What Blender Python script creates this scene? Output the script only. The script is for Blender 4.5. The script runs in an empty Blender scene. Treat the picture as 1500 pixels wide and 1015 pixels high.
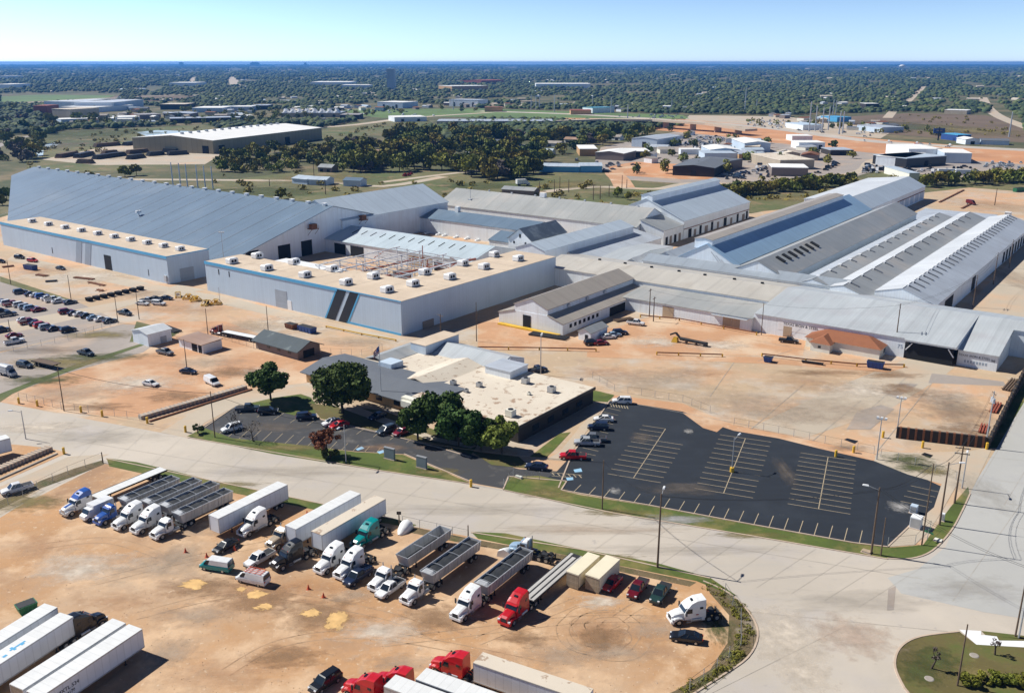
import bpy, math, random
import numpy as np
from mathutils import Vector, Matrix
R = random.Random(7)
SC = bpy.context.scene
COL = SC.collection
# ---------------------------------------------------------------- camera model
F = 1340.0; CX = 750.0; CY = 507.5; HY = 90.0; H = 80.0
PT = math.atan((CY-HY)/F); SP = math.sin(PT); CP = math.cos(PT)
AZ = math.radians(36.8); SA = math.sin(AZ); CA = math.cos(AZ)
ROT = math.pi/2 - AZ            # plant frame: local x = a (away), local y = b (left)
def P(px, py, z=0.0):
    """ground (or height z) point seen at a photo pixel"""
    u = (px-CX)/F; v = (py-CY)/F
    k = (H-z)/(SP+v*CP)
    return Vector((u*k, (CP-v*SP)*k, z))
def AB(a, b, z=0.0): return Vector((a*SA-b*CA, a*CA+b*SA, z))
def QA(px, py, z=0.0):
    p = P(px, py, z); return (p.x*SA+p.y*CA, -p.x*CA+p.y*SA)
def height(bx, by, ty):
    p = P(bx, by); v = (ty-CY)/F
    return H-p.y*(SP+v*CP)/(CP-v*SP)
def srgb(r, g, b):
    f = lambda c: (c/255/12.92) if c <= 10 else ((c/255+.055)/1.055)**2.4
    return (f(r), f(g), f(b))
# ---------------------------------------------------------------- objects
def tag(o, label=None, cat=None, group=None, kind=None):
    if label: o['label'] = label
    if cat: o['category'] = cat
    if group: o['group'] = group
    if kind: o['kind'] = kind
    return o
def empty(name, loc=(0, 0, 0), rz=0.0, label=None, cat=None, group=None):
    o = bpy.data.objects.new(name, None); COL.objects.link(o)
    o.location = loc; o.rotation_euler = (0, 0, rz); o.empty_display_size = .5
    return tag(o, label, cat, group)
def link(name, mesh, parent=None, loc=(0, 0, 0), rz=0.0):
    o = bpy.data.objects.new(name, mesh); COL.objects.link(o)
    o.location = loc; o.rotation_euler = (0, 0, rz)
    if parent is not None: o.parent = parent
    return o
class MB:
    """collects faces of one mesh"""
    def __init__(s): s.v = []; s.f = []; s.m = []; s.sm = []
    def add(s, vs, fs, m=0, smooth=False):
        n = len(s.v); s.v += [tuple(p) for p in vs]
        for f in fs: s.f.append(tuple(i+n for i in f)); s.m.append(m); s.sm.append(smooth)
        return s
    def box(s, x0, x1, y0, y1, z0, z1, m=0):
        return s.add([(x0,y0,z0),(x1,y0,z0),(x1,y1,z0),(x0,y1,z0),(x0,y0,z1),(x1,y0,z1),(x1,y1,z1),(x0,y1,z1)],
              [(0,3,2,1),(4,5,6,7),(0,1,5,4),(1,2,6,5),(2,3,7,6),(3,0,4,7)], m)
    def hexa(s, lo, hi, m=0):
        return s.add(list(lo)+list(hi), [(3,2,1,0),(4,5,6,7),(0,1,5,4),(1,2,6,5),(2,3,7,6),(3,0,4,7)], m)
    def prism(s, prof, t0, t1, axis, m=0, inset=0.0):
        """profile of (s,z) points extruded along the other horizontal axis"""
        n = len(prof)
        def pt(p, t): return (t, p[0], p[1]) if axis == 'a' else (p[0], t, p[1])
        vs = [pt(p, t0) for p in prof]+[pt(p, t1) for p in prof]
        fs = [tuple(range(n-1, -1, -1)), tuple(range(n, 2*n))]
        fs += [(i, (i+1) % n, n+(i+1) % n, n+i) for i in range(n)]
        if axis != 'a': fs = [tuple(reversed(f)) for f in fs]
        return s.add(vs, fs, m)
    def loft(s, rings, m=0, smooth=False, cap=True):
        n = len(rings[0]); vs = [p for r in rings for p in r]; fs = []
        for k in range(len(rings)-1):
            for i in range(n):
                j = (i+1) % n; fs.append((k*n+i, k*n+j, (k+1)*n+j, (k+1)*n+i))
        s.add(vs, fs, m, smooth)
        if cap:
            s.add(rings[0], [tuple(range(n-1, -1, -1))], m); s.add(rings[-1], [tuple(range(n))], m)
        return s
    def tube(s, p, q, r, r2=None, m=0, n=8, smooth=True):
        p = Vector(p); q = Vector(q); d = (q-p); r2 = r if r2 is None else r2
        if d.length < 1e-6: return s
        d.normalize(); x = d.orthogonal().normalized(); y = d.cross(x)
        c = [(math.cos(6.28318530718*i/n), math.sin(6.28318530718*i/n)) for i in range(n)]
        return s.loft([[p+(x*a+y*b)*r for a, b in c], [q+(x*a+y*b)*r2 for a, b in c]], m, smooth)
    def bar(s, p, q, w, h, m=0):
        """rectangular bar between two points"""
        p = Vector(p); q = Vector(q); d = (q-p).normalized()
        up = Vector((0, 0, 1)) if abs(d.z) < .95 else Vector((1, 0, 0))
        x = d.cross(up).normalized()*w/2; y = x.normalized().cross(d)*h/2
        return s.loft([[c-x-y, c+x-y, c+x+y, c-x+y] for c in (p, q)], m)
    def cyl_y(s, x, y0, y1, z, r, m=0, n=14): return s.tube((x, y0, z), (x, y1, z), r, m=m, n=n)
    def mesh(s, name, mats, off=(0, 0, 0), fix=True):
        me = bpy.data.meshes.new(name)
        vs = [(a-off[0], b-off[1], c-off[2]) for a, b, c in s.v]
        me.from_pydata(vs, [], s.f)
        for mt in (mats if isinstance(mats, (list, tuple)) else [mats]): me.materials.append(mt)
        me.polygons.foreach_set('material_index', s.m); me.polygons.foreach_set('use_smooth', s.sm)
        me.update()
        if fix:
            import bmesh
            bm = bmesh.new(); bm.from_mesh(me); bmesh.ops.recalc_face_normals(bm, faces=bm.faces); bm.to_mesh(me); bm.free()
        return me
# ---------------------------------------------------------------- materials
def mat(name, col, rough=.8, var=.18, scale=.25, metal=0.0, lines=None, stain=None, bump=0.0, col2=None, spec=.5, detail=.0, jit=0.0, streak=None, coord='Object'):
    """colour + broad mottling; lines=(axis, period, darkness); stain=(colour, scale, amount)"""
    M = bpy.data.materials.new(name); M.use_nodes = True
    nt = M.node_tree; N = nt.nodes; L = nt.links
    bs = N['Principled BSDF']; bs.inputs['Roughness'].default_value = rough; bs.inputs['Metallic'].default_value = metal
    bs.inputs['Specular IOR Level'].default_value = spec
    tc = N.new('ShaderNodeTexCoord'); co = tc.outputs['Object']
    if coord == 'World':
        g = N.new('ShaderNodeNewGeometry'); co = g.outputs['Position']
    def noise(sc, det=4.0, ro=.55, src=None):
        n = N.new('ShaderNodeTexNoise'); n.inputs['Scale'].default_value = sc; n.inputs['Detail'].default_value = det
        n.inputs['Roughness'].default_value = ro; L.new(src or co, n.inputs['Vector']); return n.outputs['Fac']
    def ramp(fac, a, b):
        r = N.new('ShaderNodeMapRange'); r.inputs['From Min'].default_value = a; r.inputs['From Max'].default_value = b
        L.new(fac, r.inputs['Value']); return r.outputs['Result']
    def mix(fac, c1, c2, blend='MIX'):
        m = N.new('ShaderNodeMix'); m.data_type = 'RGBA'; m.blend_type = blend
        for k, c in ((6, c1), (7, c2)):
            if isinstance(c, tuple): m.inputs[k].default_value = (*c, 1)
            else: L.new(c, m.inputs[k])
        if isinstance(fac, float): m.inputs[0].default_value = fac
        else: L.new(fac, m.inputs[0])
        return m.outputs[2]
    c2 = col2 or tuple(x*(1-var*1.6) for x in col)
    c1 = tuple(min(1, x*(1+var*.5)) for x in col)
    out = mix(ramp(noise(scale, 6, .6), .32, .68), c2, c1)
    if detail: out = mix(ramp(noise(scale*14, 5, .7), .3, .75), out, tuple(x*(1-detail) for x in col))
    if streak:
        mp = N.new('ShaderNodeMapping'); mp.inputs['Scale'].default_value = streak[0]; L.new(co, mp.inputs['Vector'])
        if len(streak) > 2: mp.inputs['Rotation'].default_value = (0, 0, streak[2])
        out = mix(ramp(noise(1.0, 5, .65, mp.outputs['Vector']), .5, .78), out, streak[1])
    if stain:
        for st in (stain if isinstance(stain, list) else [stain]):
            sc_, c_, lo, hi = st
            out = mix(ramp(noise(sc_, 7, .62), lo, hi), out, c_)
    if lines:
        for ax, per, dk in (lines if isinstance(lines, list) else [lines]):
            sx = N.new('ShaderNodeSeparateXYZ'); L.new(co, sx.inputs[0])
            m1 = N.new('ShaderNodeMath'); m1.operation = 'DIVIDE'; L.new(sx.outputs['XYZ'.index(ax)], m1.inputs[0]); m1.inputs[1].default_value = per
            m2 = N.new('ShaderNodeMath'); m2.operation = 'FRACT'; L.new(m1.outputs[0], m2.inputs[0])
            m3 = N.new('ShaderNodeMath'); m3.operation = 'GREATER_THAN'; L.new(m2.outputs[0], m3.inputs[0]); m3.inputs[1].default_value = .86
            fl = N.new('ShaderNodeMath'); fl.operation = 'FLOOR'; L.new(m1.outputs[0], fl.inputs[0])
            wn = N.new('ShaderNodeTexWhiteNoise'); wn.noise_dimensions = '1D'; L.new(fl.outputs[0], wn.inputs['W'])
            out = mix(ramp(wn.outputs['Value'], 0, 1/max(dk*.6, .02)), out, tuple(x*.25 for x in col))
            m4 = N.new('ShaderNodeMath'); m4.operation = 'MULTIPLY'; L.new(m3.outputs[0], m4.inputs[0]); m4.inputs[1].default_value = dk
            out = mix(m4.outputs[0], out, tuple(x*.3 for x in col))
    if jit:
        oi = N.new('ShaderNodeObjectInfo'); hs = N.new('ShaderNodeHueSaturation'); L.new(out, hs.inputs['Color'])
        L.new(ramp(oi.outputs['Random'], 0, 1), hs.inputs['Value'])
        mr = hs.inputs['Value'].links[0].from_node; mr.inputs['To Min'].default_value = 1-jit; mr.inputs['To Max'].default_value = 1+jit
        mu = N.new('ShaderNodeMath'); mu.operation = 'MULTIPLY'; L.new(oi.outputs['Random'], mu.inputs[0]); mu.inputs[1].default_value = 7.31
        fr = N.new('ShaderNodeMath'); fr.operation = 'FRACT'; L.new(mu.outputs[0], fr.inputs[0])
        r2 = N.new('ShaderNodeMapRange'); r2.inputs['To Min'].default_value = .47; r2.inputs['To Max'].default_value = .515
        L.new(fr.outputs[0], r2.inputs['Value']); L.new(r2.outputs[0], hs.inputs['Hue'])
        out = hs.outputs['Color']
    L.new(out, bs.inputs['Base Color'])
    if bump:
        b = N.new('ShaderNodeBump'); b.inputs['Strength'].default_value = bump; b.inputs['Distance'].default_value = .2
        L.new(noise(scale*10, 6, .65), b.inputs['Height']); L.new(b.outputs[0], bs.inputs['Normal'])
    return M
def paint(name, col, rough=.3, metal=0.0, var=.04): 
    m = mat(name, col, rough, var, .6, metal)
    m.node_tree.nodes['Principled BSDF'].inputs['Coat Weight'].default_value = .25
    return m
M = {}
M['ground'] = mat('ground_grass', (.10, .105, .035), .95, .3, .006, detail=.25, stain=[(.012, (.20, .15, .075), .46, .6), (.05, (.05, .07, .018), .48, .64), (.2, (.16, .13, .06), .54, .68)], coord='World')
M['dirt'] = mat('tan_dirt', (.56, .315, .15), .95, .2, .035, bump=.5, detail=.2, coord='World', streak=((.02, .35, 1), (.47, .285, .16), -.55),
    stain=[(.028, (.50, .35, .225), .46, .62), (.11, (.62, .42, .255), .5, .64), (.05, (.36, .215, .12), .56, .68), (.35, (.44, .29, .18), .56, .7), (1.1, (.62, .47, .32), .6, .7)])
M['yard'] = mat('yard_concrete', (.51, .375, .24), .93, .14, .03, detail=.08, coord='World',
    streak=((.03, .3, 1), (.43, .33, .24), .9), stain=[(.022, (.58, .35, .20), .46, .62), (.05, (.50, .43, .35), .5, .64), (.13, (.40, .29, .20), .56, .7), (.5, (.62, .47, .33), .58, .72)])
M['yard2'] = mat('orange_dirt', (.58, .32, .17), .95, .16, .04, detail=.12, bump=.2, coord='World', streak=((.03, .3, 1), (.46, .25, .13), .9), stain=[(.05, (.62, .45, .30), .48, .62), (.2, (.42, .22, .11), .56, .7), (.8, (.64, .42, .26), .6, .72)])
M['slab'] = mat('pale_concrete', (.50, .42, .32), .9, .1, .06, detail=.08, coord='World', stain=[(.04, (.56, .38, .24), .5, .72)])
M['road'] = mat('road_concrete', (.49, .43, .355), .85, .1, .03, detail=.06, coord='World', streak=((.02, .45, 1), (.43, .39, .335), -.13), stain=[(.09, (.45, .405, .365), .5, .68), (.02, (.55, .48, .395), .48, .65), (.6, (.36, .32, .29), .62, .74)])
M['road2'] = mat('grey_road_concrete', (.45, .44, .41), .85, .08, .03, detail=.06, coord='World', stain=[(.1, (.38, .37, .36), .55, .75), (.7, (.34, .32, .3), .66, .8)])
M['asphalt'] = mat('new_asphalt', (.014, .019, .027), .8, .12, .08, detail=.1, coord='World', streak=((.04, .5, 1), (.018, .024, .032), -.4), stain=[(.12, (.021, .027, .036), .5, .68), (.45, (.04, .043, .047), .66, .74)])
M['asphalt2'] = mat('old_asphalt', (.05, .05, .053), .85, .14, .08, detail=.1, coord='World', stain=[(.2, (.15, .135, .12), .55, .75)])
M['lot'] = mat('worn_lot_paving', (.36, .31, .27), .9, .12, .05, detail=.1, coord='World', stain=[(.04, (.47, .34, .24), .52, .7), (.3, (.24, .21, .19), .6, .8)])
M['grass'] = mat('lawn', (.10, .14, .02), .95, .3, .15, detail=.3, coord='World', stain=[(.12, (.20, .165, .05), .48, .64), (.6, (.045, .075, .012), .55, .8)])
M['drygrass'] = mat('dry_lawn', (.16, .13, .04), .95, .3, .15, detail=.3, coord='World', stain=[(.15, (.085, .11, .02), .5, .68), (.7, (.26, .19, .085), .6, .8)])
M['weeds'] = mat('weedy_verge', (.20, .145, .07), .95, .3, .4, detail=.4, bump=.6, coord='World', stain=[(.25, (.07, .08, .02), .5, .68), (1.2, (.36, .28, .18), .6, .75)])
M['field'] = mat('rough_field', (.17, .155, .06), .95, .3, .02, detail=.2, coord='World', stain=[(.015, (.085, .115, .03), .45, .6), (.06, (.25, .175, .09), .52, .66), (.25, (.07, .09, .025), .54, .68)])
M['greenfield'] = mat('green_field', (.13, .20, .055), .95, .2, .01, coord='World')
M['brownfield'] = mat('brown_scrub', (.19, .13, .08), .95, .3, .015, detail=.2, coord='World', stain=[(.03, (.09, .085, .035), .55, .7)])
M['embank'] = mat('orange_earth', (.58, .28, .13), .95, .15, .02, coord='World', stain=[(.04, (.55, .40, .26), .55, .7)])
M['puddle'] = mat('muddy_water', (.74, .47, .19), .6, .05, .3, coord='World', stain=[(.5, (.56, .36, .15), .5, .7)])
M['pond'] = mat('pond_water', (.52, .64, .70), .4, .08, .02, coord='World')
M['line'] = mat('worn_road_paint', (.47, .38, .25), .8, .15, .8, detail=.25, coord='World', stain=[(.9, (.25, .22, .18), .6, .75)])
M['bluepaint'] = mat('blue_floor_paint', (.30, .52, .70), .8, .1, .8)
M['kerb'] = mat('kerb_concrete', (.52, .40, .30), .9, .12, .5, coord='World')
M['joint'] = mat('dark_joint', (.43, .385, .325), .9, .2, .5, coord='World')
M['track'] = mat('tyre_track_dirt', (.43, .275, .16), .95, .2, .5, coord='World')
# buildings
def roofm(name, c, ax, **k): return mat(name, c, k.pop('rough', .42), k.pop('var', .10), k.pop('scale', .05), k.pop('metal', .0), lines=[(ax, .9, .12), (ax, 7.3, .12)], streak=(((.9, .06, .1) if ax == 'X' else (.06, .9, .1)), tuple(x*.86 for x in c)), **k)
M['r_blue_b'] = roofm('blue_grey_metal_roof', (.16, .225, .295), 'Y', stain=(.03, (.20, .25, .30), .5, .75))
M['r_strip_b'] = roofm('blue_grey_strip_roof', (.33, .37, .41), 'Y')
M['r_grey_b'] = roofm('grey_metal_roof', (.40, .405, .385), 'Y', stain=(.06, (.47, .44, .40), .5, .72))
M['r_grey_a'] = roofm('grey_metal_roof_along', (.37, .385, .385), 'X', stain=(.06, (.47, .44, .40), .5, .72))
M['r_pale_b'] = roofm('pale_blue_metal_roof', (.56, .65, .69), 'Y', stain=(.05, (.48, .53, .58), .5, .7))
M['r_pale_a'] = roofm('pale_blue_metal_roof_along', (.56, .64, .71), 'X', stain=(.05, (.48, .54, .6), .5, .7))
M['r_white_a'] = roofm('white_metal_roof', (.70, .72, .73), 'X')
M['r_white_b'] = roofm('white_metal_roof_b', (.80, .81, .82), 'Y')
M['r_sky_a'] = roofm('light_blue_metal_roof', (.34, .51, .69), 'X', var=.08)
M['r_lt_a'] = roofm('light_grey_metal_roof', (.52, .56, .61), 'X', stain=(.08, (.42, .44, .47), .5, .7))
M['r_lt_b'] = roofm('light_grey_metal_roof_b', (.52, .55, .56), 'Y', stain=(.08, (.45, .45, .46), .5, .7))
M['r_dark_a'] = roofm('dark_weathered_roof', (.13, .16, .20), 'X', stain=(.25, (.26, .30, .33), .5, .66))
M['r_beige_b'] = roofm('beige_metal_roof', (.58, .54, .47), 'Y', stain=(.12, (.48, .43, .36), .52, .72))
M['r_tan_a'] = roofm('tan_metal_roof', (.44, .39, .33), 'X', stain=(.1, (.36, .31, .26), .5, .7))
M['r_rust_a'] = roofm('rusty_metal_roof', (.42, .27, .18), 'X', stain=(.08, (.50, .38, .29), .5, .7))
M['flat_tan'] = mat('tan_flat_roof', (.60, .48, .355), .9, .07, .05, detail=.07, streak=((.3, .04, 1), (.53, .42, .31)), stain=[(.05, (.66, .54, .41), .5, .7), (.25, (.46, .36, .26), .57, .72), (.12, (.52, .41, .30), .55, .7)])
M['flat_cream'] = mat('cream_flat_roof', (.66, .575, .46), .9, .08, .1, detail=.05, stain=[(.42, (.36, .25, .17), .57, .61), (.1, (.66, .59, .48), .5, .7)])
M['flat_white'] = mat('white_flat_roof', (.80, .79, .76), .8, .05, .1)
M['w_blue'] = mat('pale_blue_cladding', (.52, .62, .72), .6, .05, .08, lines=[('X', 1.1, .09), ('Y', 1.1, .09)], streak=((.5, .5, .05), (.46, .55, .635)), stain=(.1, (.53, .62, .71), .5, .7))
M['w_white'] = mat('white_cladding', (.82, .87, .90), .6, .05, .1, lines=[('X', .9, .10), ('Y', .9, .10)], stain=[(.12, (.72, .76, .79), .52, .7), (.5, (.60, .53, .45), .68, .82)], streak=((.9, .9, .07), (.70, .71, .71)))
M['w_tan'] = mat('tan_cladding', (.50, .42, .31), .7, .08, .1, lines=[('X', 2.5, .2), ('Y', 2.5, .2)])
M['w_beige'] = mat('beige_cladding', (.42, .37, .24), .7, .06, .03, lines=[('X', 6, .22), ('Y', 6, .22)])
M['brick'] = mat('tan_brick', (.56, .34, .155), .9, .15, .8, detail=.2, lines=[('Z', .3, .12)])
M['brick2'] = mat('shade_dark_brown_brick', (.035, .029, .025), .9, .15, .8, detail=.2)  # brown brick darkened so the office wall's shade is in the colour
M['stone'] = mat('grey_brown_block', (.24, .195, .17), .9, .12, .6, detail=.15)
M['shingle'] = mat('grey_shingles', (.135, .15, .175), .9, .1, .4, detail=.15)
M['shingle2'] = mat('dark_green_shingles', (.085, .105, .115), .9, .15, .3, detail=.15, stain=(.3, (.17, .2, .2), .6, .72))
M['shinglered'] = mat('terracotta_shingles', (.31, .115, .052), .9, .1, .5, detail=.12, lines=[('Z', .35, .12)])
M['stucco'] = mat('cream_stucco', (.74, .72, .62), .85, .04, .3)
M['bluetrim'] = mat('blue_trim', (.09, .38, .64), .5, .05, .3)
M['navy'] = mat('dark_charcoal_stripe', (.008, .014, .024), .5, .1, .2)
M['paleblue2'] = mat('mid_blue_stripe', (.30, .37, .45), .5, .05, .2)
M['dark'] = mat('dark_interior', (.006, .007, .009), .9, .1, .5)
M['glass'] = mat('dark_glass', (.015, .022, .03), .08, .1, .5)
M['tandoor'] = mat('tan_sliding_door', (.44, .33, .22), .8, .08, .5, lines=[('Y', .6, .12)])
M['greydoor'] = mat('grey_roller_door', (.36, .40, .45), .6, .05, .5, lines=[('Z', .35, .2)])
M['browndoor'] = mat('brown_door', (.27, .22, .18), .8, .08, .5)
M['white'] = mat('white_paint', (.80, .80, .79), .5, .04, .5)
M['metal'] = mat('galvanised_metal', (.46, .47, .48), .4, .1, .6, metal=.4)
M['steel'] = mat('grey_steel', (.50, .52, .54), .5, .1, .6)
M['redsteel'] = mat('red_oxide_steel', (.33, .085, .045), .7, .15, .6)
M['rust'] = mat('rusty_steel', (.25, .10, .045), .85, .25, 1.5, detail=.2)
M['wood'] = mat('weathered_wood', (.15, .10, .065), .9, .2, 1.2, detail=.2)
M['wood2'] = mat('pale_timber_ends', (.45, .36, .25), .9, .12, 1.2, lines=[('Y', .12, .5), ('Z', .28, .5)])
M['wrap'] = mat('cream_tarpaulin', (.76, .68, .50), .7, .05, .4)
M['yellow'] = mat('safety_yellow', (.70, .42, .03), .6, .12, .8)
M['black'] = mat('black_paint', (.012, .013, .015), .5, .1, .5)
M['bluebox'] = mat('blue_skip_paint', (.02, .065, .24), .5, .1, .5)
M['green'] = mat('green_paint', (.02, .16, .07), .5, .1, .5)
M['tyre'] = mat('tyre_rubber', (.018, .018, .019), .9, .1, 2)
M['rim'] = mat('wheel_rim', (.45, .46, .47), .35, .05, 2, metal=.6)
M['chassis'] = mat('chassis_black', (.022, .022, .024), .7, .15, 1)
M['alu'] = mat('aluminium_side', (.52, .53, .54), .42, .06, .4, metal=.25, lines=[('X', 1.2, .3)])
M['deck'] = mat('trailer_deck', (.50, .48, .45), .7, .1, .4, lines=[('Y', .4, .2)])
M['load'] = mat('black_load', (.016, .019, .024), .8, .2, .8)
M['vanroof'] = mat('white_trailer_roof', (.74, .74, .72), .55, .06, .5, lines=[('X', 1.2, .12)], stain=(.5, (.60, .58, .54), .6, .8))
M['vanside'] = mat('white_trailer_side', (.70, .73, .77), .45, .04, .5, lines=[('X', 1.2, .15)], stain=(.6, (.58, .58, .56), .62, .8))
M['headlamp'] = mat('headlamp_lens', (.7, .72, .74), .15, .03, 1)
M['tail'] = mat('tail_lamp_lens', (.35, .02, .015), .25, .05, 1)
M['orange'] = mat('orange_red', (.60, .09, .03), .6, .1, 1)
M['sign'] = mat('grey_sign_face', (.16, .20, .22), .6, .05, .6)
M['gravel'] = mat('grey_ballast', (.42, .37, .32), .95, .2, .6, detail=.3, coord='World')
def leaf(name, c, jit=.18):
    m = mat(name, c, .75, .35, .5, detail=.25, jit=jit, spec=.2)
    return m
M['oak'] = leaf('oak_leaves', (.066, .118, .02), .08)
M['wood_t'] = leaf('grove_leaves', (.16, .185, .03), .3)
M['olive'] = leaf('olive_leaves', (.27, .25, .038), .25)
M['darkleaf'] = leaf('dark_leaves', (.085, .12, .028), .25)
M['greytree'] = leaf('bare_twigs', (.13, .105, .085), .2)
M['yleaf'] = leaf('yellow_green_leaves', (.21, .22, .03), .12)
M['redleaf'] = leaf('rusty_leaves', (.22, .085, .035), .1)
M['far'] = mat('far_woodland', (.050, .092, .028), .9, .4, .004, coord='World', stain=[(.02, (.10, .115, .035), .46, .6), (.05, (.03, .05, .02), .5, .62)], detail=.2)
M['far2'] = mat('far_olive_woodland', (.115, .145, .036), .9, .4, .004, coord='World', detail=.2); M['far3'] = mat('far_dark_woodland', (.024, .046, .018), .9, .4, .004, coord='World', detail=.2)
M['bark'] = mat('bark', (.09, .065, .045), .95, .2, 2, detail=.3)
def blotmat(name, col, strength=1.0, nsc=2.6, lo=1.95, hi=1.15):
    m = mat(name, col, .95, .2, .5, coord='World'); nt = m.node_tree; N = nt.nodes; L = nt.links; tc = N.new('ShaderNodeTexCoord')
    ln = N.new('ShaderNodeVectorMath'); ln.operation = 'LENGTH'; L.new(tc.outputs['Object'], ln.inputs[0])
    no = N.new('ShaderNodeTexNoise'); no.inputs['Scale'].default_value = nsc; no.inputs['Detail'].default_value = 8; no.inputs['Roughness'].default_value = .68; oi = N.new('ShaderNodeObjectInfo'); no.noise_dimensions = '4D'
    sc_ = N.new('ShaderNodeMath'); sc_.operation = 'MULTIPLY'; sc_.inputs[1].default_value = 40; L.new(oi.outputs['Random'], sc_.inputs[0]); L.new(sc_.outputs[0], no.inputs['W']); L.new(tc.outputs['Object'], no.inputs['Vector'])
    ad = N.new('ShaderNodeMath'); ad.operation = 'MULTIPLY_ADD'; ad.inputs[1].default_value = 2.2; L.new(no.outputs['Fac'], ad.inputs[0]); L.new(ln.outputs['Value'], ad.inputs[2])
    mr = N.new('ShaderNodeMapRange'); mr.inputs['From Min'].default_value = lo; mr.inputs['From Max'].default_value = hi; mr.inputs['To Max'].default_value = strength; L.new(ad.outputs[0], mr.inputs['Value'])
    L.new(mr.outputs[0], N['Principled BSDF'].inputs['Alpha']); return m
M['b_puddle'] = blotmat('muddy_puddle', (.72, .45, .18), 1.0, 1.5, 1.78, 1.62); M['b_damp'] = blotmat('damp_earth', (.32, .19, .10), .7); M['b_grey'] = blotmat('grey_dust', (.49, .385, .285), .5); M['b_pale'] = blotmat('pale_dust', (.72, .62, .50), .8); M['b_rust'] = blotmat('orange_stain', (.54, .31, .165), .35)
M['b_road'] = blotmat('road_wear', (.38, .34, .29), .3); M['b_pink'] = blotmat('pinkish_dust', (.58, .44, .34), .7)
M['b_green'] = blotmat('weed_cover', (.085, .10, .025), .9, 4); M['b_dry'] = blotmat('dry_grass_cover', (.24, .19, .07), .85, 4); M['b_dark'] = blotmat('oil_stain', (.20, .16, .125), .45); M['b_chalk'] = blotmat('chalk_spot', (.40, .38, .36), .8)
CARCOL = {'white': (.78, .78, .77), 'silver': (.42, .44, .46), 'grey': (.15, .16, .175), 'black': (.010, .011, .013), 'navy': (.012, .022, .055), 'blue': (.02, .09, .36),
 'lightblue': (.30, .42, .55), 'red': (.52, .012, .018), 'crimson': (.20, .008, .018), 'maroon': (.13, .006, .012), 'teal': (.0, .24, .24), 'darkgreen': (.02, .05, .045), 'tan': (.45, .36, .26), 'slate': (.045, .065, .09)}
for k, c in CARCOL.items(): M['c_'+k] = mat('car_paint_'+k, c, .28, .10, .8, stain=(1.3, tuple(x*.78+.006 for x in c), .56, .72)); M['c_'+k].node_tree.nodes['Principled BSDF'].inputs['Coat Weight'].default_value = .25
def inside(x, y, poly):
    c = False; j = len(poly)-1
    for i in range(len(poly)):
        if (poly[i][1] > y) != (poly[j][1] > y) and x < (poly[j][0]-poly[i][0])*(y-poly[i][1])/(poly[j][1]-poly[i][1])+poly[i][0]: c = not c
        j = i
    return c
# ================================================================ ground
def sheet(name, pts, z, m, kind='structure', px=True, label=None, cat=None, group=None):
    vs = [(*(P(*p).to_2d()), 0) if px else (p[0], p[1], 0) for p in pts]
    me = bpy.data.meshes.new(name); me.from_pydata(vs, [], [tuple(range(len(vs)))]); me.materials.append(m)
    if me.polygons[0].normal.z < 0: me.flip_normals()
    NSH[0] += 1; o = link(name, me, None, (0, 0, z+(NSH[0] % 24)*.0004)); return tag(o, label, cat, group, kind)
def smooth_px(pts, n=5):
    out = []; N_ = len(pts)
    for i in range(N_-1):
        p0 = pts[max(0, i-1)]; p1 = pts[i]; p2 = pts[i+1]; p3 = pts[min(N_-1, i+2)]
        for k in range(n):
            t = k/n
            out.append(tuple(.5*((2*p1[j])+(-p0[j]+p2[j])*t+(2*p0[j]-5*p1[j]+4*p2[j]-p3[j])*t*t+(-p0[j]+3*p1[j]-3*p2[j]+p3[j])*t**3) for j in (0, 1)))
    return out+[pts[-1]]
def ribbon(mb, pts, w, z0, z1, m=0):
    """raised strip along ground points"""
    pts = [Vector((p.x, p.y, 0)) for p in pts]
    for i in range(len(pts)-1):
        p, q = pts[i], pts[i+1]; d = (q-p).normalized(); n = Vector((-d.y, d.x, 0))*w/2
        lo = [p-n, q-n, q+n, p+n]; mb.hexa([(c.x, c.y, z0) for c in lo], [(c.x, c.y, z1) for c in lo], m)
def flatline(mb, p, q, w, m=0):
    p = Vector((p[0], p[1], 0)); q = Vector((q[0], q[1], 0)); d = (q-p).normalized(); n = Vector((-d.y, d.x, 0))*w/2
    mb.add([p-n, q-n, q+n, p+n], [(0, 1, 2, 3)], m)
L1, L2, L3, L4, L5, L6 = (.010*k for k in range(1, 7))
NSH = [0]
sheet('ground', [(-30000, -300), (30000, -300), (30000, 31000), (-30000, 31000)], 0, M['ground'], px=False)
sheet('plant_yard', [(-700, 640), (-400, 345), (0, 318), (60, 300), (700, 296), (960, 300), (1100, 312), (1250, 285), (1420, 272), (1560, 276), (2000, 300), (1900, 560), (1420, 800), (1330, 830), (1000, 790), (735, 730), (300, 660), (0, 610)], L1, M['yard'])
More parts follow.
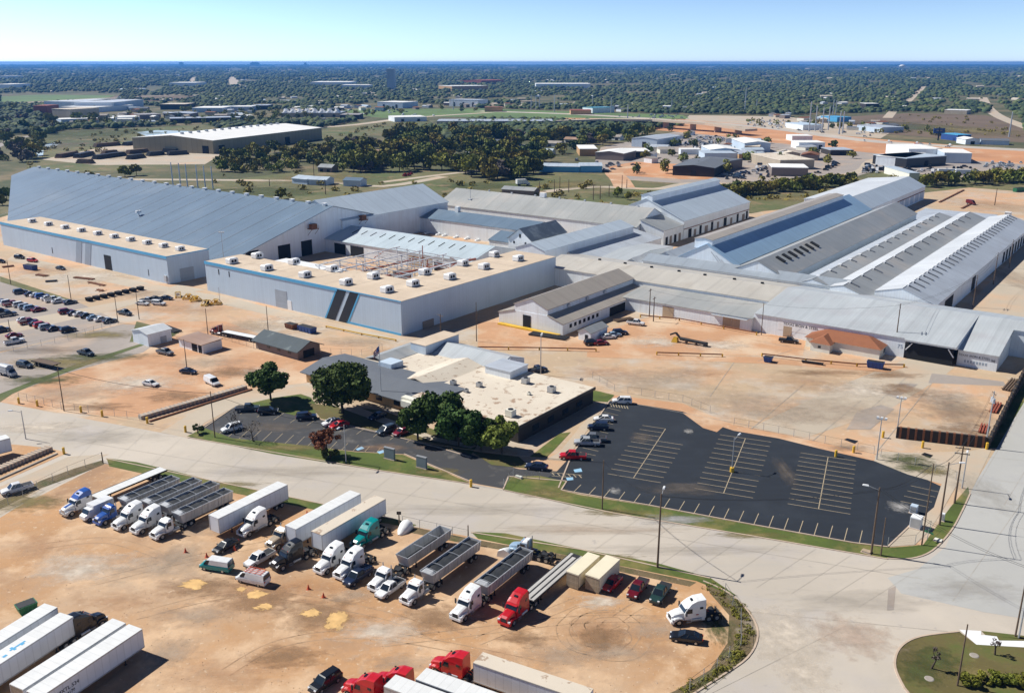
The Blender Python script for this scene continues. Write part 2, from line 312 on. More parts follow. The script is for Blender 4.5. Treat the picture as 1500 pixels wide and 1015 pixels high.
# far fields and open patches
for nm, pts, mt in [
  ('meadow', [(480, 246), (560, 240), (700, 255), (860, 250), (1010, 268), (1250, 262), (1290, 250), (1500, 262), (1700, 270), (1700, 285), (1500, 280), (1420, 274), (1100, 311), (1000, 303), (850, 300), (600, 296), (300, 290), (290, 268)], 'field'),
  ('marsh', [(40, 205), (90, 193), (180, 188), (300, 182), (330, 190), (270, 206), (260, 240), (220, 250), (40, 250)], 'field'),
  ('green_field', [(0, 141), (60, 138), (170, 139), (150, 144), (60, 147), (0, 150)], 'greenfield'),
  ('brown_field', [(170, 139), (330, 140), (280, 146), (150, 150)], 'brownfield'),
  ('grass_strip', [(500, 160), (700, 158), (850, 163), (1000, 168), (1010, 173), (850, 174), (640, 170), (560, 172), (520, 168)], 'greenfield'),
  ('roadside_field', [(520, 178), (600, 174), (640, 176), (600, 186), (540, 198), (470, 205), (470, 190)], 'field'),
  ('scrub_field', [(1240, 170), (1330, 165), (1440, 168), (1500, 180), (1700, 190), (1700, 216), (1500, 208), (1380, 202), (1250, 192)], 'brownfield'),
  ('town_paving', [(880, 215), (1000, 190), (1060, 196), (1250, 215), (1420, 222), (1650, 232), (1650, 250), (1460, 262), (1280, 250), (1240, 262), (1000, 268), (905, 262), (870, 240)], 'lot'),
  ('truck_stop_paving', [(1010, 168), (1150, 170), (1310, 190), (1290, 202), (1180, 194), (1080, 184), (1000, 178)], 'slab'),
  ('pond', [(200, 193), (230, 190), (300, 192), (280, 198), (215, 199)], 'pond'),
  ('pond', [(62, 212), (80, 208), (88, 210), (72, 217)], 'pond'),
  ('pond', [(53, 222), (64, 219), (63, 227), (54, 229)], 'pond'),
  ('timber_yard', [(60, 233), (150, 215), (240, 208), (330, 222), (300, 240), (140, 241)], 'slab')]:
    sheet(nm, pts, L2 if nm not in ('pond', 'timber_yard', 'grass_strip') else L3, M[mt])
# highway and its earth bank
def roadline(name, pts, w, z, m):
    mb = MB(); g = [P(*p) for p in pts]
    for i in range(len(g)-1):
        d0 = (g[min(i+1, len(g)-1)]-g[max(i-1, 0)]).normalized(); d1 = (g[min(i+2, len(g)-1)]-g[i]).normalized()
        n0 = Vector((-d0.y, d0.x, 0))*w/2; n1 = Vector((-d1.y, d1.x, 0))*w/2
        mb.add([g[i]-n0, g[i+1]-n1, g[i+1]+n1, g[i]+n0], [(0, 1, 2, 3)])
    return tag(link(name, mb.mesh(name, m), None, (0, 0, z+(len(pts) % 9)*.0009+.0003)), kind='structure')
sheet('earth_bank', [(820, 172), (1000, 174), (1100, 182), (1200, 195), (1300, 204), (1400, 212), (1500, 218), (1700, 230), (1700, 254), (1500, 240), (1400, 233), (1300, 226), (1200, 215), (1120, 207), (1050, 198), (940, 188), (820, 181)], L3, M['embank'])
sheet('earth_bank', [(1050, 262), (1000, 262), (905, 256), (890, 244), (930, 236), (1000, 240)], L3, M['embank'])
roadline('highway', smooth_px([(700, 162), (850, 167), (1010, 177), (1130, 187), (1250, 203), (1330, 210), (1500, 219), (1700, 230)], 4), 26, L4, M['road'])
roadline('lane', smooth_px([(160, 262), (330, 263), (470, 265), (560, 272), (650, 258)], 4), 9, L4, M['slab'])
roadline('lane', smooth_px([(560, 266), (640, 256), (700, 249)], 4), 7, L5, M['slab'])
roadline('lane', smooth_px([(780, 282), (870, 273), (960, 276), (1010, 268), (1100, 268), (1200, 262), (1260, 250), (1275, 236), (1310, 226)], 4), 9, L4, M['slab'])
roadline('lane', smooth_px([(915, 274), (908, 262), (900, 250), (930, 240)], 4), 14, L5, M['yard2'])
roadline('street', [(1330, 148), (1352, 128), (1362, 110)], 14, L3, M['slab'])
roadline('street', smooth_px([(1440, 142), (1450, 160), (1475, 175), (1540, 198)], 4), 18, L3, M['slab'])
roadline('street', [(345, 124), (340, 112)], 40, L3, M['slab'])
roadline('street', [(280, 121), (285, 113)], 26, L3, M['slab'])
roadline('street', smooth_px([(0, 152), (60, 148), (150, 143), (330, 136), (500, 134)], 3), 16, L3, M['slab'])
roadline('street', smooth_px([(440, 188), (520, 182), (600, 172), (720, 164)], 3), 16, L4, M['slab'])
roadline('street', [(1300, 172), (1310, 160), (1303, 150)], 14, L3, M['slab'])
roadline('railway_bed', smooth_px([(-20, 222), (15, 205), (60, 195), (75, 186)], 4), 9, L3, M['gravel'])
# near roads
N_EDGE = [(-400, 498), (-200, 545), (0, 588), (90, 606), (200, 626), (270, 639), (400, 662), (540, 684), (690, 708), (740, 716), (860, 744), (1000, 768), (1140, 790), (1250, 808), (1300, 817)]
CORNER = smooth_px([(1300, 817), (1335, 817), (1365, 806), (1392, 778), (1408, 750), (1421, 722)], 4)
sheet('road', N_EDGE+CORNER[1:]+[(1432, 700), (1460, 655), (1500, 588), (1560, 500), (1700, 340), (1800, 400), (2300, 900), (2300, 1500), (900, 1500), (-800, 1300), (-900, 700)], L2, M['road'])
sheet('side_road', [(1421, 722), (1432, 700), (1460, 655), (1500, 588), (1560, 500), (1700, 340), (1800, 400), (1650, 700), (1500, 905), (1440, 895), (1320, 868), (1300, 845), (1345, 832), (1385, 800)], L3, M['road2'])
sheet('driveway', [(-60, 755), (0, 712), (100, 668), (160, 664), (60, 716), (-30, 775), (-200, 860)], L3, M['slab'])
sheet('driveway', [(235, 632), (330, 575), (400, 575), (450, 562), (462, 572), (400, 598), (350, 592), (300, 618), (276, 641)], L3, M['slab'])
sheet('driveway', [(1290, 660), (1330, 662), (1420, 660), (1455, 652), (1421, 722), (1400, 700), (1340, 680), (1280, 668)], L3, M['slab'])
DIRT_TOP = [(152, 678), (260, 700), (400, 728), (480, 745), (575, 765), (690, 785), (760, 797), (860, 815), (960, 834), (1030, 850)]
DIRT_RIGHT = smooth_px([(1030, 850), (1068, 868), (1100, 900), (1110, 930), (1095, 962), (1055, 990), (1000, 1025)], 4)
sheet('dirt_lot', DIRT_TOP+DIRT_RIGHT[1:]+[(900, 1100), (300, 1400), (-900, 1300), (-500, 1000), (-60, 795), (20, 745)], L4, M['dirt'])
sheet('dirt_lot_far', [(-420, 490), (0, 579), (110, 512), (250, 470), (330, 470), (470, 520), (450, 560), (330, 572), (200, 610), (90, 604), (0, 588), (-200, 545), (-420, 496)], L2, M['yard2'])
sheet('left_lot', [(-300, 720), (0, 648), (70, 655), (100, 662), (0, 706), (-200, 800)], L4, M['dirt'])
# parking
sheet('parking_lot', [(-500, 440), (-200, 400), (0, 412), (60, 428), (115, 442), (175, 470), (168, 474), (100, 492), (0, 514), (-250, 560)], L2, M['lot'])
sheet('lot_aisle', [(-100, 490), (60, 462), (190, 438), (236, 424), (262, 416), (300, 424), (240, 432), (170, 452), (60, 478), (-80, 506)], L3, M['slab'])
sheet('lower_lot', [(-300, 590), (0, 516), (180, 474), (260, 480), (210, 515), (100, 545), (0, 582), (-150, 600)], L3, M['lot'])
sheet('pavement_strip', [(20, 372), (100, 390), (250, 420), (330, 434), (590, 496), (580, 502), (320, 444), (230, 428), (90, 398), (10, 380)], L2, M['slab'])
sheet('parking_bays', [(276, 641), (300, 622), (336, 600), (350, 592), (400, 597), (470, 613), (540, 628), (600, 640), (650, 652), (700, 668), (760, 686), (830, 690), (745, 716), (690, 706), (640, 684), (590, 664), (520, 660), (430, 650), (340, 641)], L3, M['asphalt2'])
sheet('asphalt_lot', [(893, 586), (940, 592), (1000, 602), (1045, 620), (1075, 630), (1140, 641), (1200, 656), (1280, 674), (1350, 698), (1380, 712), (1368, 742), (1335, 768), (1318, 784), (1300, 799), (1250, 793), (1100, 766), (950, 738), (850, 722), (818, 716), (800, 700), (815, 690), (838, 665), (868, 626)], L4, M['asphalt'])
sheet('earth_patch', [(1000, 604), (1030, 608), (1062, 622), (1050, 632), (1030, 626)], L5, M['yard2'])
sheet('pale_patch', [(1385, 690), (1408, 700), (1400, 712), (1378, 750), (1362, 775), (1340, 797), (1300, 800), (1320, 782), (1368, 742)], L5, M['slab'])
sheet('fence_strip', [(900, 578), (1000, 590), (1075, 622), (1140, 634), (1280, 664), (1400, 700), (1385, 714), (1280, 676), (1140, 643), (1075, 632), (1000, 602), (895, 587)], L3, M['yard2'])
sheet('weedy_patch', [(1285, 664), (1330, 672), (1395, 696), (1380, 708), (1330, 694), (1280, 674)], L4, M['slab'])
# yard tones
sheet('yard_earth', [(700, 512), (700, 470), (900, 480), (960, 460), (1120, 484), (1180, 498), (1176, 520), (1000, 520), (860, 514)], L2, M['yard2'])
sheet('yard_earth_bed', [(860, 514), (1000, 519), (1180, 524), (1300, 534), (1330, 536), (1300, 545), (1150, 533), (1000, 527), (860, 522)], L3, M['yard2'])
sheet('gateway_apron', [(1330, 524), (1404, 532), (1380, 552), (1300, 600), (1180, 640), (1100, 625), (1240, 560)], L2, M['slab'])
sheet('storage_pad', [(1318, 634), (1372, 550), (1480, 556), (1476, 590), (1446, 640), (1400, 636)], L3, M['yard'])
sheet('pad_patch', [(1290, 575), (1320, 560), (1345, 562), (1312, 582)], L4, M['lot'])
sheet('pad_patch', [(1255, 602), (1290, 592), (1310, 598), (1275, 628), (1240, 628)], L4, M['lot'])
sheet('pad_patch', [(1365, 546), (1420, 552), (1470, 558), (1474, 565), (1360, 560)], L4, M['lot'])
sheet('east_yard', [(1500, 360), (1420, 445), (1440, 462), (1560, 480), (1700, 420), (1640, 340)], L2, M['slab'])
# grass
GR = [('grass_verge', [(274, 638), (300, 626), (340, 641), (430, 650), (520, 661), (590, 665), (640, 686), (688, 706), (640, 701), (540, 686), (400, 664)], 'grass'),
 ('grass_verge', [(736, 716), (745, 698), (790, 696), (828, 704), (822, 718), (850, 724), (950, 740), (1100, 768), (1250, 795), (1300, 801), (1320, 800), (1352, 797), (1392, 742), (1418, 712), (1420, 724), (1408, 750), (1392, 778), (1365, 806), (1335, 817), (1300, 817), (1250, 808), (1140, 790), (1000, 768), (860, 744)], 'grass'),
 ('grass_verge', [(156, 670), (200, 676), (300, 700), (420, 727), (500, 742), (575, 758), (610, 768), (600, 772), (500, 754), (400, 733), (260, 704), (160, 682)], 'grass'),
 ('grass_verge', [(690, 778), (740, 780), (850, 803), (960, 823), (1040, 845), (1080, 872), (1060, 866), (1020, 850), (950, 836), (850, 816), (740, 796), (700, 788)], 'grass'),
 ('lawn', [(365, 590), (400, 582), (450, 575), (470, 600), (450, 612), (400, 600)], 'grass'),
 ('lawn', [(452, 590), (560, 600), (640, 630), (700, 650), (690, 665), (640, 652), (560, 632), (470, 612)], 'drygrass'),
 ('lawn', [(690, 660), (760, 668), (780, 686), (720, 680)], 'drygrass'),
 ('lawn', [(776, 668), (820, 634), (836, 632), (810, 660), (800, 669)], 'grass'),
 ('lawn', [(868, 570), (900, 578), (890, 588), (862, 586)], 'grass'),
 ('weed_strip', [(-40, 592), (0, 576), (110, 533), (240, 492), (262, 484), (262, 487), (150, 526), (60, 558), (18, 576), (0, 588)], 'field'),
 ('weed_strip', [(0, 404), (30, 414), (110, 440), (100, 442), (0, 412)], 'field'),
 ('weed_strip', [(200, 470), (262, 486), (240, 500), (190, 500)], 'field'),
 ('weed_bank', [(1030, 850), (1068, 866), (1100, 895), (1112, 930), (1098, 962), (1060, 990), (1000, 1024), (960, 1050), (900, 1050), (990, 1010), (1040, 980), (1066, 940), (1068, 900), (1040, 868)], 'weeds'),
 ('weed_strip', [(60, 703), (110, 685), (150, 673), (153, 679), (110, 696), (60, 714), (-10, 750), (-60, 790), (-70, 782), (-10, 738)], 'weeds'),
 ('weed_strip', [(600, 770), (700, 790), (860, 818), (1020, 852), (1010, 858), (860, 826), (690, 797), (600, 779)], 'weeds'),
 ('grass_verge', [(1446, 656), (1480, 590), (1500, 560), (1560, 470), (1570, 480), (1500, 588), (1460, 655)], 'grass'),
 ('grass_verge', smooth_px([(1398, 1020), (1340, 1020), (1316, 990), (1311, 965), (1322, 944), (1350, 931), (1405, 924)], 4)+[(1430, 943), (1500, 947), (1600, 960), (1600, 1100), (1400, 1100)], 'drygrass'),
 ('grass_verge', [(1437, 923), (1500, 930), (1540, 940), (1540, 938), (1463, 937), (1460, 931), (1443, 929)], 'drygrass')]
for nm, pts, mt in GR: sheet(nm, pts, L6, M[mt])
sheet('footpath', [(1405, 921), (1437, 923), (1437, 929), (1444, 929), (1460, 931), (1463, 937), (1500, 936), (1600, 944), (1600, 958), (1500, 947), (1430, 943)], L5, M['white'])
sheet('footpath', [(800, 672), (820, 661), (848, 626), (880, 590), (890, 588), (866, 622), (838, 660), (824, 674)], L5, M['slab'])
sheet('footpath', [(440, 576), (470, 574), (640, 640), (700, 652), (690, 656), (630, 644)], L6+.004, M['slab'])
# puddles, tyre tracks, joints
def tracks(name, paths, z, m, w=.45, gap=1.9):
    mb = MB()
    for pts in paths:
        g = [P(*p) for p in smooth_px(pts, 8)]
        for s in (-1, 1):
            q = []
            for i, c in enumerate(g):
                d = (g[min(i+1, len(g)-1)]-g[max(i-1, 0)]).normalized(); q.append(c+Vector((-d.y, d.x, 0))*gap/2*s)
            for i in range(len(q)-1): flatline(mb, q[i], q[i+1], w*(.6+.5*R.random()))
    return tag(link(name, mb.mesh(name, m), None, (0, 0, z)), kind='structure')
ring = lambda cx, cy, rx, ry, a0, a1: [(cx+rx*math.cos(math.radians(t)), cy+ry*math.sin(math.radians(t))) for t in range(a0, a1+1, 25)]
wob = lambda pts: [(x+R.uniform(-3, 3), y+R.uniform(-2, 2)) for x, y in pts]
tracks('tyre_tracks', [wob(ring(885, 922, 58, 33, 60, 300)), wob(ring(888, 920, 42, 22, 150, 380)), wob(ring(878, 932, 36, 18, -20, 200)), wob(ring(892, 914, 24, 12, 30, 250)), wob([(905, 905), (940, 885), (960, 890)]), wob([(860, 950), (900, 962), (930, 955), (950, 935)]),
  wob([(140, 850), (260, 820), (420, 790)]), wob([(200, 900), (360, 870), (560, 900), (640, 930)]), wob([(330, 985), (420, 940), (560, 930), (800, 975)]), wob([(560, 940), (700, 925), (850, 905), (960, 905)]), wob([(60, 800), (160, 790), (240, 815)]), wob([(700, 940), (800, 900), (850, 880)])], L5+.0095, M['track'], .2)
jm = MB()
for i in range(26):                         # slab joints across the road
    t = i/25; a = P(60+1290*t, 604+226*t); b = P(10+1240*t, 655+238*t)
    flatline(jm, a, a+(b-a)*.93, .04)
for f in (.5,):
    flatline(jm, P(-40, 585+70*f), P(1350, 832+30*f), .09)
for a, b in [((1430, 712), (1520, 560)), ((1470, 740), (1580, 560)), ((1100, 895), (1400, 925)), ((1240, 915), (1040, 1015)), ((1395, 880), (1500, 730)), ((95, 645), (190, 623)), ((108, 655), (205, 626))]:
    flatline(jm, P(*a), P(*b), .07)
for k in range(5): flatline(jm, P(1442+k*16-k*k, 668+k*34), P(1520+k*14, 676+k*36), .09)
tag(link('road_joints', jm.mesh('road_joints', M['joint']), None, (0, 0, L4+.0095)), kind='structure')
yj = MB()
for (a0, b0, a1, b1) in [(228, 40, 228, 125), (243, 40, 243, 140), (212, 60, 212, 120), (196, 40, 200, 100)]:
    pass
for a, b in [((770, 560), (1110, 625)), ((1040, 580), (1075, 530)), ((1118, 500), (1180, 512)), ((1285, 660), (1372, 552)), ((1100, 628), (1180, 560)), ((1190, 645), (1262, 585)), ((1160, 512), (1110, 528)), ((1240, 628), (1330, 550))]:
    flatline(yj, P(*a), P(*b), .14)
tag(link('yard_joints', yj.mesh('yard_joints', M['joint']), None, (0, 0, L5+.0095)), kind='structure')
sheet('road_patch', [(1301, 862), (1312, 857), (1309, 892), (1299, 893)], L4, M['lot'])
for pts in ([(1236, 643), (1241, 641), (1257, 645), (1252, 649)], [(1349, 665), (1354, 662), (1367, 666), (1362, 670)]):
    sheet('drain_grate', pts, L6, M['black'])
# kerbs
kb = MB()
for pts in ([(275, 640), (430, 667), (560, 689), (690, 708)], [(690, 708), (688, 704), (640, 684), (592, 664)], [(738, 717), (900, 751), (1100, 784), (1300, 818)], CORNER,
   [(156, 671), (300, 701), (575, 759)], [(690, 779), (850, 804), (1040, 846)], DIRT_RIGHT[:-1], [(822, 717), (950, 739), (1100, 767), (1250, 794), (1300, 800), (1340, 762)],
   smooth_px([(1398, 1020), (1340, 1020), (1316, 990), (1311, 965), (1322, 944), (1350, 931), (1405, 924)], 4), [(300, 625), (338, 599)], [(822, 717), (830, 704), (745, 697), (737, 716)], [(690, 669), (640, 654), (560, 634), (470, 614)], [(818, 714), (838, 664), (868, 624), (893, 586)]):
    ribbon(kb, [P(*p) for p in pts], .28, 0, .14)
tag(link('kerbs', kb.mesh('kerbs', M['kerb']), None), kind='structure')
# painted bays
ml = MB()
def bays(p0, p1, n, q0, w=.13, spine=None):
    """n+1 lines from along p0-p1, each reaching to the matching point along q0"""
    A0, A1 = P(*p0), P(*p1); B0, B1 = P(*q0[0]), P(*q0[1])
    for i in range(n+1):
        t = i/n; flatline(ml, A0.lerp(A1, t), B0.lerp(B1, t), w)
bays((945, 622), (891, 694), 9, ((975, 627), (966, 707))); 
ml = MB()
def block(top, bot, n, lw, rw, skip_r=0):
    T, B = P(*top), P(*bot); d = (B-T); L = d.length; d.normalize(); nrm = Vector((-d.y, d.x, 0))
    flatline(ml, T, B, .16)
    for i in range(n+1):
        c = T.lerp(B, i/n)
        if lw: flatline(ml, c+d*.1, c-nrm*lw+d*.1, .13)
        if rw and i >= skip_r: flatline(ml, c+d*.1, c+nrm*rw+d*.1, .13)
block((975, 627), (928, 699), 11, 5.4, 5.6, 3)
block((1092, 641), (1060, 721), 11, 5.6, 5.6)
block((1213, 668), (1199, 744), 11, 5.6, 5.6)
for i in range(20):
    t = i/19; a = P(838+t*420, 722+t*75); b = P(851+t*407, 709+t*66) if i < 4 else P(851+t*412, 708+t*68)
    flatline(ml, a, b, .14)
for i in range(12):
    t = i/11; a = P(846+t*42, 668-t*72); flatline(ml, a, P(866+t*40+3, 673-t*72), .12)
for i in range(4): flatline(ml, P(1319+i*5, 733-i*7.5), P(1360+i*5, 742-i*7.5), .12)
for k in range(6): flatline(ml, P(808+k*8, 691+k*.8), P(812+k*8, 695+k*.8), .2)
flatline(ml, P(806, 691), P(852, 695), .15); flatline(ml, P(808, 696), P(840, 699), .15)
for k in range(7): flatline(ml, P(894+k*4, 591+k*.5), P(896+k*4, 595+k*.5), .2)
for i in range(16):                          # front bays, road side and building side
    t = i/15; flatline(ml, P(318+t*242, 637+t*36), P(335+t*238, 622+t*36), .13)
for i in range(13):
    t = i/12; flatline(ml, P(352+t*292, 606+t*50), P(372+t*288, 593+t*50), .13)
flatline(ml, P(520, 668), P(546, 672), .14); 
for k in range(4): flatline(ml, P(526+k*7, 671), P(534+k*7, 661), .14)
tag(link('bay_lines', ml.mesh('bay_lines', M['line']), None, (0, 0, L6)), kind='structure')
for pts in ([(840, 687), (851, 685), (853, 690), (842, 691)], [(829, 699), (839, 698), (840, 702), (831, 703)], [(521, 657), (530, 653), (534, 656), (524, 659)], [(552, 661), (561, 658), (565, 661), (556, 664)]):
    sheet('accessible_bay', pts, L6+.001, M['bluepaint'])

def blot(px, py, rx, ry, m, name='ground_stain'):
    n = 20; me = cached0(('disc', m), lambda: disc(m)); c = P(px, py); ex = (P(px+rx, py)-P(px-rx, py)).length/2; ey = (P(px, py-ry)-P(px, py+ry)).length/2
    rr_ = [q[3] for q in BLS if abs(q[0]-c.x) < 1.4*(ex+q[2]) and abs(q[1]-c.y) < 1.4*(ey+q[4])]; lv = min(k for k in range(200) if k not in rr_); BLS.append((c.x, c.y, ex, lv, ey)); o = link(name, me, None, (c.x, c.y, .0715+lv*.002)); o.scale = (ex*1.25, ey*1.25, 1); return tag(o, kind='structure')
def disc(m):
    me = bpy.data.meshes.new('ground_stain'); me.from_pydata([(math.cos(i*.31416)*1.1, math.sin(i*.31416)*1.1, 0) for i in range(20)], [], [tuple(range(20))]); me.materials.append(M[m]); return me
C0 = {}; BLS = []
def cached0(k, f):
    if k not in C0: C0[k] = f()
    return C0[k]
for px, py, rx, ry, m in [(470, 900, 70, 28, 'b_damp'), (385, 878, 60, 24, 'b_damp'), (300, 858, 60, 16, 'b_damp'), (420, 865, 110, 24, 'b_rust'), (640, 905, 60, 22, 'b_damp'), (885, 925, 60, 30, 'b_rust'), (880, 935, 40, 20, 'b_damp'), (230, 830, 80, 25, 'b_grey'), (260, 815, 40, 18, 'b_grey'), (820, 960, 60, 22, 'b_grey'), (960, 920, 50, 18, 'b_grey'), (330, 985, 90, 26, 'b_rust'), (420, 960, 60, 18, 'b_damp'), (120, 830, 90, 22, 'b_pale'), (60, 800, 50, 18, 'b_rust'), (560, 925, 70, 20, 'b_pale'), (720, 960, 60, 14, 'b_rust'), (280, 900, 60, 18, 'b_grey'), (180, 880, 60, 14, 'b_rust'), (520, 870, 40, 14, 'b_grey'), (300, 770, 60, 18, 'b_grey'), (880, 880, 40, 12, 'b_pale'), (900, 955, 60, 14, 'b_grey'), (590, 970, 60, 16, 'b_grey'), (250, 955, 40, 22, 'b_grey'), (770, 935, 40, 12, 'b_damp'),
  (1260, 570, 80, 14, 'b_pale'), (1230, 600, 90, 20, 'b_grey'), (1180, 560, 70, 14, 'b_rust'), (1100, 590, 80, 22, 'b_grey'), (960, 555, 90, 18, 'b_grey'), (1020, 545, 60, 8, 'b_rust'), (880, 545, 60, 10, 'b_rust'), (1160, 610, 60, 14, 'b_grey'), (1320, 570, 40, 10, 'b_damp'), (1400, 600, 60, 22, 'b_dark'), (1380, 580, 50, 12, 'b_grey'), (1410, 628, 50, 10, 'b_damp'), (1200, 545, 60, 5, 'b_damp'), (1050, 505, 50, 8, 'b_pale'), (960, 500, 40, 8, 'b_pale'), (1300, 548, 50, 6, 'b_damp'), (1240, 655, 30, 6, 'b_dark'), (1330, 672, 40, 8, 'b_green'), (1345, 684, 40, 8, 'b_green'), (1370, 690, 26, 6, 'b_dry'),
  (270, 450, 80, 12, 'b_rust'), (350, 480, 60, 10, 'b_grey'), (420, 470, 60, 8, 'b_pale'), (520, 500, 60, 8, 'b_grey'), (600, 515, 70, 8, 'b_rust'), (130, 405, 60, 8, 'b_pale'), (60, 395, 50, 8, 'b_rust'), (200, 430, 50, 6, 'b_grey'), (100, 575, 80, 14, 'b_grey'), (200, 560, 70, 12, 'b_pale'), (300, 530, 60, 10, 'b_grey'), (340, 545, 50, 8, 'b_damp'), (140, 595, 60, 6, 'b_damp'), (260, 580, 50, 8, 'b_damp'), (380, 545, 40, 8, 'b_pale'), (90, 530, 70, 10, 'b_dry'), (60, 512, 80, 6, 'b_dark'), (150, 490, 60, 6, 'b_dry'), (230, 490, 30, 7, 'b_green'), (150, 522, 80, 6, 'b_green'), (60, 556, 60, 7, 'b_green'),
  (1009, 631, 7, 4, 'b_chalk'), (940, 640, 20, 8, 'b_dark'), (1320, 742, 20, 8, 'b_chalk'), (1000, 715, 60, 10, 'b_dark'), (1150, 690, 12, 20, 'b_dark'), (990, 760, 60, 8, 'b_chalk'), (900, 718, 10, 5, 'b_chalk'), (640, 652, 30, 8, 'b_rust'), (400, 625, 60, 8, 'b_dark'), (560, 655, 40, 6, 'b_rust'),
  (1250, 880, 120, 16, 'b_road'), (1420, 860, 80, 18, 'b_road'), (1150, 930, 60, 40, 'b_pale'), (1250, 930, 60, 30, 'b_pink'), (700, 745, 160, 10, 'b_road'), (400, 690, 160, 10, 'b_road'), (1000, 805, 160, 9, 'b_road'), (150, 640, 90, 10, 'b_road'), (860, 775, 140, 8, 'b_grey'), (1440, 720, 40, 30, 'b_road'), (60, 625, 70, 8, 'b_pale'), (1180, 985, 40, 26, 'b_pale'),
  (1370, 965, 40, 20, 'b_green'), (1430, 985, 50, 14, 'b_dry'), (1345, 985, 30, 20, 'b_green'), (640, 690, 40, 6, 'b_dry'), (800, 722, 40, 8, 'b_dry'), (420, 655, 60, 5, 'b_dry'), (900, 750, 50, 5, 'b_dry'), (1100, 783, 60, 5, 'b_dry'), (330, 708, 60, 4, 'b_dry'), (880, 815, 60, 5, 'b_dry'), (1050, 915, 20, 30, 'b_green'), (40, 735, 60, 12, 'b_dry'), (480, 262, 90, 8, 'b_dry'), (380, 280, 90, 8, 'b_green'), (700, 272, 60, 6, 'b_green'), (830, 270, 60, 6, 'b_dry'), (900, 285, 40, 5, 'b_green'), (1170, 290, 90, 5, 'b_dry'), (130, 195, 90, 8, 'b_green'), (180, 225, 80, 6, 'b_dry'), (110, 210, 60, 6, 'b_dark'), (1340, 185, 70, 8, 'b_green'), (1420, 190, 60, 8, 'b_dry'), (1290, 180, 40, 6, 'b_dark'), (1450, 300, 60, 10, 'b_rust'), (1430, 320, 50, 8, 'b_grey'), (1470, 400, 30, 30, 'b_grey')]:
    blot(px, py, rx, ry, m)
for px, py, rx, ry in [(493, 908, 21, 17), (455, 897, 16, 8), (282, 855, 26, 8), (376, 870, 19, 8), (386, 887, 17, 6), (352, 862, 10, 4)]: blot(px, py, rx, ry, 'b_puddle', 'puddle')

hb = MB(); prev = None
for i in range(181):
    x = -14000+i*155; z = 14+7*math.sin(i*.11)+6*math.sin(i*.31+1)+4*math.sin(i*.83)
    q = [(x, 27500, 0), (x, 29000, z), (x, 30500, 0)]
    if prev: hb.add([prev[0], q[0], q[1], prev[1]], [(0, 1, 2, 3)]); hb.add([prev[1], q[1], q[2], prev[2]], [(0, 1, 2, 3)])
    prev = q
tag(link('hills', hb.mesh('hills', M['far'])), kind='structure')
# ================================================================ buildings
class Bd:
    """a building in the plant frame: its parts are given in absolute (a, b, z)"""
    def __init__(s, name, label, cat, a, b, group=None):
        s.o = (a, b, 0); s.r = empty(name, AB(a, b), ROT, label, cat, group)
    def part(s, name, mb, mats, parent=None, label=None):
        o = link(name, mb.mesh(name, mats, s.o), parent or s.r)
        return tag(o, label)
def slope_roof(prof, t0, t1, axis, th=.22):
    mb = MB(); lo = [(p[0], p[1]-th) for p in reversed(prof)]
    return mb.prism(list(prof)+lo, t0, t1, axis)
def gable(name, label, a0, a1, b0, b1, eave, ridge, axis, roof, wall, cat='shed', mid=None, over=.35, eave2=None, bld=None):
    """axis = direction of the ridge"""
    B = bld or Bd(name, label, cat, (a0+a1)/2, (b0+b1)/2)
    s0, s1, t0, t1 = (b0, b1, a0, a1) if axis == 'a' else (a0, a1, b0, b1)
    e0 = eave; e1 = eave if eave2 is None else eave2; md = (s0+s1)/2 if mid is None else mid
    B.part('wall', MB().prism([(s0, 0), (s1, 0), (s1, e1), (md, ridge), (s0, e0)], t0, t1, axis), M[wall])
    k0 = (ridge-e0)/max(md-s0, .01); k1 = (ridge-e1)/max(s1-md, .01)
    if md-s0 < .02: prof = [(s0-over, ridge+.25), (s1+over, e1-k1*over+.25)]
    elif s1-md < .02: prof = [(s0-over, e0-k0*over+.25), (s1+over, ridge+.25)]
    else: prof = [(s0-over, e0-k0*over+.25), (md, ridge+.25), (s1+over, e1-k1*over+.25)]
    B.part('roof', slope_roof(prof, t0-over, t1+over, axis), M[roof])
    return B
def monitor(B, a0, a1, b0, b1, zb, ze, zr, roof, wall, axis='a', name='roof_monitor'):
    s0, s1, t0, t1 = (b0, b1, a0, a1) if axis == 'a' else (a0, a1, b0, b1)
    md = (s0+s1)/2
    w = B.part(name, MB().prism([(s0, zb), (s1, zb), (s1, ze), (md, zr), (s0, ze)], t0, t1, axis), M[wall])
    k = (zr-ze)/(md-s0)
    o = link('monitor_roof', slope_roof([(s0-.3, ze-k*.3+.2), (md, zr+.2), (s1+.3, ze-k*.3+.2)], t0-.3, t1+.3, axis).mesh('monitor_roof', M[roof], B.o), w)
    return w
def wallbox(B, name, side, at, u0, u1, z0, z1, m, d=.08, label=None, parent=None):
    """thin proud panel: side 'a-' on the wall facing the camera-left (a=at), 'b-' on the wall facing right (b=at)"""
    mb = MB()
    if side == 'a-': mb.box(at-d, at+.02, u0, u1, z0, z1)
    else: mb.box(u0, u1, at-d, at+.02, z0, z1)
    return B.part(name, mb, M[m], parent, label)
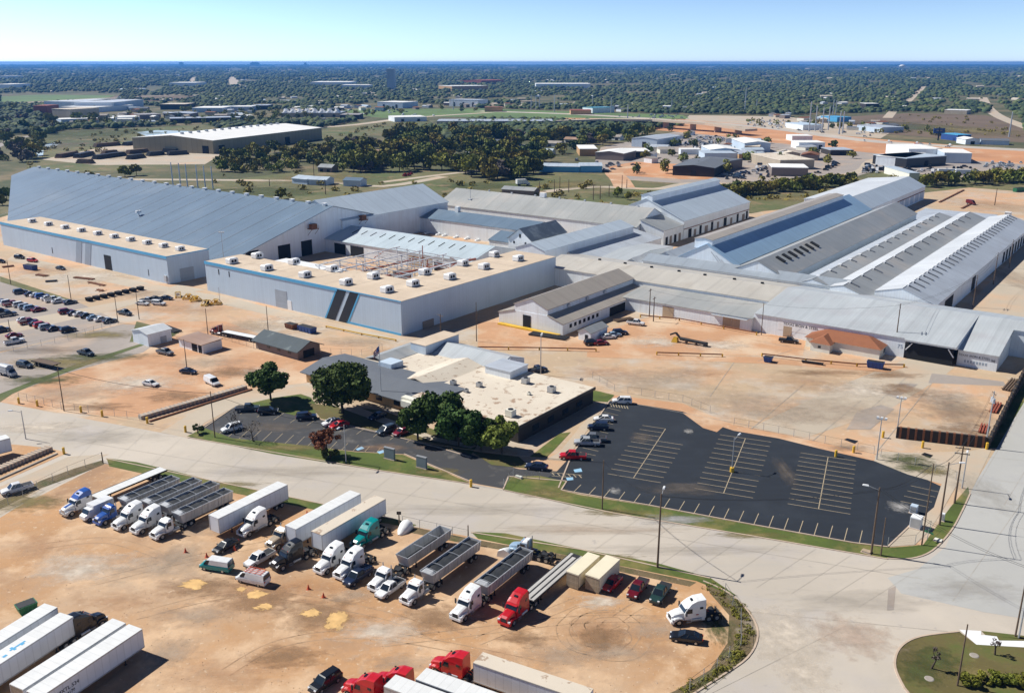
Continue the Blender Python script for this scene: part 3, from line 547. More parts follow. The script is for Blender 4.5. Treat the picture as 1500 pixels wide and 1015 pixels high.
def rooftop_unit(a, b, z, label, group, sc=1.0):
    r = empty('rooftop_unit', AB(a, b, z), ROT+R.uniform(-.05, .05), label, 'air conditioner', group)
    if 'rtu' not in CACHE:
        CACHE['rtu'] = [('casing', MB().loft([[(-1.6, -1.1, .25), (1.6, -1.1, .25), (1.6, 1.1, .25), (-1.6, 1.1, .25)], [(-1.6, -1.1, 1.5), (1.6, -1.1, 1.5), (1.6, 1.1, 1.5), (-1.6, 1.1, 1.5)], [(-1.3, -.8, 1.75), (1.3, -.8, 1.75), (1.3, .8, 1.75), (-1.3, .8, 1.75)]]).mesh('casing', M['white'])),
          ('kerb', MB().box(-1.5, 1.5, -1, 1, 0, .26).mesh('kerb', M['metal'])),
          ('intake_grille', MB().box(-.9, -.15, -1.14, -1.09, .5, 1.3).mesh('intake_grille', M['dark'])),
          ('intake_grille', MB().box(.15, .9, -1.14, -1.09, .5, 1.3).mesh('intake_grille', M['dark'])),
          ('duct', MB().tube((1.4, .3, .7), (2.1, .3, .5), .35, n=8).mesh('duct', M['white']))]
    for n, me in CACHE['rtu']: link(n, me, r)
    r.scale = (sc, sc, sc); return r
CACHE = {}
ORD = ['first', 'second', 'third', 'fourth', 'fifth', 'sixth', 'seventh', 'eighth', 'ninth', 'tenth', 'eleventh', 'twelfth', 'thirteenth', 'fourteenth', 'fifteenth', 'sixteenth', 'seventeenth', 'eighteenth', 'nineteenth', 'twentieth']
def flat_block(name, label, a0, a1, b0, b1, z, roof, wall, cat='warehouse', par=.25, trim=None):
    B = Bd(name, label, cat, (a0+a1)/2, (b0+b1)/2)
    B.part('wall', MB().box(a0, a1, b0, b1, 0, z), M[wall])
    B.part('roof', MB().box(a0-.05, a1+.05, b0-.05, b1+.05, z+.003, z+.12), M[roof])
    if trim:
        t = MB(); t.box(a0-.22, a0-.052, b0-.2, b1+.2, z-.75, z+.3); t.box(a0-.2, a1+.2, b0-.22, b0-.052, z-.06, z+.28)
        B.part('trim', t, M[trim])
    return B
# --- W1: long flat-roofed block at the left
B = flat_block('warehouse', 'long low flat-roofed warehouse with pale blue wall at the left, single row of roof units', 192, 210.5, 305, 434.5, 10.4, 'flat_tan', 'w_blue', trim='bluetrim')
wb = lambda *k, **q: wallbox(B, *k, **q)
def slant(B, at, b0, w, z, m, lean=3.2, d=.1, name='stripe'):
    mb = MB(); lo = [(at-d, b0, .02), (at+.01, b0, .02), (at+.01, b0+w, .02), (at-d, b0+w, .02)]
    hi = [(p[0], p[1]-lean, z) for p in lo]; mb.hexa(lo, hi); return B.part(name, mb, M[m])
slant(B, 192, 367.5, 4.3, 10.35, 'paleblue2'); slant(B, 192, 360.4, 4.3, 10.35, 'paleblue2')
wallbox(B, 'door', 'a-', 192, 344, 349, 0, 6, 'dark'); wallbox(B, 'door', 'b-', 305, 197, 203, 0, 5, 'greydoor', .12)
wallbox(B, 'downpipe', 'a-', 192, 390, 390.4, 1.5, 4, 'black'); wallbox(B, 'downpipe', 'a-', 192, 318, 318.3, 1.5, 4, 'black'); wallbox(B, 'meter_box', 'a-', 192, 306, 307.5, 1, 3.2, 'steel', .5)
for i in range(10):
    x, y = 42+i*24.1, 324+i*4.55
    a, b = QA(x+5, y+1, 10.5)
    rooftop_unit(a, b, 10.53, '%s air-conditioning unit from the left on the roof of the left warehouse' % ORD[i], 'units in a row on the left warehouse roof', .95)
# --- W2: L-shaped block with the striped wall
B = flat_block('warehouse', 'L-shaped flat-roofed warehouse with two dark slanting stripes on its pale wall', 194.6, 210.5, 187.6, 285, 10.8, 'flat_tan', 'w_blue')
B.part('wall', MB().box(210.51, 278, 187.6, 206.5, 0, 10.8), M['w_blue'])
B.part('roof', MB().box(210.56, 278.05, 187.55, 206.55, 10.803, 10.92), M['flat_tan'])
B.part('wall', MB().box(210.51, 217, 206.51, 231, 0, 10.8), M['w_blue']); B.part('roof', MB().box(210.56, 217.05, 206.56, 231.05, 10.803, 10.92), M['flat_tan'])
t = MB(); t.box(194.37, 194.54, 215.4, 285.2, 10.0, 11.05); t.box(194.37, 194.54, 187.4, 215.38, 10.7, 11.02); B.part('trim', t, M['bluetrim'])
t = MB(); t.box(194.5, 194.62, 188, 212, 0, .7); B.part('trim', t, M['bluetrim'])
TB = (221.4, 217.3, 215.6, 211.7); TL = 6.1
for b0, w, m_ in ((TB[1], TB[0]-TB[1], 'navy'), (TB[3], TB[2]-TB[3], 'navy'), (TB[0]+.02, .7, 'bluetrim'), (TB[3]-.72, .7, 'bluetrim')): slant(B, 194.6, b0, w, 10.75, m_, TL)
wallbox(B, 'door', 'a-', 194.6, 240.5, 246.5, 0, 6.2, 'greydoor', .1); wallbox(B, 'door', 'a-', 194.6, 238.3, 240.4, 0, 3.2, 'white', .1)
wallbox(B, 'wall_mark', 'a-', 194.6, 277, 277.4, 7, 9, 'black'); wallbox(B, 'wall_mark', 'a-', 194.6, 271, 271.4, 7, 9, 'black')
wallbox(B, 'hood', 'b-', 187.6, 204, 209, 0, 2.4, 'browndoor', .3)  # box stands in for the shadow on something low by the wall
mb = MB()
for k in range(9): mb.box(210.6+k*7.4, 210.7+k*7.4, 188, 206, 10.923, 10.94)
for k in range(8): mb.box(195, 210, 214+k*9, 214.12+k*9, 10.923, 10.94)
B.part('roof_seam', mb, M['joint'])
U2 = [(340, 383), (377, 375), (391, 393), (431, 384), (447, 403), (487, 394), (507, 414), (547, 405), (567, 425), (605, 416), (622, 399), (659, 406), (678, 386), (709, 391), (724, 373), (759, 379)]
for i, (x, y) in enumerate(U2):
    a, b = QA(x, y+2, 10.9)
    rooftop_unit(a, b, 10.93, '%s air-conditioning unit from the left on the roof of the striped warehouse' % ORD[i], 'units on the striped warehouse roof', 1.15)
# --- S1: huge A-frame shed
def near(a): return 19.5-.272*(275.5-a)
B = Bd('storage_shed', 'huge blue-grey A-frame storage shed with vents along its ridge, behind the left warehouse', 'shed', 275, 400)
mb = MB(); pr = [(211, 0), (340, 0), (340, 2.0), (275.5, 19.2), (211, 1.7)]
mb.prism(pr, 305, 468, 'b'); mb.prism([(262, 0), (340, 0), (340, 2.0), (275.5, 19.2), (262, 15.5)], 468.02, 566, 'b'); B.part('wall', mb, M['w_white'])
mb = MB()
tl = [(275.5, 567, 19.5), (275.5, 304.4, 19.5), (210.6, 304.4, near(210.6)), (210.6, 470, near(210.6)), (261.5, 567, near(261.5))]
for dz in (0,): mb.add([(x, y, z+.02) for x, y, z in tl]+[(x, y, z-.25) for x, y, z in tl], [(0, 1, 2, 3, 4), (9, 8, 7, 6, 5)]+[(i, 5+i, 5+(i+1) % 5, (i+1) % 5) for i in range(5)])
tr = [(275.5, 304.4, 19.5), (275.5, 567, 19.5), (340.4, 567, 2.1), (340.4, 304.4, 2.1)]
mb.add([(x, y, z+.02) for x, y, z in tr]+[(x, y, z-.25) for x, y, z in tr], [(0, 1, 2, 3), (7, 6, 5, 4)]+[(i, 4+i, 4+(i+1) % 4, (i+1) % 4) for i in range(4)])
B.part('roof', mb, M['r_blue_b'])
B.part('end_wall', MB().add([(261.5, 566.5, near(261.5)-.3), (210.8, 469.5, near(210.8)-.3), (210.8, 469.5, 0), (261.5, 566.5, 0)], [(0, 1, 2, 3)]), M['w_blue'])
for i in range(24):
    mb = MB(); y = 560-i*10.9
    mb.box(275-.7, 275+.7, y-.9, y+.9, 19.3, 20.2); mb.box(275-.9, 275+.9, y-1.05, y+1.05, 20.2, 20.35); B.part('ridge_vent', mb, M['white'])
mb = MB()
for i in range(16): 
    y = 315+i*12; mb.bar((275.4, y, 19.58), (212, y, near(212)+.06), .12, .06)
B.part('roof_rib', mb, M['r_lt_b'])
for (a0, a1) in ((227.5, 234), (244, 250.5), (256.5, 262.5)): wallbox(B, 'door', 'b-', 305, a0, a1, 0, 6.5, 'dark', .1)
for (px, py) in ((466, 330), (535, 318)):
    a, z = 0, 0
    a = 262.5 if px < 500 else 292; z = 11.5
    mb = MB(); mb.box(a-2, a+2, 302, 304.9, z-.3, z); mb.box(a-1.6, a+1.4, 302.4, 304.2, z, z+1.9)
    for s in (-2, 2): mb.bar((a+s, 302.1, z), (a+s, 302.1, z+1.2), .08, .08); mb.bar((a+s, 304.9, z-3), (a+s, 302.2, z-.3), .12, .12)
    mb.bar((a-2, 302.1, z+1.2), (a+2, 302.1, z+1.2), .08, .08); mb.bar((a-2, 302.1, z+.6), (a+2, 302.1, z+.6), .08, .08)
    B.part('service_platform', mb, M['rust'])
mb = MB(); mb.box(241, 241.5, 402, 402.5, 10, 12.6); mb.box(240, 242.4, 401.6, 403, 11.6, 12.6); B.part('roof_fan', mb, M['white'])
# --- S2: white curved-looking shed behind
B = gable('storage_shed', 'white round-cornered shed rising behind the right end of the huge A-frame shed', 280, 352, 304, 338, 12.4, 20, 'a', 'r_pale_a', 'w_white', over=.5)
# --- S5 low hall behind the courtyard
B = gable('factory_hall', 'low pale-roofed hall along the back of the steel-framed courtyard', 270, 301, 222, 312, 5.6, 9.4, 'b', 'r_pale_b', 'w_white', mid=285)
for k in range(12): 
    b = 296-k*5.6; mb = MB(); mb.bar((278, b, 7.95), (282, b, 8.97), .35, .12); B.part('skylight', mb, M['dark'])
wallbox(B, 'door', 'a-', 270, 281, 289, 0, 4.6, 'dark'); wallbox(B, 'door', 'a-', 270, 292, 299, 0, 4.6, 'dark'); wallbox(B, 'door', 'a-', 270, 236, 241, 0, 4, 'dark'); wallbox(B, 'door', 'a-', 270, 242, 255, 0, 4.5, 'tandoor')
# --- S4 white-walled hall with vent hoods
B = gable('factory_hall', 'white-walled hall with a row of round vent hoods, grey-blue roof', 331, 353, 238, 309, 7.2, 10, 'b', 'r_blue_b', 'w_white')
for i, (x, y) in enumerate([(627, 341), (644, 343), (653, 344.5), (670, 347), (686, 349), (701.6, 351.6)]):
    p = 331.0; bz = None
    u = (x-CX)/F; v = (y-CY)/F; d = Vector((u, CP-v*SP, -(SP+v*CP))); da = d.x*SA+d.y*CA; t = p/da; b = (-d.x*CA+d.y*SA)*t; z = H+d.z*t
    mb = MB(); mb.tube((331, b, z), (329.4, b, z), .9, .9, n=10); mb.tube((329.4, b, z), (328.6, b, z-.5), .95, 1.0, n=10); B.part('vent_hood', mb, M['white'])
mb = MB(); mb.box(341, 343, 288, 290, 9.8, 12.6); B.part('ridge_vent', mb, M['white'])
# --- S3 long grey shed
B = gable('factory_hall', 'long grey-roofed hall with white gable end in the middle of the plant', 368, 400, 204, 325, 7.5, 14.2, 'b', 'r_grey_b', 'w_white')
wallbox(B, 'door', 'b-', 204, 379, 383.5, 0, 6, 'tandoor')
mb = MB(); mb.box(383, 385, 266, 269, 14.2, 16.4); B.part('ridge_vent', mb, M['white'])
for k in range(7): B.part('ridge_vent', MB().box(383.6, 384.4, 212+k*15, 212.8+k*15, 14.3, 15.1), M['steel'])
mb = MB(); mb.tube((375, 308, 10.5), (375, 308, 16), .12); mb.box(374, 376, 307, 309, 10.2, 11); B.part('mast', mb, M['steel'])
# --- S8 big pale shed beyond
B = gable('factory_hall', 'large pale-roofed shed with raised ridge monitor and dark doors, farthest hall of the plant', 391, 468, 191.5, 232.5, 8.6, 17.4, 'a', 'r_pale_a', 'w_white')
monitor(B, 391.5, 467, 209, 215, 15.6, 18.9, 19.9, 'r_pale_a', 'w_white')
for i, a in enumerate((396, 402, 408, 414, 421, 428, 436, 444, 452, 459, 464)): wallbox(B, 'door', 'b-', 191.5, a, a+(2.4 if i % 3 else 3.4), 0, 3.2 if i % 2 else 4.2, 'browndoor' if i % 2 else 'dark')
mb = MB(); mb.box(391, 468, 191.25, 191.45, 4.6, 4.9); B.part('wall_rail', mb, M['rust'])
B = gable('annex', 'small grey-roofed annex tucked between the grey hall and the large pale shed', 400.4, 390.6+1, 191.5, 206, 6.5, 10, 'a', 'r_grey_a', 'w_white') if False else gable('annex', 'small grey-roofed annex joining the grey hall to the large pale shed', 371, 390.5, 191.5, 203.6, 6.8, 10.5, 'a', 'r_grey_a', 'w_white', mid=203.59)
for i, a in enumerate((373, 377, 381.5, 386)): wallbox(B, 'door', 'b-', 191.5, a, a+2.2, 0, 3.6, 'browndoor' if i % 2 else 'dark')
# --- S6 weathered dark monitor gable
B = gable('factory_hall', 'narrow white gabled hall with weathered dark corrugated roof', 307, 333, 219.5, 231.5, 8.8, 13.2, 'a', 'r_dark_a', 'w_white', over=.5)
wallbox(B, 'window', 'a-', 307, 225, 225.9, 9.5, 11, 'dark')
wallbox(B, 'window', 'a-', 307, 222.2, 223, 6.8, 7.8, 'dark'); wallbox(B, 'window', 'a-', 307, 228.2, 229, 6.8, 7.8, 'dark')
B = gable('annex', 'small blue-grey roofed annex left of the narrow white gabled hall', 312, 330, 232, 246, 5.5, 8.2, 'b', 'r_blue_b', 'w_white')
# --- S7 hall with a shadowed slope
B = gable('factory_hall', 'hall with a tall raised monitor throwing shade on its right roof slope', 305, 365, 189.5, 219, 4.6, 7.6, 'a', 'r_lt_a', 'w_white', mid=206)
monitor(B, 288.5, 358, 200, 214, 4.0, 9.7, 12.0, 'r_pale_a', 'w_white')
# --- S15 long cross shed
B = gable('cross_shed', 'very long low cross shed, beige and grey roof, across the heads of the long sheds', 277.5, 305, 104, 193.5, 6.6, 8.6, 'b', 'r_beige_b', 'w_white', cat='shed', mid=291, eave2=6.4)
E2 = MB().prism([(264, 0), (305, 0), (305, 6.4), (291, 8.6), (264, 5.6)], 59, 103.9, 'b'); E2.prism([(264, 4.8), (305, 0), (305, 6.4), (291, 8.6), (264, 5.6)], 45.5, 58.98, 'b')
E2.prism([(266, 0), (305, 0), (305, 6.4), (291, 8.6), (266, 4.4)], 35.5, 45.48, 'b'); E2.prism([(284, 0), (305, 0), (305, 6.4), (291, 8.6), (284, 7.6)], -25, 35.48, 'b')
B.part('wall', E2, M['w_white'])
B.part('roof', slope_roof([(263.6, 5.85), (291, 8.88), (305.4, 6.6)], 59.02, 103.6, 'b'), M['r_lt_b'])
B.part('roof', slope_roof([(262.6, 5.75), (291, 8.87), (305.4, 6.6)], 45.5, 59, 'b'), M['r_lt_b'])
B.part('roof', slope_roof([(265.4, 4.62), (291, 8.86), (305.4, 6.6)], 35.2, 45.48, 'b'), M['r_lt_b'])
B.part('roof', slope_roof([(283.6, 7.82), (291, 8.85), (305.4, 6.6)], -25, 35.18, 'b'), M['r_lt_b'])
bay = MB(); bay.box(263.8, 263.98, 46.2, 58.4, .02, 4.75); B.part('gateway', bay, M['dark'])
br = MB(); br.bar((263.6, 47.6, 4.7), (263.6, 46, 2.6), .25, .25); br.bar((263.6, 57.0, 4.7), (263.6, 58.6, 2.6), .25, .25); B.part('gateway_brace', br, M['white'])
for k, b in enumerate((112, 122, 133, 143, 154, 165, 176)): B.part('ridge_vent', MB().box(290.6, 291.4, b, b+.9, 8.6, 9.3), M['dark'])
wallbox(B, 'door', 'a-', 264, 91.6, 94.2, .02, 3.4, 'tandoor'); wallbox(B, 'door', 'a-', 277.5, 168, 171.5, 0, 4, 'dark')
wallbox(B, 'sign_board', 'a-', 264, 82, 96, 2.0, 4.9, 'white', .05)
def lettering(B, txt, at, bmid, z, size, m, name='lettering'):
    cu = bpy.data.curves.new(name, 'FONT'); cu.body = txt; cu.size = size; cu.align_x = 'CENTER'; cu.extrude = .01
    cu.materials.append(M[m]); o = bpy.data.objects.new(name, cu); COL.objects.link(o)
    bpy.context.view_layer.update(); dg = bpy.context.evaluated_depsgraph_get()
    me = bpy.data.meshes.new_from_object(o.evaluated_get(dg)); bpy.data.objects.remove(o); 
    t = link(name, me, B.r, (at-B.o[0], bmid-B.o[1], z)); t.rotation_euler = (math.pi/2, 0, -math.pi/2); return t
lettering(B, 'TEXAS IRON & STEEL', 263.93, 89, 3.75, 1.15, 'black')
lettering(B, 'TEXAS IRON & STEEL', 265.97, 41.3, 2.9, .85, 'black'); lettering(B, '98', 265.97, 36.6, 2.5, 1.0, 'black')
mb = MB()
for k in range(8): mb.box(265.95, 265.99, 38+k*.75, 38.4+k*.75, 1.2, 1.9)
B.part('faded_mark', mb, M['paleblue2'])
lettering(B, '75', 263.97, 60.2, 2.6, 1.6, 'paleblue2')
B = gable('cross_shed', 'blue-grey roofed strip shed just behind the ridge of the long cross shed', 305.5, 317, 90, 166, 7.4, 9.2, 'b', 'r_strip_b', 'w_white')
B = gable('lean_to', 'grey lean-to with white wall and tan doors in front of the beige-roofed cross shed', 262.5, 277.4, 103.9, 149.5, 4.2, 5.5, 'b', 'r_grey_b', 'w_white', mid=277.39)
wallbox(B, 'door', 'a-', 262.5, 130.5, 134.5, 0, 3.6, 'tandoor'); wallbox(B, 'door', 'a-', 262.5, 110.5, 113.3, 0, 3.5, 'tandoor'); wallbox(B, 'door', 'a-', 262.5, 107.6, 110.4, 0, 3.5, 'tandoor')
mb = MB(); mb.box(261.2, 262.4, 105, 117, 3.75, 3.9); B.part('awning', mb, M['steel'])
# --- S9/S10 the blue-roofed shed and its white extension
B = gable('long_shed', 'long shed with bright blue right roof slope and white gable front', 316, 484, 132.7, 157, 8, 14.6, 'a', 'r_sky_a', 'w_white')
monitor(B, 317.5, 470, 143.4, 150.6, 12.5, 16.0, 16.6, 'r_tan_a', 'w_white')
for k in range(3): B.part('downpipe', MB().bar((315.9, 143-k*2, 12-k*1.2), (315.9, 137-k*1.4, 5.4), .18, .18), M['steel'])
B = gable('long_shed', 'pale extension with sunlit-white left slope at the far end of the blue-roofed shed', 484.5, 598, 134, 168, 8, 12.9, 'a', 'r_pale_a', 'w_white', mid=144, eave2=10.2)
B.part('roof_sheet', MB().add([(484.2, 144.2, 13.21), (598.3, 144.2, 13.21), (598.3, 168.3, 10.54), (484.2, 168.3, 10.54)], [(0, 1, 2, 3)]), M['r_white_a'])  # white sheet paints the sun's brightness onto the left slope
B.part('wall_rail', MB().box(490, 597, 133.75, 133.95, 5.2, 5.6), M['rust'])
for k in range(9): wallbox(B, 'wall_panel', 'b-', 134, 500+k*11, 507+k*11, .5, 5, 'w_blue', .1)
# left neighbour with pale roof and small white gables
B = gable('long_shed', 'narrow grey shed with cream edge, left of the blue-roofed shed', 322, 372, 160, 170, 5.4, 8.2, 'a', 'r_lt_a', 'w_white')
B.part('roof_edge', MB().bar((321.5, 160, 5.6), (372, 160, 5.6), .7, .25), M['tandoor'])
B = gable('annex', 'little white gable house between the cross shed and the narrow grey shed', 306, 320, 167, 175, 5, 7.6, 'a', 'r_white_a', 'w_white')
B = gable('annex', 'grey-roofed wing running beside the hall with the tall monitor', 308, 350, 176, 188, 4.6, 6.2, 'b', 'r_lt_b', 'w_white')
# --- S11 grey shed
B = gable('long_shed', 'long grey-roofed shed with white gable front, right of the blue-roofed shed', 309, 487, 111.5, 132, 7.6, 12.3, 'a', 'r_grey_a', 'w_blue')
wallbox(B, 'gable_cladding', 'a-', 309, 111.8, 131.7, 4, 7.5, 'w_white', .05)
B.part('gable_cladding', MB().prism([(112, 7.5), (131.5, 7.5), (121.75, 12.2)], 308.9, 308.97, 'a'), M['w_white'])
for k in range(7):
    a = 322+k*6; mb = MB(); mb.bar((a, 119.9, 11.95), (a, 116.6, 10.45), 1.9, .5); B.part('roof_louvre', mb, M['dark'])
# --- S12, S13, S14
def dormer_shed(label, a0, a1, b0, br, b1, e0, zr, e1, n, rr, rl, f0=.06, f1=.98):
    B = gable('long_shed', label, a0, a1, b0, b1, e0, zr, 'a', rr, 'w_white', mid=br, eave2=e1, over=.1)
    k1 = (zr-e1)/(b1-br)
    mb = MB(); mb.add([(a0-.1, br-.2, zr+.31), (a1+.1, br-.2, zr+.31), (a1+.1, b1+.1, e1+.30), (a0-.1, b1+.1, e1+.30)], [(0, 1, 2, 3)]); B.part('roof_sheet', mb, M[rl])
    k0 = (zr-e0)/(br-b0)
    for i in range(n):
        a = a0+(a1-a0)*(f0+(f1-f0)*i/(n-1)); mb = MB()
        mb.bar((a, br-.6, zr-k0*.6+.36), (a, br-(br-b0)*.38, zr-k0*(br-b0)*.38+.36), n < 20 and .9 or .7, .35, 1); mb.box(a-.6, a+.6, br-.8, br+.4, zr-.3, zr+.55, 0)
        B.part('roof_louvre', mb, [M['white'], M['shingle']])
    return B
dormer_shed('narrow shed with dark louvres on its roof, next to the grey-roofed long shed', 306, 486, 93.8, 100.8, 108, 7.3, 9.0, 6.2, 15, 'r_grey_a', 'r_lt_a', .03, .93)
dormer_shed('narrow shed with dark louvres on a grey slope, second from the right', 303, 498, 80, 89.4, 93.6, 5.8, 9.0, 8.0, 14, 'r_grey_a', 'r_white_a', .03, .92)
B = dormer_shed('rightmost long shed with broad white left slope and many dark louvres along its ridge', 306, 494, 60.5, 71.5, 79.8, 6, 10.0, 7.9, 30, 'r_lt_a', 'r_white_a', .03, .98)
for k in range(10): wallbox(B, 'opening', 'b-', 60.5, 420+k*7, 424+k*7, .3, 4.8, 'dark')
wallbox(B, 'opening', 'b-', 60.5, 318, 330, .2, 5.2, 'dark'); wallbox(B, 'opening', 'b-', 60.5, 360, 366, .2, 5.2, 'dark')
B = Bd('low_roof', 'low flat grey roof spanning the far ends of the louvred sheds', 'shed', 510, 92)
B.part('wall', MB().box(487, 530, 82, 117, 0, 4.2), M['w_white']); B.part('roof', MB().box(486.9, 530.2, 81.8, 117.2, 4.203, 4.4), M['r_lt_a'])
# --- S17 shed with clerestory in front
B = Bd('clerestory_shed', 'grey shed with raised clerestory roof and dark doorway before the long cross shed', 'shed', 252, 160.5)
B.part('wall', MB().prism([(148.4, 0), (172.9, 0), (172.9, 3.6), (166.8, 5.2), (154.1, 5.4), (148.4, 3.6)], 224.2, 277, 'a'), M['w_white'])
B.part('roof', slope_roof([(148.0, 3.75), (154.1, 5.62)], 224, 277, 'a'), M['r_tan_a']); B.part('roof', slope_roof([(166.8, 5.5), (173.3, 3.75)], 224, 277, 'a'), M['r_tan_a'])
monitor(B, 224.3, 277.2, 154.1, 166.8, 5.0, 7.3, 9.9, 'r_tan_a', 'w_white', name='clerestory')
wallbox(B, 'door', 'a-', 224.2, 160.4, 163.4, 0, 4.3, 'dark', .1)
for k in range(7): wallbox(B, 'window', 'b-', 148.4, 228+k*2.6, 229.3+k*2.6, 1.6, 2.8, 'dark')
wallbox(B, 'opening', 'b-', 148.4, 252, 262, 0, 2.9, 'dark')  # near-black panel paints in the shadow of the side porch
for k in range(3): B.part('vent_box', MB().box(235+k*11, 236.2+k*11, 153.5, 154.05, 5.9, 6.9), M['steel'])
mb = MB(); mb.box(222.2, 224, 149, 172, 0, .5); B.part('dock', mb, M['yellow'])
# small hut beside
def hut(name, label, pxs, eave, ridge, roof, wall, axis='a', cat='hut', over=.3):
    q = [QA(*p) for p in pxs]; a0 = min(x[0] for x in q); a1 = max(x[0] for x in q); b0 = min(x[1] for x in q); b1 = max(x[1] for x in q)
    return gable(name, label, a0, a1, b0, b1, eave, ridge, axis, roof, wall, cat, over=over), a0, a1, b0, b1
B, a0, a1, b0, b1 = hut('hut', 'small white hut with pale gable roof beside the parked cars in the plant yard', [(848, 496), (865, 500), (888, 489)], 2.6, 3.7, 'r_grey_a', 'w_white')
wallbox(B, 'door', 'a-', a0, b0+1, b0+2, 0, 2.0, 'dark')
B, a0, a1, b0, b1 = hut('shed', 'white metal shed with white gable roof at the corner of the worker parking', [(196, 500), (218, 507), (249, 497)], 3.6, 4.5, 'r_white_a', 'w_white', 'a', 'shed')
wallbox(B, 'door', 'b-', b0, a0+4, a0+6, 0, 2.1, 'greydoor')
# open brown-roofed shed
q = [QA(263, 507), QA(303, 516), QA(317, 511)]
a0, b1 = q[0]; b0 = q[1][1]; a1 = a0+6.5
B = Bd('shed', 'low white shed with rusty brown roof and dark open front beside the metal shed', 'shed', (a0+a1)/2, (b0+b1)/2)
B.part('wall', MB().box(a0, a1, b0, b1, 0, 2.6), M['w_white']); B.part('roof', MB().hexa([(a0-.6, b0-.3, 2.61), (a1+.3, b0-.3, 2.9), (a1+.3, b1+.3, 2.9), (a0-.6, b1+.3, 2.61)], [(a0-.6, b0-.3, 2.8), (a1+.3, b0-.3, 3.1), (a1+.3, b1+.3, 3.1), (a0-.6, b1+.3, 2.8)]), M['r_rust_a'])
wallbox(B, 'opening', 'a-', a0, b0+.5, b0+5.2, .1, 2.3, 'dark'); wallbox(B, 'post', 'a-', a0, b0+2, b0+2.4, 0, 2.4, 'white', .15)
# dark roofed gatehouse
q = [QA(376, 509), QA(438, 526), QA(463, 514)]
a0 = q[0][0]-.2; b1 = q[0][1]; b0 = q[1][1]; a1 = q[2][0]
B = gable('gatehouse', 'single-storey block house with dark green shingle roof behind the office', a0, a0+8.2, b0, b1, 2.7, 4.5, 'b', 'shingle2', 'stone', 'building', over=.9)
for k in range(3): wallbox(B, 'window', 'a-', a0, b0+3+k*4.5, b0+4.2+k*4.5, 1.2, 2.1, 'glass')
wallbox(B, 'porch', 'b-', b0, a0+2, a0+6, 0, 2.2, 'dark')  # flat dark panel, paints the shade under the porch
# red-roofed house
q = [QA(1176, 509), QA(1288, 525)]
a0 = q[1][0]-.5; b1 = q[0][1]; b0 = q[1][1]; a1 = a0+9.5
B = Bd('house', 'small cream house with terracotta hip roof in front of the long cross shed', 'house', (a0+a1)/2, (b0+b1)/2)
B.part('wall', MB().box(a0, a1, b0, b1, 0, 2.9), M['stucco'])
def hip(a0, a1, b0, b1, e, r, o=.5):
    a0 -= o; a1 += o; b0 -= o; b1 += o; m = (a0+a1)/2; h = (a1-a0)/2
    return MB().add([(a0, b0, e), (a1, b0, e), (a1, b1, e), (a0, b1, e), (m, b0+h, r), (m, b1-h, r)], [(0, 4, 5, 3), (1, 2, 5, 4), (0, 1, 4), (2, 3, 5), (0, 3, 2, 1)])
B.part('roof', hip(a0, a1, b0, b1, 2.91, 5.0), M['shinglered'])
c = b0+(b1-b0)*.76; B.part('wing_wall', MB().box(a0-3.2, a0-.01, c-3, c+2.6, 0, 2.6), M['stucco'])
B.part('wing_roof', MB().add([(a0-3.7, c-3.4, 2.61), (a0-3.7, c+3, 2.61), (a0+3, c+3, 2.61), (a0+3, c-3.4, 2.61), (a0-1, c-.2, 4.3), (a0+3, c-.2, 4.3)], [(0, 1, 4), (0, 4, 5, 3), (1, 2, 5, 4), (2, 3, 5)]), M['shinglered'])
wallbox(B, 'window', 'a-', a0-3.2, c-.4, c+.4, 1.2, 1.9, 'glass'); wallbox(B, 'window', 'b-', b0, a0+4, a0+5.5, .9, 2.1, 'glass')
# ---------------- office
B = Bd('office_building', 'low office building with grey shingle front wing and cream flat roof behind the big trees', 'office', 165, 140)
B.part('wall', MB().box(149.6, 180.5, 110.2, 141.5, 0, 3.9), M['brick2']); B.part('roof', MB().box(149.4, 180.7, 110, 141.6, 3.903, 4.15), M['flat_cream'])
B.part('roof_edge', MB().box(149.2, 180.9, 109.75, 109.98, 3.5, 4.2), M['black'])
B.part('wall', MB().box(148.8, 163, 141.7, 178.5, 0, 3.0), M['brick'])
B.part('roof', slope_roof([(147.6, 2.95), (155.6, 4.75), (163.5, 3.9)], 134, 179.5, 'b'), M['shingle'])
B.part('wall', MB().box(163.02, 183, 141.7, 172, 0, 3.6), M['brick2']); B.part('roof', MB().box(163.3, 183.2, 141.7, 172.2, 3.603, 3.8), M['flat_cream'])
for k in range(5): wallbox(B, 'window', 'a-', 148.8, 145+k*6, 147+k*6, .9, 2.2, 'glass')
wallbox(B, 'porch', 'a-', 148.8, 172, 176, 0, 2.4, 'dark'); 
for k in range(4): wallbox(B, 'window', 'b-', 110.2, 155+k*6, 157.4+k*6, 1.1, 2.4, 'glass')
mb = MB(); mb.box(147.2, 148.8, 136.5, 143, 2.6, 4.3); mb.box(146.5, 147.2, 137, 142.5, 2.2, 3.7); B.part('entrance_canopy', mb, M['stucco'])
B.part('rear_wing', MB().prism([(178, 0), (190, 0), (190, 3.6), (184, 5.4), (178, 3.6)], 138, 160, 'b'), M['w_white'])
B.part('rear_wing_roof', slope_roof([(177.6, 3.7), (184, 5.65), (190.4, 3.7)], 138.3, 160.4, 'b'), M['r_lt_b'])
B.part('rear_block', MB().box(173, 180.5, 130, 138, 3.95, 6.0), M['w_white']); B.part('rear_block_roof', MB().box(172.8, 180.7, 129.8, 138.2, 6.003, 6.15), M['r_lt_a'])
B.part('stair_block', MB().box(176, 190, 161, 166.5, 0, 6.3), M['w_blue']); B.part('stair_block_roof', MB().box(175.9, 190.1, 160.9, 166.6, 6.303, 6.45), M['flat_tan'])
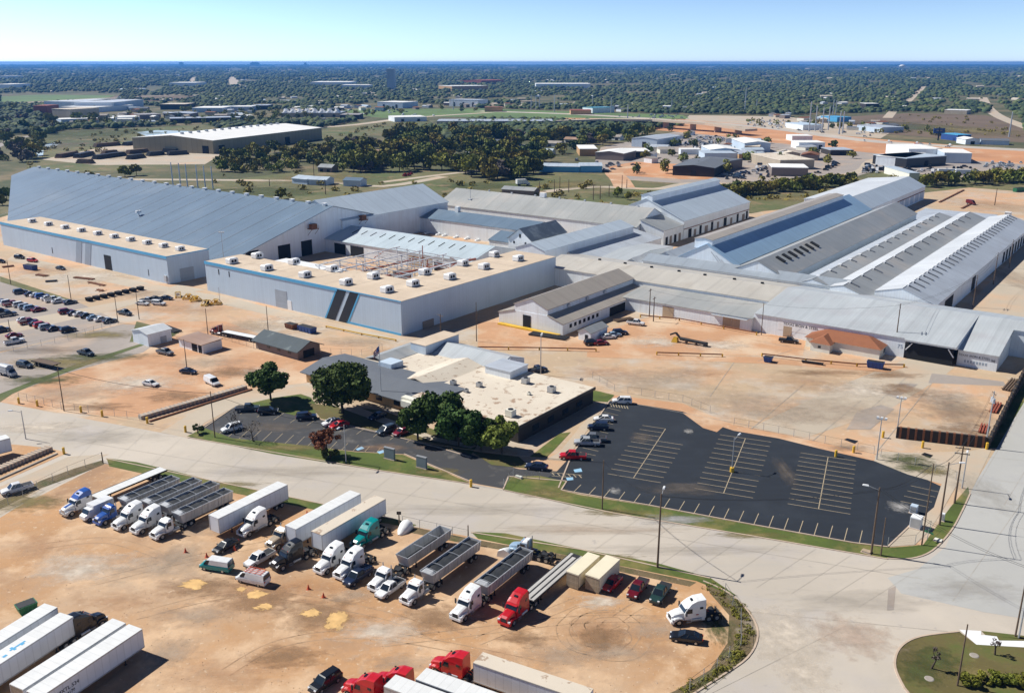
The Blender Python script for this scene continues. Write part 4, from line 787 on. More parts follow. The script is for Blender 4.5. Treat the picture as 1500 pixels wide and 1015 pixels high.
B.part('cross_roof', slope_roof([(141.9, 3.85), (147.5, 5.3), (153, 3.9)], 157, 177.5, 'a'), M['flat_cream'])
B.part('side_roof', slope_roof([(164, 3.9), (168.5, 5.0), (172.5, 3.8)], 164, 189, 'a'), M['r_grey_a'])
B.part('plant_room', MB().box(161, 165.5, 159.5, 164, 3.7, 5.3), M['w_blue'])
OU = [(702, 563), (770, 558), (808, 571), (664, 560), (748, 606), (683, 571), (775, 575), (620, 590)]
for i, (x, y) in enumerate(OU):
    a, b = QA(x, y+2, 4.2)
    r = empty('condenser', AB(a, b, 4.153 if a > 149.5 and b < 141.5 else 3.83), ROT, '%s condenser unit on the flat office roof' % ('grey-green boxy large tallest nearest small far white low front'.split()[i]) if False else None, 'condenser', 'condensers on the office roof')
    r['label'] = ['grey condenser at the far left of the cream office roof', 'tall grey-green condenser near the far edge of the cream office roof', 'dark condenser nearest the right edge of the cream office roof', 'grey condenser where the cream roof meets the shingle wing', 'cream boxy unit on the office roof just behind the tree crowns', 'small low condenser left of centre on the cream office roof', 'little white vent box in the middle of the cream office roof', 'low unit at the near end of the grey shingle wing'][i]
    s = (.6, .8, .8, .6, .9, .45, .35, .5)[i]
    link('casing', MB().box(-s, s, -s, s, .1, s*1.8).mesh('casing', M['metal' if i not in (4, 6) else 'stucco']), r)
    link('fan', MB().tube((0, 0, s*1.8), (0, 0, s*1.8+.12), s*.7, n=10).mesh('fan', M['black']), r)
    link('base', MB().box(-s*1.1, s*1.1, -s*1.1, s*1.1, 0, .1).mesh('base', M['wood']), r)
# steel frame in the courtyard
B = Bd('steel_skeleton', 'bare white and red steel frame standing in the warehouse courtyard', 'steel frame', 238, 240)
for a in (216, 226, 236, 246, 256):
    for b in (212, 224, 236, 248):
        if (a+b) % 3 != 1 or b < 220: B.part('column', MB().bar((a, b, 0), (a, b, 10.5), .35, .35), M['white'])
for a in (216, 226, 236, 246, 256):
    mb = MB()
    for z in (8.6, 10.4): mb.bar((a, 212, z), (a, 250, z), .22, .25)
    for k in range(10): mb.bar((a, 212+k*3.8, 8.6 if k % 2 else 10.4), (a, 215.8+k*3.8, 10.4 if k % 2 else 8.6), .12, .12)
    B.part('truss', mb, M['steel'])
for b in (212, 224, 236, 248): B.part('beam', MB().bar((216, b, 10.7), (258, b, 10.7), .3, .35), M['white'])
B.part('red_beam', MB().bar((213, 226, 8), (262, 213, 9.5), .7, .7), M['redsteel']); B.part('red_beam', MB().bar((214, 240, 7), (258, 238, 7.4), .6, .6), M['redsteel'])
B.part('red_beam', MB().bar((222, 214, 6), (222, 252, 6), .5, .5), M['redsteel']); B.part('red_tank', MB().tube((226, 226, 2), (226, 238, 2), 1.8), M['redsteel'])
for k in range(34):
    a, b = R.uniform(222, 258), R.uniform(212, 250); z = R.choice((4.5, 6.5, 8.2)); d = R.choice(((6, 0), (0, 7), (5, 0))); w = R.choice((.18, .25, .4))
    B.part('beam', MB().bar((a, b, z), (a+d[0], b+d[1], z+R.choice((0, 0, 1.5))), w, w), M[R.choice(('redsteel', 'steel', 'white', 'rust'))])
for k in range(12):
    a, b = R.uniform(224, 256), R.uniform(212, 248); B.part('column', MB().bar((a, b, 0), (a, b, R.uniform(9, 13.5)), .25, .25), M[R.choice(('white', 'steel', 'redsteel'))])
B.part('tower', MB().box(238, 243, 228, 233, 0, 6.5), M['stone']); B.part('red_tank', MB().tube((232, 216, 1.6), (232, 228, 1.6), 1.5), M['redsteel'])
for a in (220, 231, 241, 251): B.part('purlin', MB().bar((a, 212, 10.95), (a, 250, 10.95), .15, .15), M['steel'])
B = Bd('canopy', 'white slab canopy beside the steel frame in the warehouse courtyard', 'canopy', 218, 262)
B.part('roof', MB().box(212.5, 222, 240, 273, 8.6, 9.0), M['white'])
for a in (213.5, 221): 
    for b in (242, 256, 271): B.part('post', MB().bar((a, b, 0), (a, b, 8.6), .25, .25), M['white'])
# ================================================================ vehicles (local x forward, y left)
TPL = {}
def ring8(x, w, zb, zt, top=.9, bot=.9): 
    h = zt-zb
    return [(x, -w*bot, zb), (x, w*bot, zb), (x, w, zb+.28*h), (x, w, zt-.22*h), (x, w*top, zt), (x, -w*top, zt), (x, -w, zt-.22*h), (x, -w, zb+.28*h)]
def wheel(nodes, x, y, r, w, parent=-1, m='tyre'):
    s = 1 if y > 0 else -1
    me = cached(('tyre', r, w), lambda: MB().cyl_y(0, -w/2, w/2, 0, r, n=16).mesh('tyre', M['tyre']))
    ri = cached(('rim', r, w), lambda: MB().cyl_y(0, -w/2-.012, w/2+.012, 0, r*.58, n=12).mesh('rim', M['rim']))
    nodes.append(('wheel', me, parent, (x, y-s*w/2, r))); nodes.append(('rim', ri, len(nodes)-1, (0, 0, 0)))
def cached(key, fn):
    if key not in CACHE: CACHE[key] = fn()
    return CACHE[key]
def frust(x0, x1, w0, z0, x2, x3, w1, z1):
    lo = [(x0, -w0, z0), (x1, -w0, z0), (x1, w0, z0), (x0, w0, z0)]; hi = [(x2, -w1, z1), (x3, -w1, z1), (x3, w1, z1), (x2, w1, z1)]
    return lo, hi
CARDEF = {
 'sedan': dict(L=4.7, st=[(-2.35,.72,.42,.80),(-2.2,.86,.30,.98),(-1.2,.91,.24,1.02),(0,.92,.24,1.0),(.95,.91,.24,.98),(1.9,.86,.26,.84),(2.25,.78,.32,.70),(2.35,.62,.40,.60)], gl=(-1.85,1.15,.80,.98,-1.05,.25,.60,1.44), wx=(1.42,-1.38), r=.33, tail=.78),
 'suv': dict(L=4.8, st=[(-2.4,.84,.42,1.05),(-2.25,.92,.34,1.12),(-1.2,.95,.30,1.12),(0,.95,.30,1.1),(.95,.94,.30,1.08),(1.95,.90,.34,.98),(2.3,.82,.38,.85),(2.4,.68,.45,.72)], gl=(-2.3,1.25,.84,1.08,-2.0,.45,.68,1.75), wx=(1.45,-1.42), r=.38, tail=.95),
 'pickup': dict(L=5.7, st=[(-2.85,.90,.48,1.08),(-2.75,.96,.42,1.12),(-.6,.98,.38,1.12),(.6,.97,.38,1.12),(1.3,.97,.38,1.12),(2.4,.92,.42,1.02),(2.75,.86,.46,.92),(2.85,.72,.52,.78)], gl=(-.7,1.55,.86,1.10,-.55,.8,.70,1.82), wx=(1.85,-1.75), r=.40, tail=.95, bed=(-2.7,-.75)),
 'van': dict(L=5.6, st=[(-2.8,.94,.42,1.25),(-2.7,1.0,.36,1.3),(-1.2,1.0,.34,1.3),(.6,1.0,.34,1.28),(1.7,.98,.34,1.2),(2.4,.92,.38,1.02),(2.72,.84,.44,.85),(2.8,.7,.5,.75)], gl=(-2.72,1.95,.96,1.27,-2.62,1.2,.82,2.05), wx=(1.75,-1.6), r=.37, tail=1.05, panel=True)}
def car_tpl(kind, col, roofcol=None):
    key = (kind, col, roofcol)
    if key in TPL: return TPL[key]
    d = CARDEF[kind]; nodes = []; pm = M['c_'+col]; rm = M['c_'+(roofcol or col)]
    nodes.append(('body', MB().loft([ring8(*s) for s in d['st']]).mesh('body', pm), -1, (0, 0, 0)))
    x0, x1, w0, z0, x2, x3, w1, z1 = d['gl']
    mb = MB(); lo, hi = frust(x0, x1, w0, z0, x2, x3, w1, z1); mb.hexa(lo, hi); nodes.append(('windows', mb.mesh('windows', M['glass']), -1, (0, 0, 0)))
    rb = MB(); rb.loft([[(x2-.08, -w1-.03, z1-.03), (x3+.06, -w1-.03, z1-.03), (x3+.06, w1+.03, z1-.03), (x2-.08, w1+.03, z1-.03)], [(x2+.02, -w1+.08, z1+.07), (x3-.08, -w1+.08, z1+.07), (x3-.08, w1-.08, z1+.07), (x2+.02, w1-.08, z1+.07)]])
    if d.get('panel'):
        for s in (-1, 1):
            f = (x1-.9-x0)/(x1-x0); pa = [(x0, s*(w0+.012), z0), (x1-1.0, s*(w0+.012), z0), (x3-.55, s*(w1+.015), z1), (x2, s*(w1+.015), z1)]
            pb = [(p[0], p[1]-s*.02, p[2]) for p in pa]; rb.loft([pa, pb])
    else:
        for s in (-1, 1):
            for a, b in ((0, 0), (.40, .45), (1, 1)) + (((.7, .72),) if kind == 'suv' else ()):
                p = Vector((x0+(x1-x0)*(1-a), s*(w0+.01), z0-.02)); q = Vector((x2+(x3-x2)*(1-b), s*(w1+.01), z1)); rb.bar(p, q, .10 if 0 < a < 1 else .13, .05)
    nodes.append(('roof', rb.mesh('roof', rm), -1, (0, 0, 0)))
    if 'bed' in d:
        b0, b1 = d['bed']; nodes.append(('bed', MB().box(b0, b1, -.80, .80, 1.0, 1.135).mesh('bed', M['chassis']), -1, (0, 0, 0)))
    for x in d['wx']:
        for s in (-1, 1): wheel(nodes, x, s*(.96 if kind != 'sedan' else .93), d['r'], .24)
    hx = d['st'][-2][0]; hz = d['st'][-2][3]-.06; hw = d['st'][-2][1]
    hl = cached(('hl',), lambda: MB().box(-.10, .09, -.17, .17, -.09, .09).mesh('headlight', M['headlamp']))
    tl = cached(('tl',), lambda: MB().box(-.06, .06, -.14, .14, -.12, .12).mesh('taillight', M['tail']))
    for s in (-1, 1):
        nodes.append(('headlight', hl, -1, (hx, s*(hw-.2), hz))); nodes.append(('taillight', tl, -1, (d['st'][0][0]+.02, s*(d['st'][0][1]-.15), d['tail'])))
        nodes.append(('mirror', cached(('mir', col), lambda: MB().box(-.08, .08, -.12, .12, -.08, .08).mesh('mirror', pm)), -1, (x1-.25, s*(w0+.2), z0+.08)))
    nodes.append(('bumper', cached(('bmp', kind), lambda: MB().box(hx-.02, d['L']/2+.06, -hw*.9, hw*.9, .34, .52).mesh('bumper', M['chassis'])), -1, (0, 0, 0)))
    TPL[key] = nodes; return nodes
def inst(nodes, name, loc, az, label, cat, group=None, scale=1.0):
    r = empty(name, loc, math.pi/2-math.radians(az), label, cat, group); obs = []
    for n, me, p, l in nodes:
        obs.append(link(n, me, r if p < 0 else obs[p], l))
    if scale != 1: r.scale = (scale,)*3
    return r
NAME = {'sedan': 'parked_car', 'suv': 'parked_suv', 'pickup': 'pickup_truck', 'van': 'parked_van'}
CAT = {'sedan': 'car', 'suv': 'car', 'pickup': 'pickup', 'van': 'van'}
def car(kind, col, px, py, az, label, group=None, roof=None, scale=1.0):
    p = P(px, py); return inst(car_tpl(kind, col, roof), NAME[kind], (p.x, p.y, .05), az, label, CAT[kind], group, scale)
def small_car(kind, col, px, py, az, label, group):
    """far away: one mesh"""
    def mk():
        d = CARDEF[kind]; mb = MB(); mb.loft([ring8(*s) for s in d['st']]); x0, x1, w0, z0, x2, x3, w1, z1 = d['gl']
        lo, hi = frust(x0, x1, w0, z0, x2, x3, w1, z1); mb.hexa(lo, hi, 1 if kind != 'van' else 0); mb.box(x2, x3, -w1, w1, z1, z1+.06)
        for x in d['wx']: 
            for s in (-1, 1): mb.cyl_y(x, s*.7, s*.96, d['r'], d['r'], 2, 8)
        if 'bed' in d: mb.box(*d['bed'], -.8, .8, 1.0, 1.135, 2)
        return mb.mesh('small_'+kind, [M['c_'+col], M['glass'], M['tyre']])
    me = cached(('small', kind, col), mk); p = P(px, py)
    o = link(NAME[kind], me, None, (p.x, p.y, .03), math.pi/2-math.radians(az)); return tag(o, label, CAT[kind], group)
# ---------------------------------------------------------------- trucks
def tractor_tpl(col, sleeper=True, stripe=None, roofcol=None, rearcol=None):
    key = ('tractor', col, sleeper, stripe, roofcol, rearcol)
    if key in TPL: return TPL[key]
    pm = M['c_'+col]; rm = M['c_'+(roofcol or col)]; nd = []
    f = MB()
    for s in (-1, 1): f.box(-4.3, 3.2, s*.48-.09, s*.48+.09, .72, .98)
    f.box(-4.3, -4.1, -.6, .6, .7, 1.0); f.box(-1.7, -1.2, -.9, .9, .7, .95); f.box(-3.4, -2.3, -.45, .45, .98, 1.16)
    nd.append(('chassis', f.mesh('chassis', M['chassis']), -1, (0, 0, 0)))
    h = MB(); h.loft([[(x, -w*.9, .75), (x, w*.9, .75), (x, w, 1.1), (x, w*.85, zt-.1), (x, w*.55, zt), (x, -w*.55, zt), (x, -w*.85, zt-.1), (x, -w, 1.1)] for x, w, zt in ((1.55, .98, 1.98), (2.4, .92, 1.88), (3.2, .84, 1.68), (3.55, .72, 1.45))])
    for s in (-1, 1):
        h.loft([[(x, s*.72, z0), (x, s*1.18, z0), (x, s*1.18, z1-.1), (x, s*1.05, z1), (x, s*.72, z1)] for x, z0, z1 in ((1.75, .85, 1.0), (2.05, 1.0, 1.3), (2.55, 1.08, 1.36), (3.1, .8, 1.28), (3.5, .5, 1.0))])
    nd.append(('hood', h.mesh('hood', pm), -1, (0, 0, 0)))
    xr = -1.75 if sleeper else .05
    c = MB()
    prof = ([(xr, .85), (1.62, .85), (1.66, 1.9), (1.15, 2.72), (xr, 2.78)])
    def shape(prof, w0, w1):
        zs = [p[1] for p in prof]; lo, hi = min(zs), max(zs)
        ww = lambda z: w0+(w1-w0)*max(0, (z-1.9)/(hi-1.9)) if z > 1.9 else w0
        return MB().loft([[(x, -ww(z), z) for x, z in prof], [(x, ww(z), z) for x, z in prof]])
    nd.append(('cab', shape(prof, 1.14, 1.02).mesh('cab', pm), -1, (0, 0, 0)))
    if sleeper:
        fa = MB(); top = [(1.12, 2.70), (.55, 3.22), (-.35, 3.62), (-1.75, 3.72), (-1.75, 2.70)]
        fa.loft([[(x, -.92 if z > 3 else -1.06, z) for x, z in top], [(x, -.6, z+.06) for x, z in top], [(x, .6, z+.06) for x, z in top], [(x, .92 if z > 3 else 1.06, z) for x, z in top]])
        nd.append(('roof_fairing', fa.mesh('roof_fairing', rm), -1, (0, 0, 0)))
        nd.append(('roof_vent', MB().bar((.2, -.3, 3.45), (.2, .3, 3.45), .35, .2).mesh('roof_vent', M['glass']), -1, (0, 0, 0)))
        for s in (-1, 1): nd.append(('sleeper_window', MB().box(-1.25, -.75, s*1.085-.03, s*1.085+.03, 2.35, 2.7).mesh('sleeper_window', M['glass']), -1, (0, 0, 0)))
        if rearcol: nd.append(('rear_panel', MB().box(-1.8, -1.755, -1.02, 1.02, 1.0, 3.6).mesh('rear_panel', M['c_'+rearcol]), -1, (0, 0, 0)))
    else:
        fa = MB(); fa.hexa([(.1, -.95, 2.76), (1.1, -.95, 2.72), (1.1, .95, 2.72), (.1, .95, 2.76)], [(.15, -.8, 2.98), (.8, -.8, 2.9), (.8, .8, 2.9), (.15, .8, 2.98)]); nd.append(('roof', fa.mesh('roof', rm), -1, (0, 0, 0)))
    w = MB(); w.hexa([(1.64, -.98, 1.98), (1.70, -.98, 1.96), (1.70, .98, 1.96), (1.64, .98, 1.98)], [(1.18, -.9, 2.66), (1.25, -.9, 2.66), (1.25, .9, 2.66), (1.18, .9, 2.66)])
    nd.append(('windshield', w.mesh('windshield', M['glass']), -1, (0, 0, 0)))
    for s in (-1, 1):
        g = MB(); a = [(.45, s*1.15, 1.85), (1.4, s*1.15, 1.85), (1.12, s*1.08, 2.52), (.45, s*1.08, 2.52)]; b = [(p[0], p[1]-s*.05, p[2]) for p in a]; g.loft([a, b]); nd.append(('side_window', g.mesh('side_window', M['glass']), -1, (0, 0, 0)))
        nd.append(('mirror', cached(('tmir',), lambda: MB().box(-.08, .08, -.12, .12, -.4, .4).mesh('mirror', M['chassis'])), -1, (1.5, s*1.42, 2.1)))
        nd.append(('headlight', cached(('thl',), lambda: MB().box(-.12, .10, -.2, .2, -.12, .12).mesh('headlight', M['headlamp'])), -1, (3.5, s*.92, 1.02)))
        nd.append(('fuel_tank', cached(('tank',), lambda: MB().tube((-.75, 0, 0), (.75, 0, 0), .33, n=12).mesh('fuel_tank', M['rim'])), -1, (-.3, s*.98, .72)))
        if sleeper: nd.append(('side_skirt', cached(('skirt', col), lambda: MB().box(-1.1, 1.1, -.03, .03, -.28, .28).mesh('side_skirt', pm)), -1, (-.5, s*1.13, .72)))
    nd.append(('grille', MB().hexa([(3.5, -.5, .8), (3.62, -.5, .8), (3.62, .5, .8), (3.5, .5, .8)], [(3.45, -.46, 1.4), (3.57, -.46, 1.4), (3.57, .46, 1.4), (3.45, .46, 1.4)]).mesh('grille', M['rim' if stripe else 'chassis']), -1, (0, 0, 0)))
    nd.append(('bumper', MB().loft([[(3.3, s*1.2, .4), (3.7, s*1.0, .4), (3.7, s*1.0, .78), (3.3, s*1.2, .78)] for s in (-1, -.5, .5, 1)]).mesh('bumper', M['rim' if stripe else 'c_'+col]) , -1, (0, 0, 0)))
    if stripe: nd.append(('hood_stripe', MB().hexa([(1.7, -.3, 1.98), (3.1, -.3, 1.73), (3.1, .3, 1.73), (1.7, .3, 1.98)], [(1.7, -.3, 2.01), (3.1, -.3, 1.76), (3.1, .3, 1.76), (1.7, .3, 2.01)]).mesh('hood_stripe', M['c_'+stripe]), -1, (0, 0, 0)))
    if not sleeper or stripe:
        for s in (-1, 1): nd.append(('exhaust_stack', cached(('stk',), lambda: MB().tube((0, 0, 0), (0, 0, 2.3), .09, n=8).mesh('exhaust_stack', M['rim'])), -1, (xr-.14, s*.85, 1.1)))
    for s in (-1, 1):
        nd.append(('mud_flap', cached(('flap',), lambda: MB().box(-.03, .03, -.32, .32, .12, .95).mesh('mud_flap', M['chassis'])), -1, (-4.32, s*1.0, 0))); nd.append(('step', cached(('step',), lambda: MB().box(-.4, .4, -.1, .1, .42, .5).box(-.35, .35, -.08, .08, .75, .82).mesh('step', M['metal'])), -1, (.95, s*1.2, 0)))
        nd.append(('marker_lamp', cached(('mkl',), lambda: MB().box(-.06, .06, -.09, .09, 0, .07).mesh('marker_lamp', M['orange'])), -1, (1.05, s*.7, 2.76)))
    nd.append(('air_hose', MB().tube((xr-.05, .3, 1.6), (xr-.9, .2, 1.15), .04, n=5).tube((xr-.05, -.3, 1.6), (xr-.9, -.2, 1.15), .04, n=5).mesh('air_hose', M['orange']), -1, (0, 0, 0)))
    nd.append(('visor', MB().hexa([(1.2, -.95, 2.66), (1.5, -.9, 2.56), (1.5, .9, 2.56), (1.2, .95, 2.66)], [(1.2, -.95, 2.70), (1.5, -.9, 2.60), (1.5, .9, 2.60), (1.2, .95, 2.70)]).mesh('visor', pm), -1, (0, 0, 0)))
    for s in (-1, 1):
        wheel(nd, 2.5, s*1.2, .52, .32)
        for x in (-2.25, -3.55): wheel(nd, x, s*1.22, .52, .58)
    TPL[key] = nd; return nd
def axle_set(nd, xs, r=.5):
    for x in xs:
        for s in (-1, 1): wheel(nd, x, s*1.24, r, .56)
def gear(nd, x, z):
    for s in (-1, 1): nd.append(('landing_leg', cached(('leg', z), lambda: MB().box(-.08, .08, -.08, .08, 0, z).box(-.18, .18, -.18, .18, 0, .05).mesh('landing_leg', M['chassis'])), -1, (x, s*.75, 0)))
def van_trailer_tpl(roof='vanroof', side='vanside', doors='vanside', L=16.1):
    key = ('vt', roof, side, doors, L)
    if key in TPL: return TPL[key]
    nd = []; h = L/2
    nd.append(('box_body', MB().box(-h, h, -1.29, 1.29, 1.18, 4.02).mesh('box_body', M[side]), -1, (0, 0, 0)))
    nd.append(('roof', MB().box(-h-.02, h+.02, -1.31, 1.31, 4.023, 4.10).mesh('roof', M[roof]), -1, (0, 0, 0)))
    rail = MB()
    for s in (-1, 1): rail.box(-h, h, s*1.30-.03, s*1.30+.03, 1.1, 1.28); rail.box(-h, h, s*1.30-.03, s*1.30+.03, 3.88, 4.02)
    for s in (-1, 1): rail.box(h, h+.04, s*1.22-.08, s*1.22+.08, 1.15, 4.0); rail.box(-h-.04, -h, s*1.22-.08, s*1.22+.08, 1.15, 4.0)
    nd.append(('side_rail', rail.mesh('side_rail', M['metal']), -1, (0, 0, 0)))
    for s in (-1, 1): nd.append(('door', MB().box(-h-.03, -h-.003, s*.6-.57, s*.6+.57, 1.25, 3.95).mesh('door', M[doors]), -1, (0, 0, 0)))
    u = MB()
    for s in (-1, 1): u.box(-h+.3, -h+4.6, s*.5-.08, s*.5+.08, .85, 1.17)
    u.box(-h, -h+.1, -1.1, 1.1, .55, .68); u.box(-h, -h+.1, -.6, -.5, .6, 1.17); u.box(-h, -h+.1, .5, .6, .6, 1.17); u.box(h-2, h-.3, -.6, .6, 1.05, 1.17)
    nd.append(('underframe', u.mesh('underframe', M['chassis']), -1, (0, 0, 0))); gear(nd, h-3, 1.17); axle_set(nd, (-h+1.6, -h+2.9))
    TPL[key] = nd; return nd
def dump_trailer_tpl(tarp=True, L=11.6, side='alu'):
    key = ('dt', tarp, L, side)
    if key in TPL: return TPL[key]
    nd = []; h = L/2; b = MB()
    for s in (-1, 1):
        b.hexa([(-h, s*1.05-.04, 1.25), (h-.5, s*1.05-.04, 1.25), (h-.5, s*1.05+.04, 1.25), (-h, s*1.05+.04, 1.25)], [(-h-.15, s*1.25-.04, 2.95), (h, s*1.25-.04, 2.95), (h, s*1.25+.04, 2.95), (-h-.15, s*1.25+.04, 2.95)])
        for k in range(15): 
            x = -h+.3+k*(L-1.0)/14; b.bar((x, s*1.12, 1.3), (x, s*1.31, 2.9), .1, .08)
        b.box(-h-.15, h+.05, s*1.28-.06, s*1.28+.06, 2.9, 3.04)
    b.box(-h, h-.4, -1.05, 1.05, 1.15, 1.27); b.hexa([(h-.55, -1.05, 1.25), (h-.45, -1.05, 1.25), (h-.45, 1.05, 1.25), (h-.55, 1.05, 1.25)], [(h-.05, -1.25, 3.0), (h+.05, -1.25, 3.0), (h+.05, 1.25, 3.0), (h-.05, 1.25, 3.0)])
    b.hexa([(-h-.02, -1.05, 1.25), (-h+.06, -1.05, 1.25), (-h+.06, 1.05, 1.25), (-h-.02, 1.05, 1.25)], [(-h-.2, -1.25, 2.95), (-h-.1, -1.25, 2.95), (-h-.1, 1.25, 2.95), (-h-.2, 1.25, 2.95)])
    nd.append(('tub', b.mesh('tub', M[side]), -1, (0, 0, 0)))
    t = MB(); n = 12
    if tarp:
        for k in range(n):
            x0 = -h+.1+(L-.5)*k/n; x1 = -h+.1+(L-.5)*(k+1)/n
            for q in range(4):
                y0 = -1.2+2.4*q/4; y1 = -1.2+2.4*(q+1)/4; zz = lambda x, y: 2.62+.16*math.cos(y*1.2)+.10*math.sin(x*2.1+y)
                t.add([(x0, y0, zz(x0, y0)), (x1, y0, zz(x1, y0)), (x1, y1, zz(x1, y1)), (x0, y1, zz(x0, y1))], [(0, 1, 2, 3)])
        nd.append(('tarp', t.mesh('tarp', M['load']), -1, (0, 0, 0)))
        for x in (-h+2.2, -.6, h-3.0, h-1.2): nd.append(('tarp_bow', cached(('bow',), lambda: MB().bar((0, -1.25, 2.98), (0, 0, 3.12), .09, .06).bar((0, 0, 3.12), (0, 1.25, 2.98), .09, .06).mesh('tarp_bow', M['metal'])), -1, (x, 0, 0)))
        nd.append(('front_hood', MB().loft([[(h-.9, -1.2, 2.9), (h-.9, -.7, 3.2), (h-.9, .7, 3.2), (h-.9, 1.2, 2.9)], [(h+.1, -1.2, 2.9), (h+.1, -.7, 3.05), (h+.1, .7, 3.05), (h+.1, 1.2, 2.9)]]).mesh('front_hood', M[side]), -1, (0, 0, 0)))
    else:
        t.box(-h+.1, h-.6, -1.0, 1.0, 1.272, 1.30); nd.append(('bed_floor', t.mesh('bed_floor', M['load']), -1, (0, 0, 0)))
        for x in (-2.5, 1.5): nd.append(('cross_tie', cached(('tie',), lambda: MB().bar((0, -1.25, 2.9), (0, 1.25, 2.9), .12, .1).mesh('cross_tie', M['metal'])), -1, (x, 0, 0)))
    u = MB()
    for s in (-1, 1): u.box(-h+.2, h-.6, s*.5-.09, s*.5+.09, .85, 1.15)
    u.box(h-2.2, h-.6, -.6, .6, 1.0, 1.15); nd.append(('underframe', u.mesh('underframe', M['chassis']), -1, (0, 0, 0))); gear(nd, h-2.6, 1.15); axle_set(nd, (-h+1.3, -h+2.6))
    TPL[key] = nd; return nd
def flat_trailer_tpl(L=14.6, deck='deck', stripes=True):
    key = ('ft', L, deck, stripes)
    if key in TPL: return TPL[key]
    nd = []; h = L/2; nd.append(('deck', MB().box(-h, h, -1.28, 1.28, 1.3, 1.46).mesh('deck', M[deck]), -1, (0, 0, 0)))
    u = MB()
    for s in (-1, 1): u.box(-h+.2, h-.4, s*.5-.1, s*.5+.1, .85, 1.3); u.box(-h, h, s*1.27-.05, s*1.27+.05, 1.2, 1.5)
    nd.append(('underframe', u.mesh('underframe', M['chassis']), -1, (0, 0, 0)))
    if stripes:
        for s in (-1, 1): nd.append(('deck_rail', MB().box(-h+.4, h-.2, s*.5-.12, s*.5+.12, 1.463, 1.5).mesh('deck_rail', M['chassis']), -1, (0, 0, 0)))
        nd.append(('tail_gap', MB().box(-h, -h+1.0, -.7, .7, 1.463, 1.48).mesh('tail_gap', M['chassis']), -1, (0, 0, 0)))
    gear(nd, h-2.8, 1.3); axle_set(nd, (-h+1.6, -h+3.0)); TPL[key] = nd; return nd
def boxtruck_tpl(col):
    key = ('boxtruck', col)
    if key in TPL: return TPL[key]
    nd = []; pm = M['c_'+col]
    nd.append(('cargo_box', MB().box(-2.9, 1.2, -1.1, 1.1, .9, 2.75).mesh('cargo_box', pm), -1, (0, 0, 0)))
    nd.append(('cab', MB().loft([ring8(1.22, 1.0, .5, 2.2), ring8(1.9, 1.0, .5, 2.1), ring8(2.3, .98, .5, 1.4), ring8(2.95, .88, .5, 1.15)]).mesh('cab', pm), -1, (0, 0, 0)))
    nd.append(('windshield', MB().hexa([(2.25, -.85, 1.5), (2.36, -.85, 1.42), (2.36, .85, 1.42), (2.25, .85, 1.5)], [(1.92, -.8, 2.08), (2.0, -.8, 2.08), (2.0, .8, 2.08), (1.92, .8, 2.08)]).mesh('windshield', M['glass']), -1, (0, 0, 0)))
    nd.append(('chassis', MB().box(-2.9, 2.5, -.5, .5, .5, .88).mesh('chassis', M['chassis']), -1, (0, 0, 0)))
    for x in (2.2, -1.7):
        for s in (-1, 1): wheel(nd, x, s*1.02, .4, .28)
    TPL[key] = nd; return nd
def between(f, b):
    """heading from back point to front point (pixels on the ground)"""
    p, q = P(*f), P(*b); d = p-q; return p, math.degrees(math.atan2(d.x, d.y))
def put(nodes, name, p, az, back, label, cat, group=None):
    """p = ground point of the front; back = distance from the front to the origin"""
    a = math.radians(az); return inst(nodes, name, (p.x-math.sin(a)*back, p.y-math.cos(a)*back, .05), az, label, cat, group)
TRUCKS = 'semi trucks parked in the dirt lot'; TRL = 'trailers parked in the dirt lot'
AZT = 213.5
def tractor(col, fx, fy, az, label, sleeper=True, **k):
    return put(tractor_tpl(col, sleeper, **k), 'semi_truck', P(fx, fy), az, 3.7, label, 'truck', TRUCKS)
def trailer_after(nodes, fx, fy, az, gap, L, label, name='semi_trailer'):
    return put(nodes, name, P(fx, fy), az, gap+L/2, label, 'trailer', TRL)
tractor('white', 92, 757, AZT, 'white semi truck with blue cab roof and hood stripe at the left row end', stripe='blue', roofcol='blue')
trailer_after(flat_trailer_tpl(15.2, 'vanroof', False), 92, 757, AZT, 6.6, 15.2, 'empty flatbed trailer with pale deck behind the white truck with the blue roof', 'flatbed_trailer')
put(boxtruck_tpl('white'), 'box_truck', P(121, 764), AZT, 3, 'small white box truck squeezed between the blue-roofed semi and the blue semi', 'box truck')
tractor('blue', 141, 770, AZT, 'bright blue day-cab semi truck in the left row', False)
trailer_after(dump_trailer_tpl(True), 141, 770, AZT, 5.6, 11.6, 'grey dump trailer with black tarp behind the bright blue semi truck', 'dump_trailer')
tractor('white', 168, 777, AZT, 'white sleeper semi truck just right of the bright blue one')
trailer_after(dump_trailer_tpl(True), 168, 777, AZT, 6.6, 11.6, 'grey dump trailer with black tarp, second of the row of four at the left', 'dump_trailer')
tractor('white', 195, 783, AZT, 'white sleeper semi truck between two other white ones in the left row')
trailer_after(dump_trailer_tpl(True), 195, 783, AZT, 6.6, 11.6, 'grey dump trailer with black tarp, third of the row of four at the left', 'dump_trailer')
tractor('white', 224, 791, AZT, 'white day-cab semi truck at the right end of the left row', False)
trailer_after(dump_trailer_tpl(True), 224, 791, AZT, 5.2, 11.6, 'grey dump trailer with black load, right end of the row of four', 'dump_trailer')
def trailer_at(nodes, name, fl, fr, rr, L, label, az=None):
    """placed by ground pixels of front-left, front-right and rear-right corners"""
    a, b, c = P(*fl), P(*fr), P(*rr); m = (a+b)/2
    if az is None:
        d = b-c; az = math.degrees(math.atan2(d.x, d.y))
    return put(nodes, name, m, az, L/2, label, 'trailer', TRL)
trailer_at(van_trailer_tpl(), 'semi_trailer', (308, 784), (324, 789), (404, 742), 16.1, 'white van trailer standing alone beside the row of dump trailers', AZT)
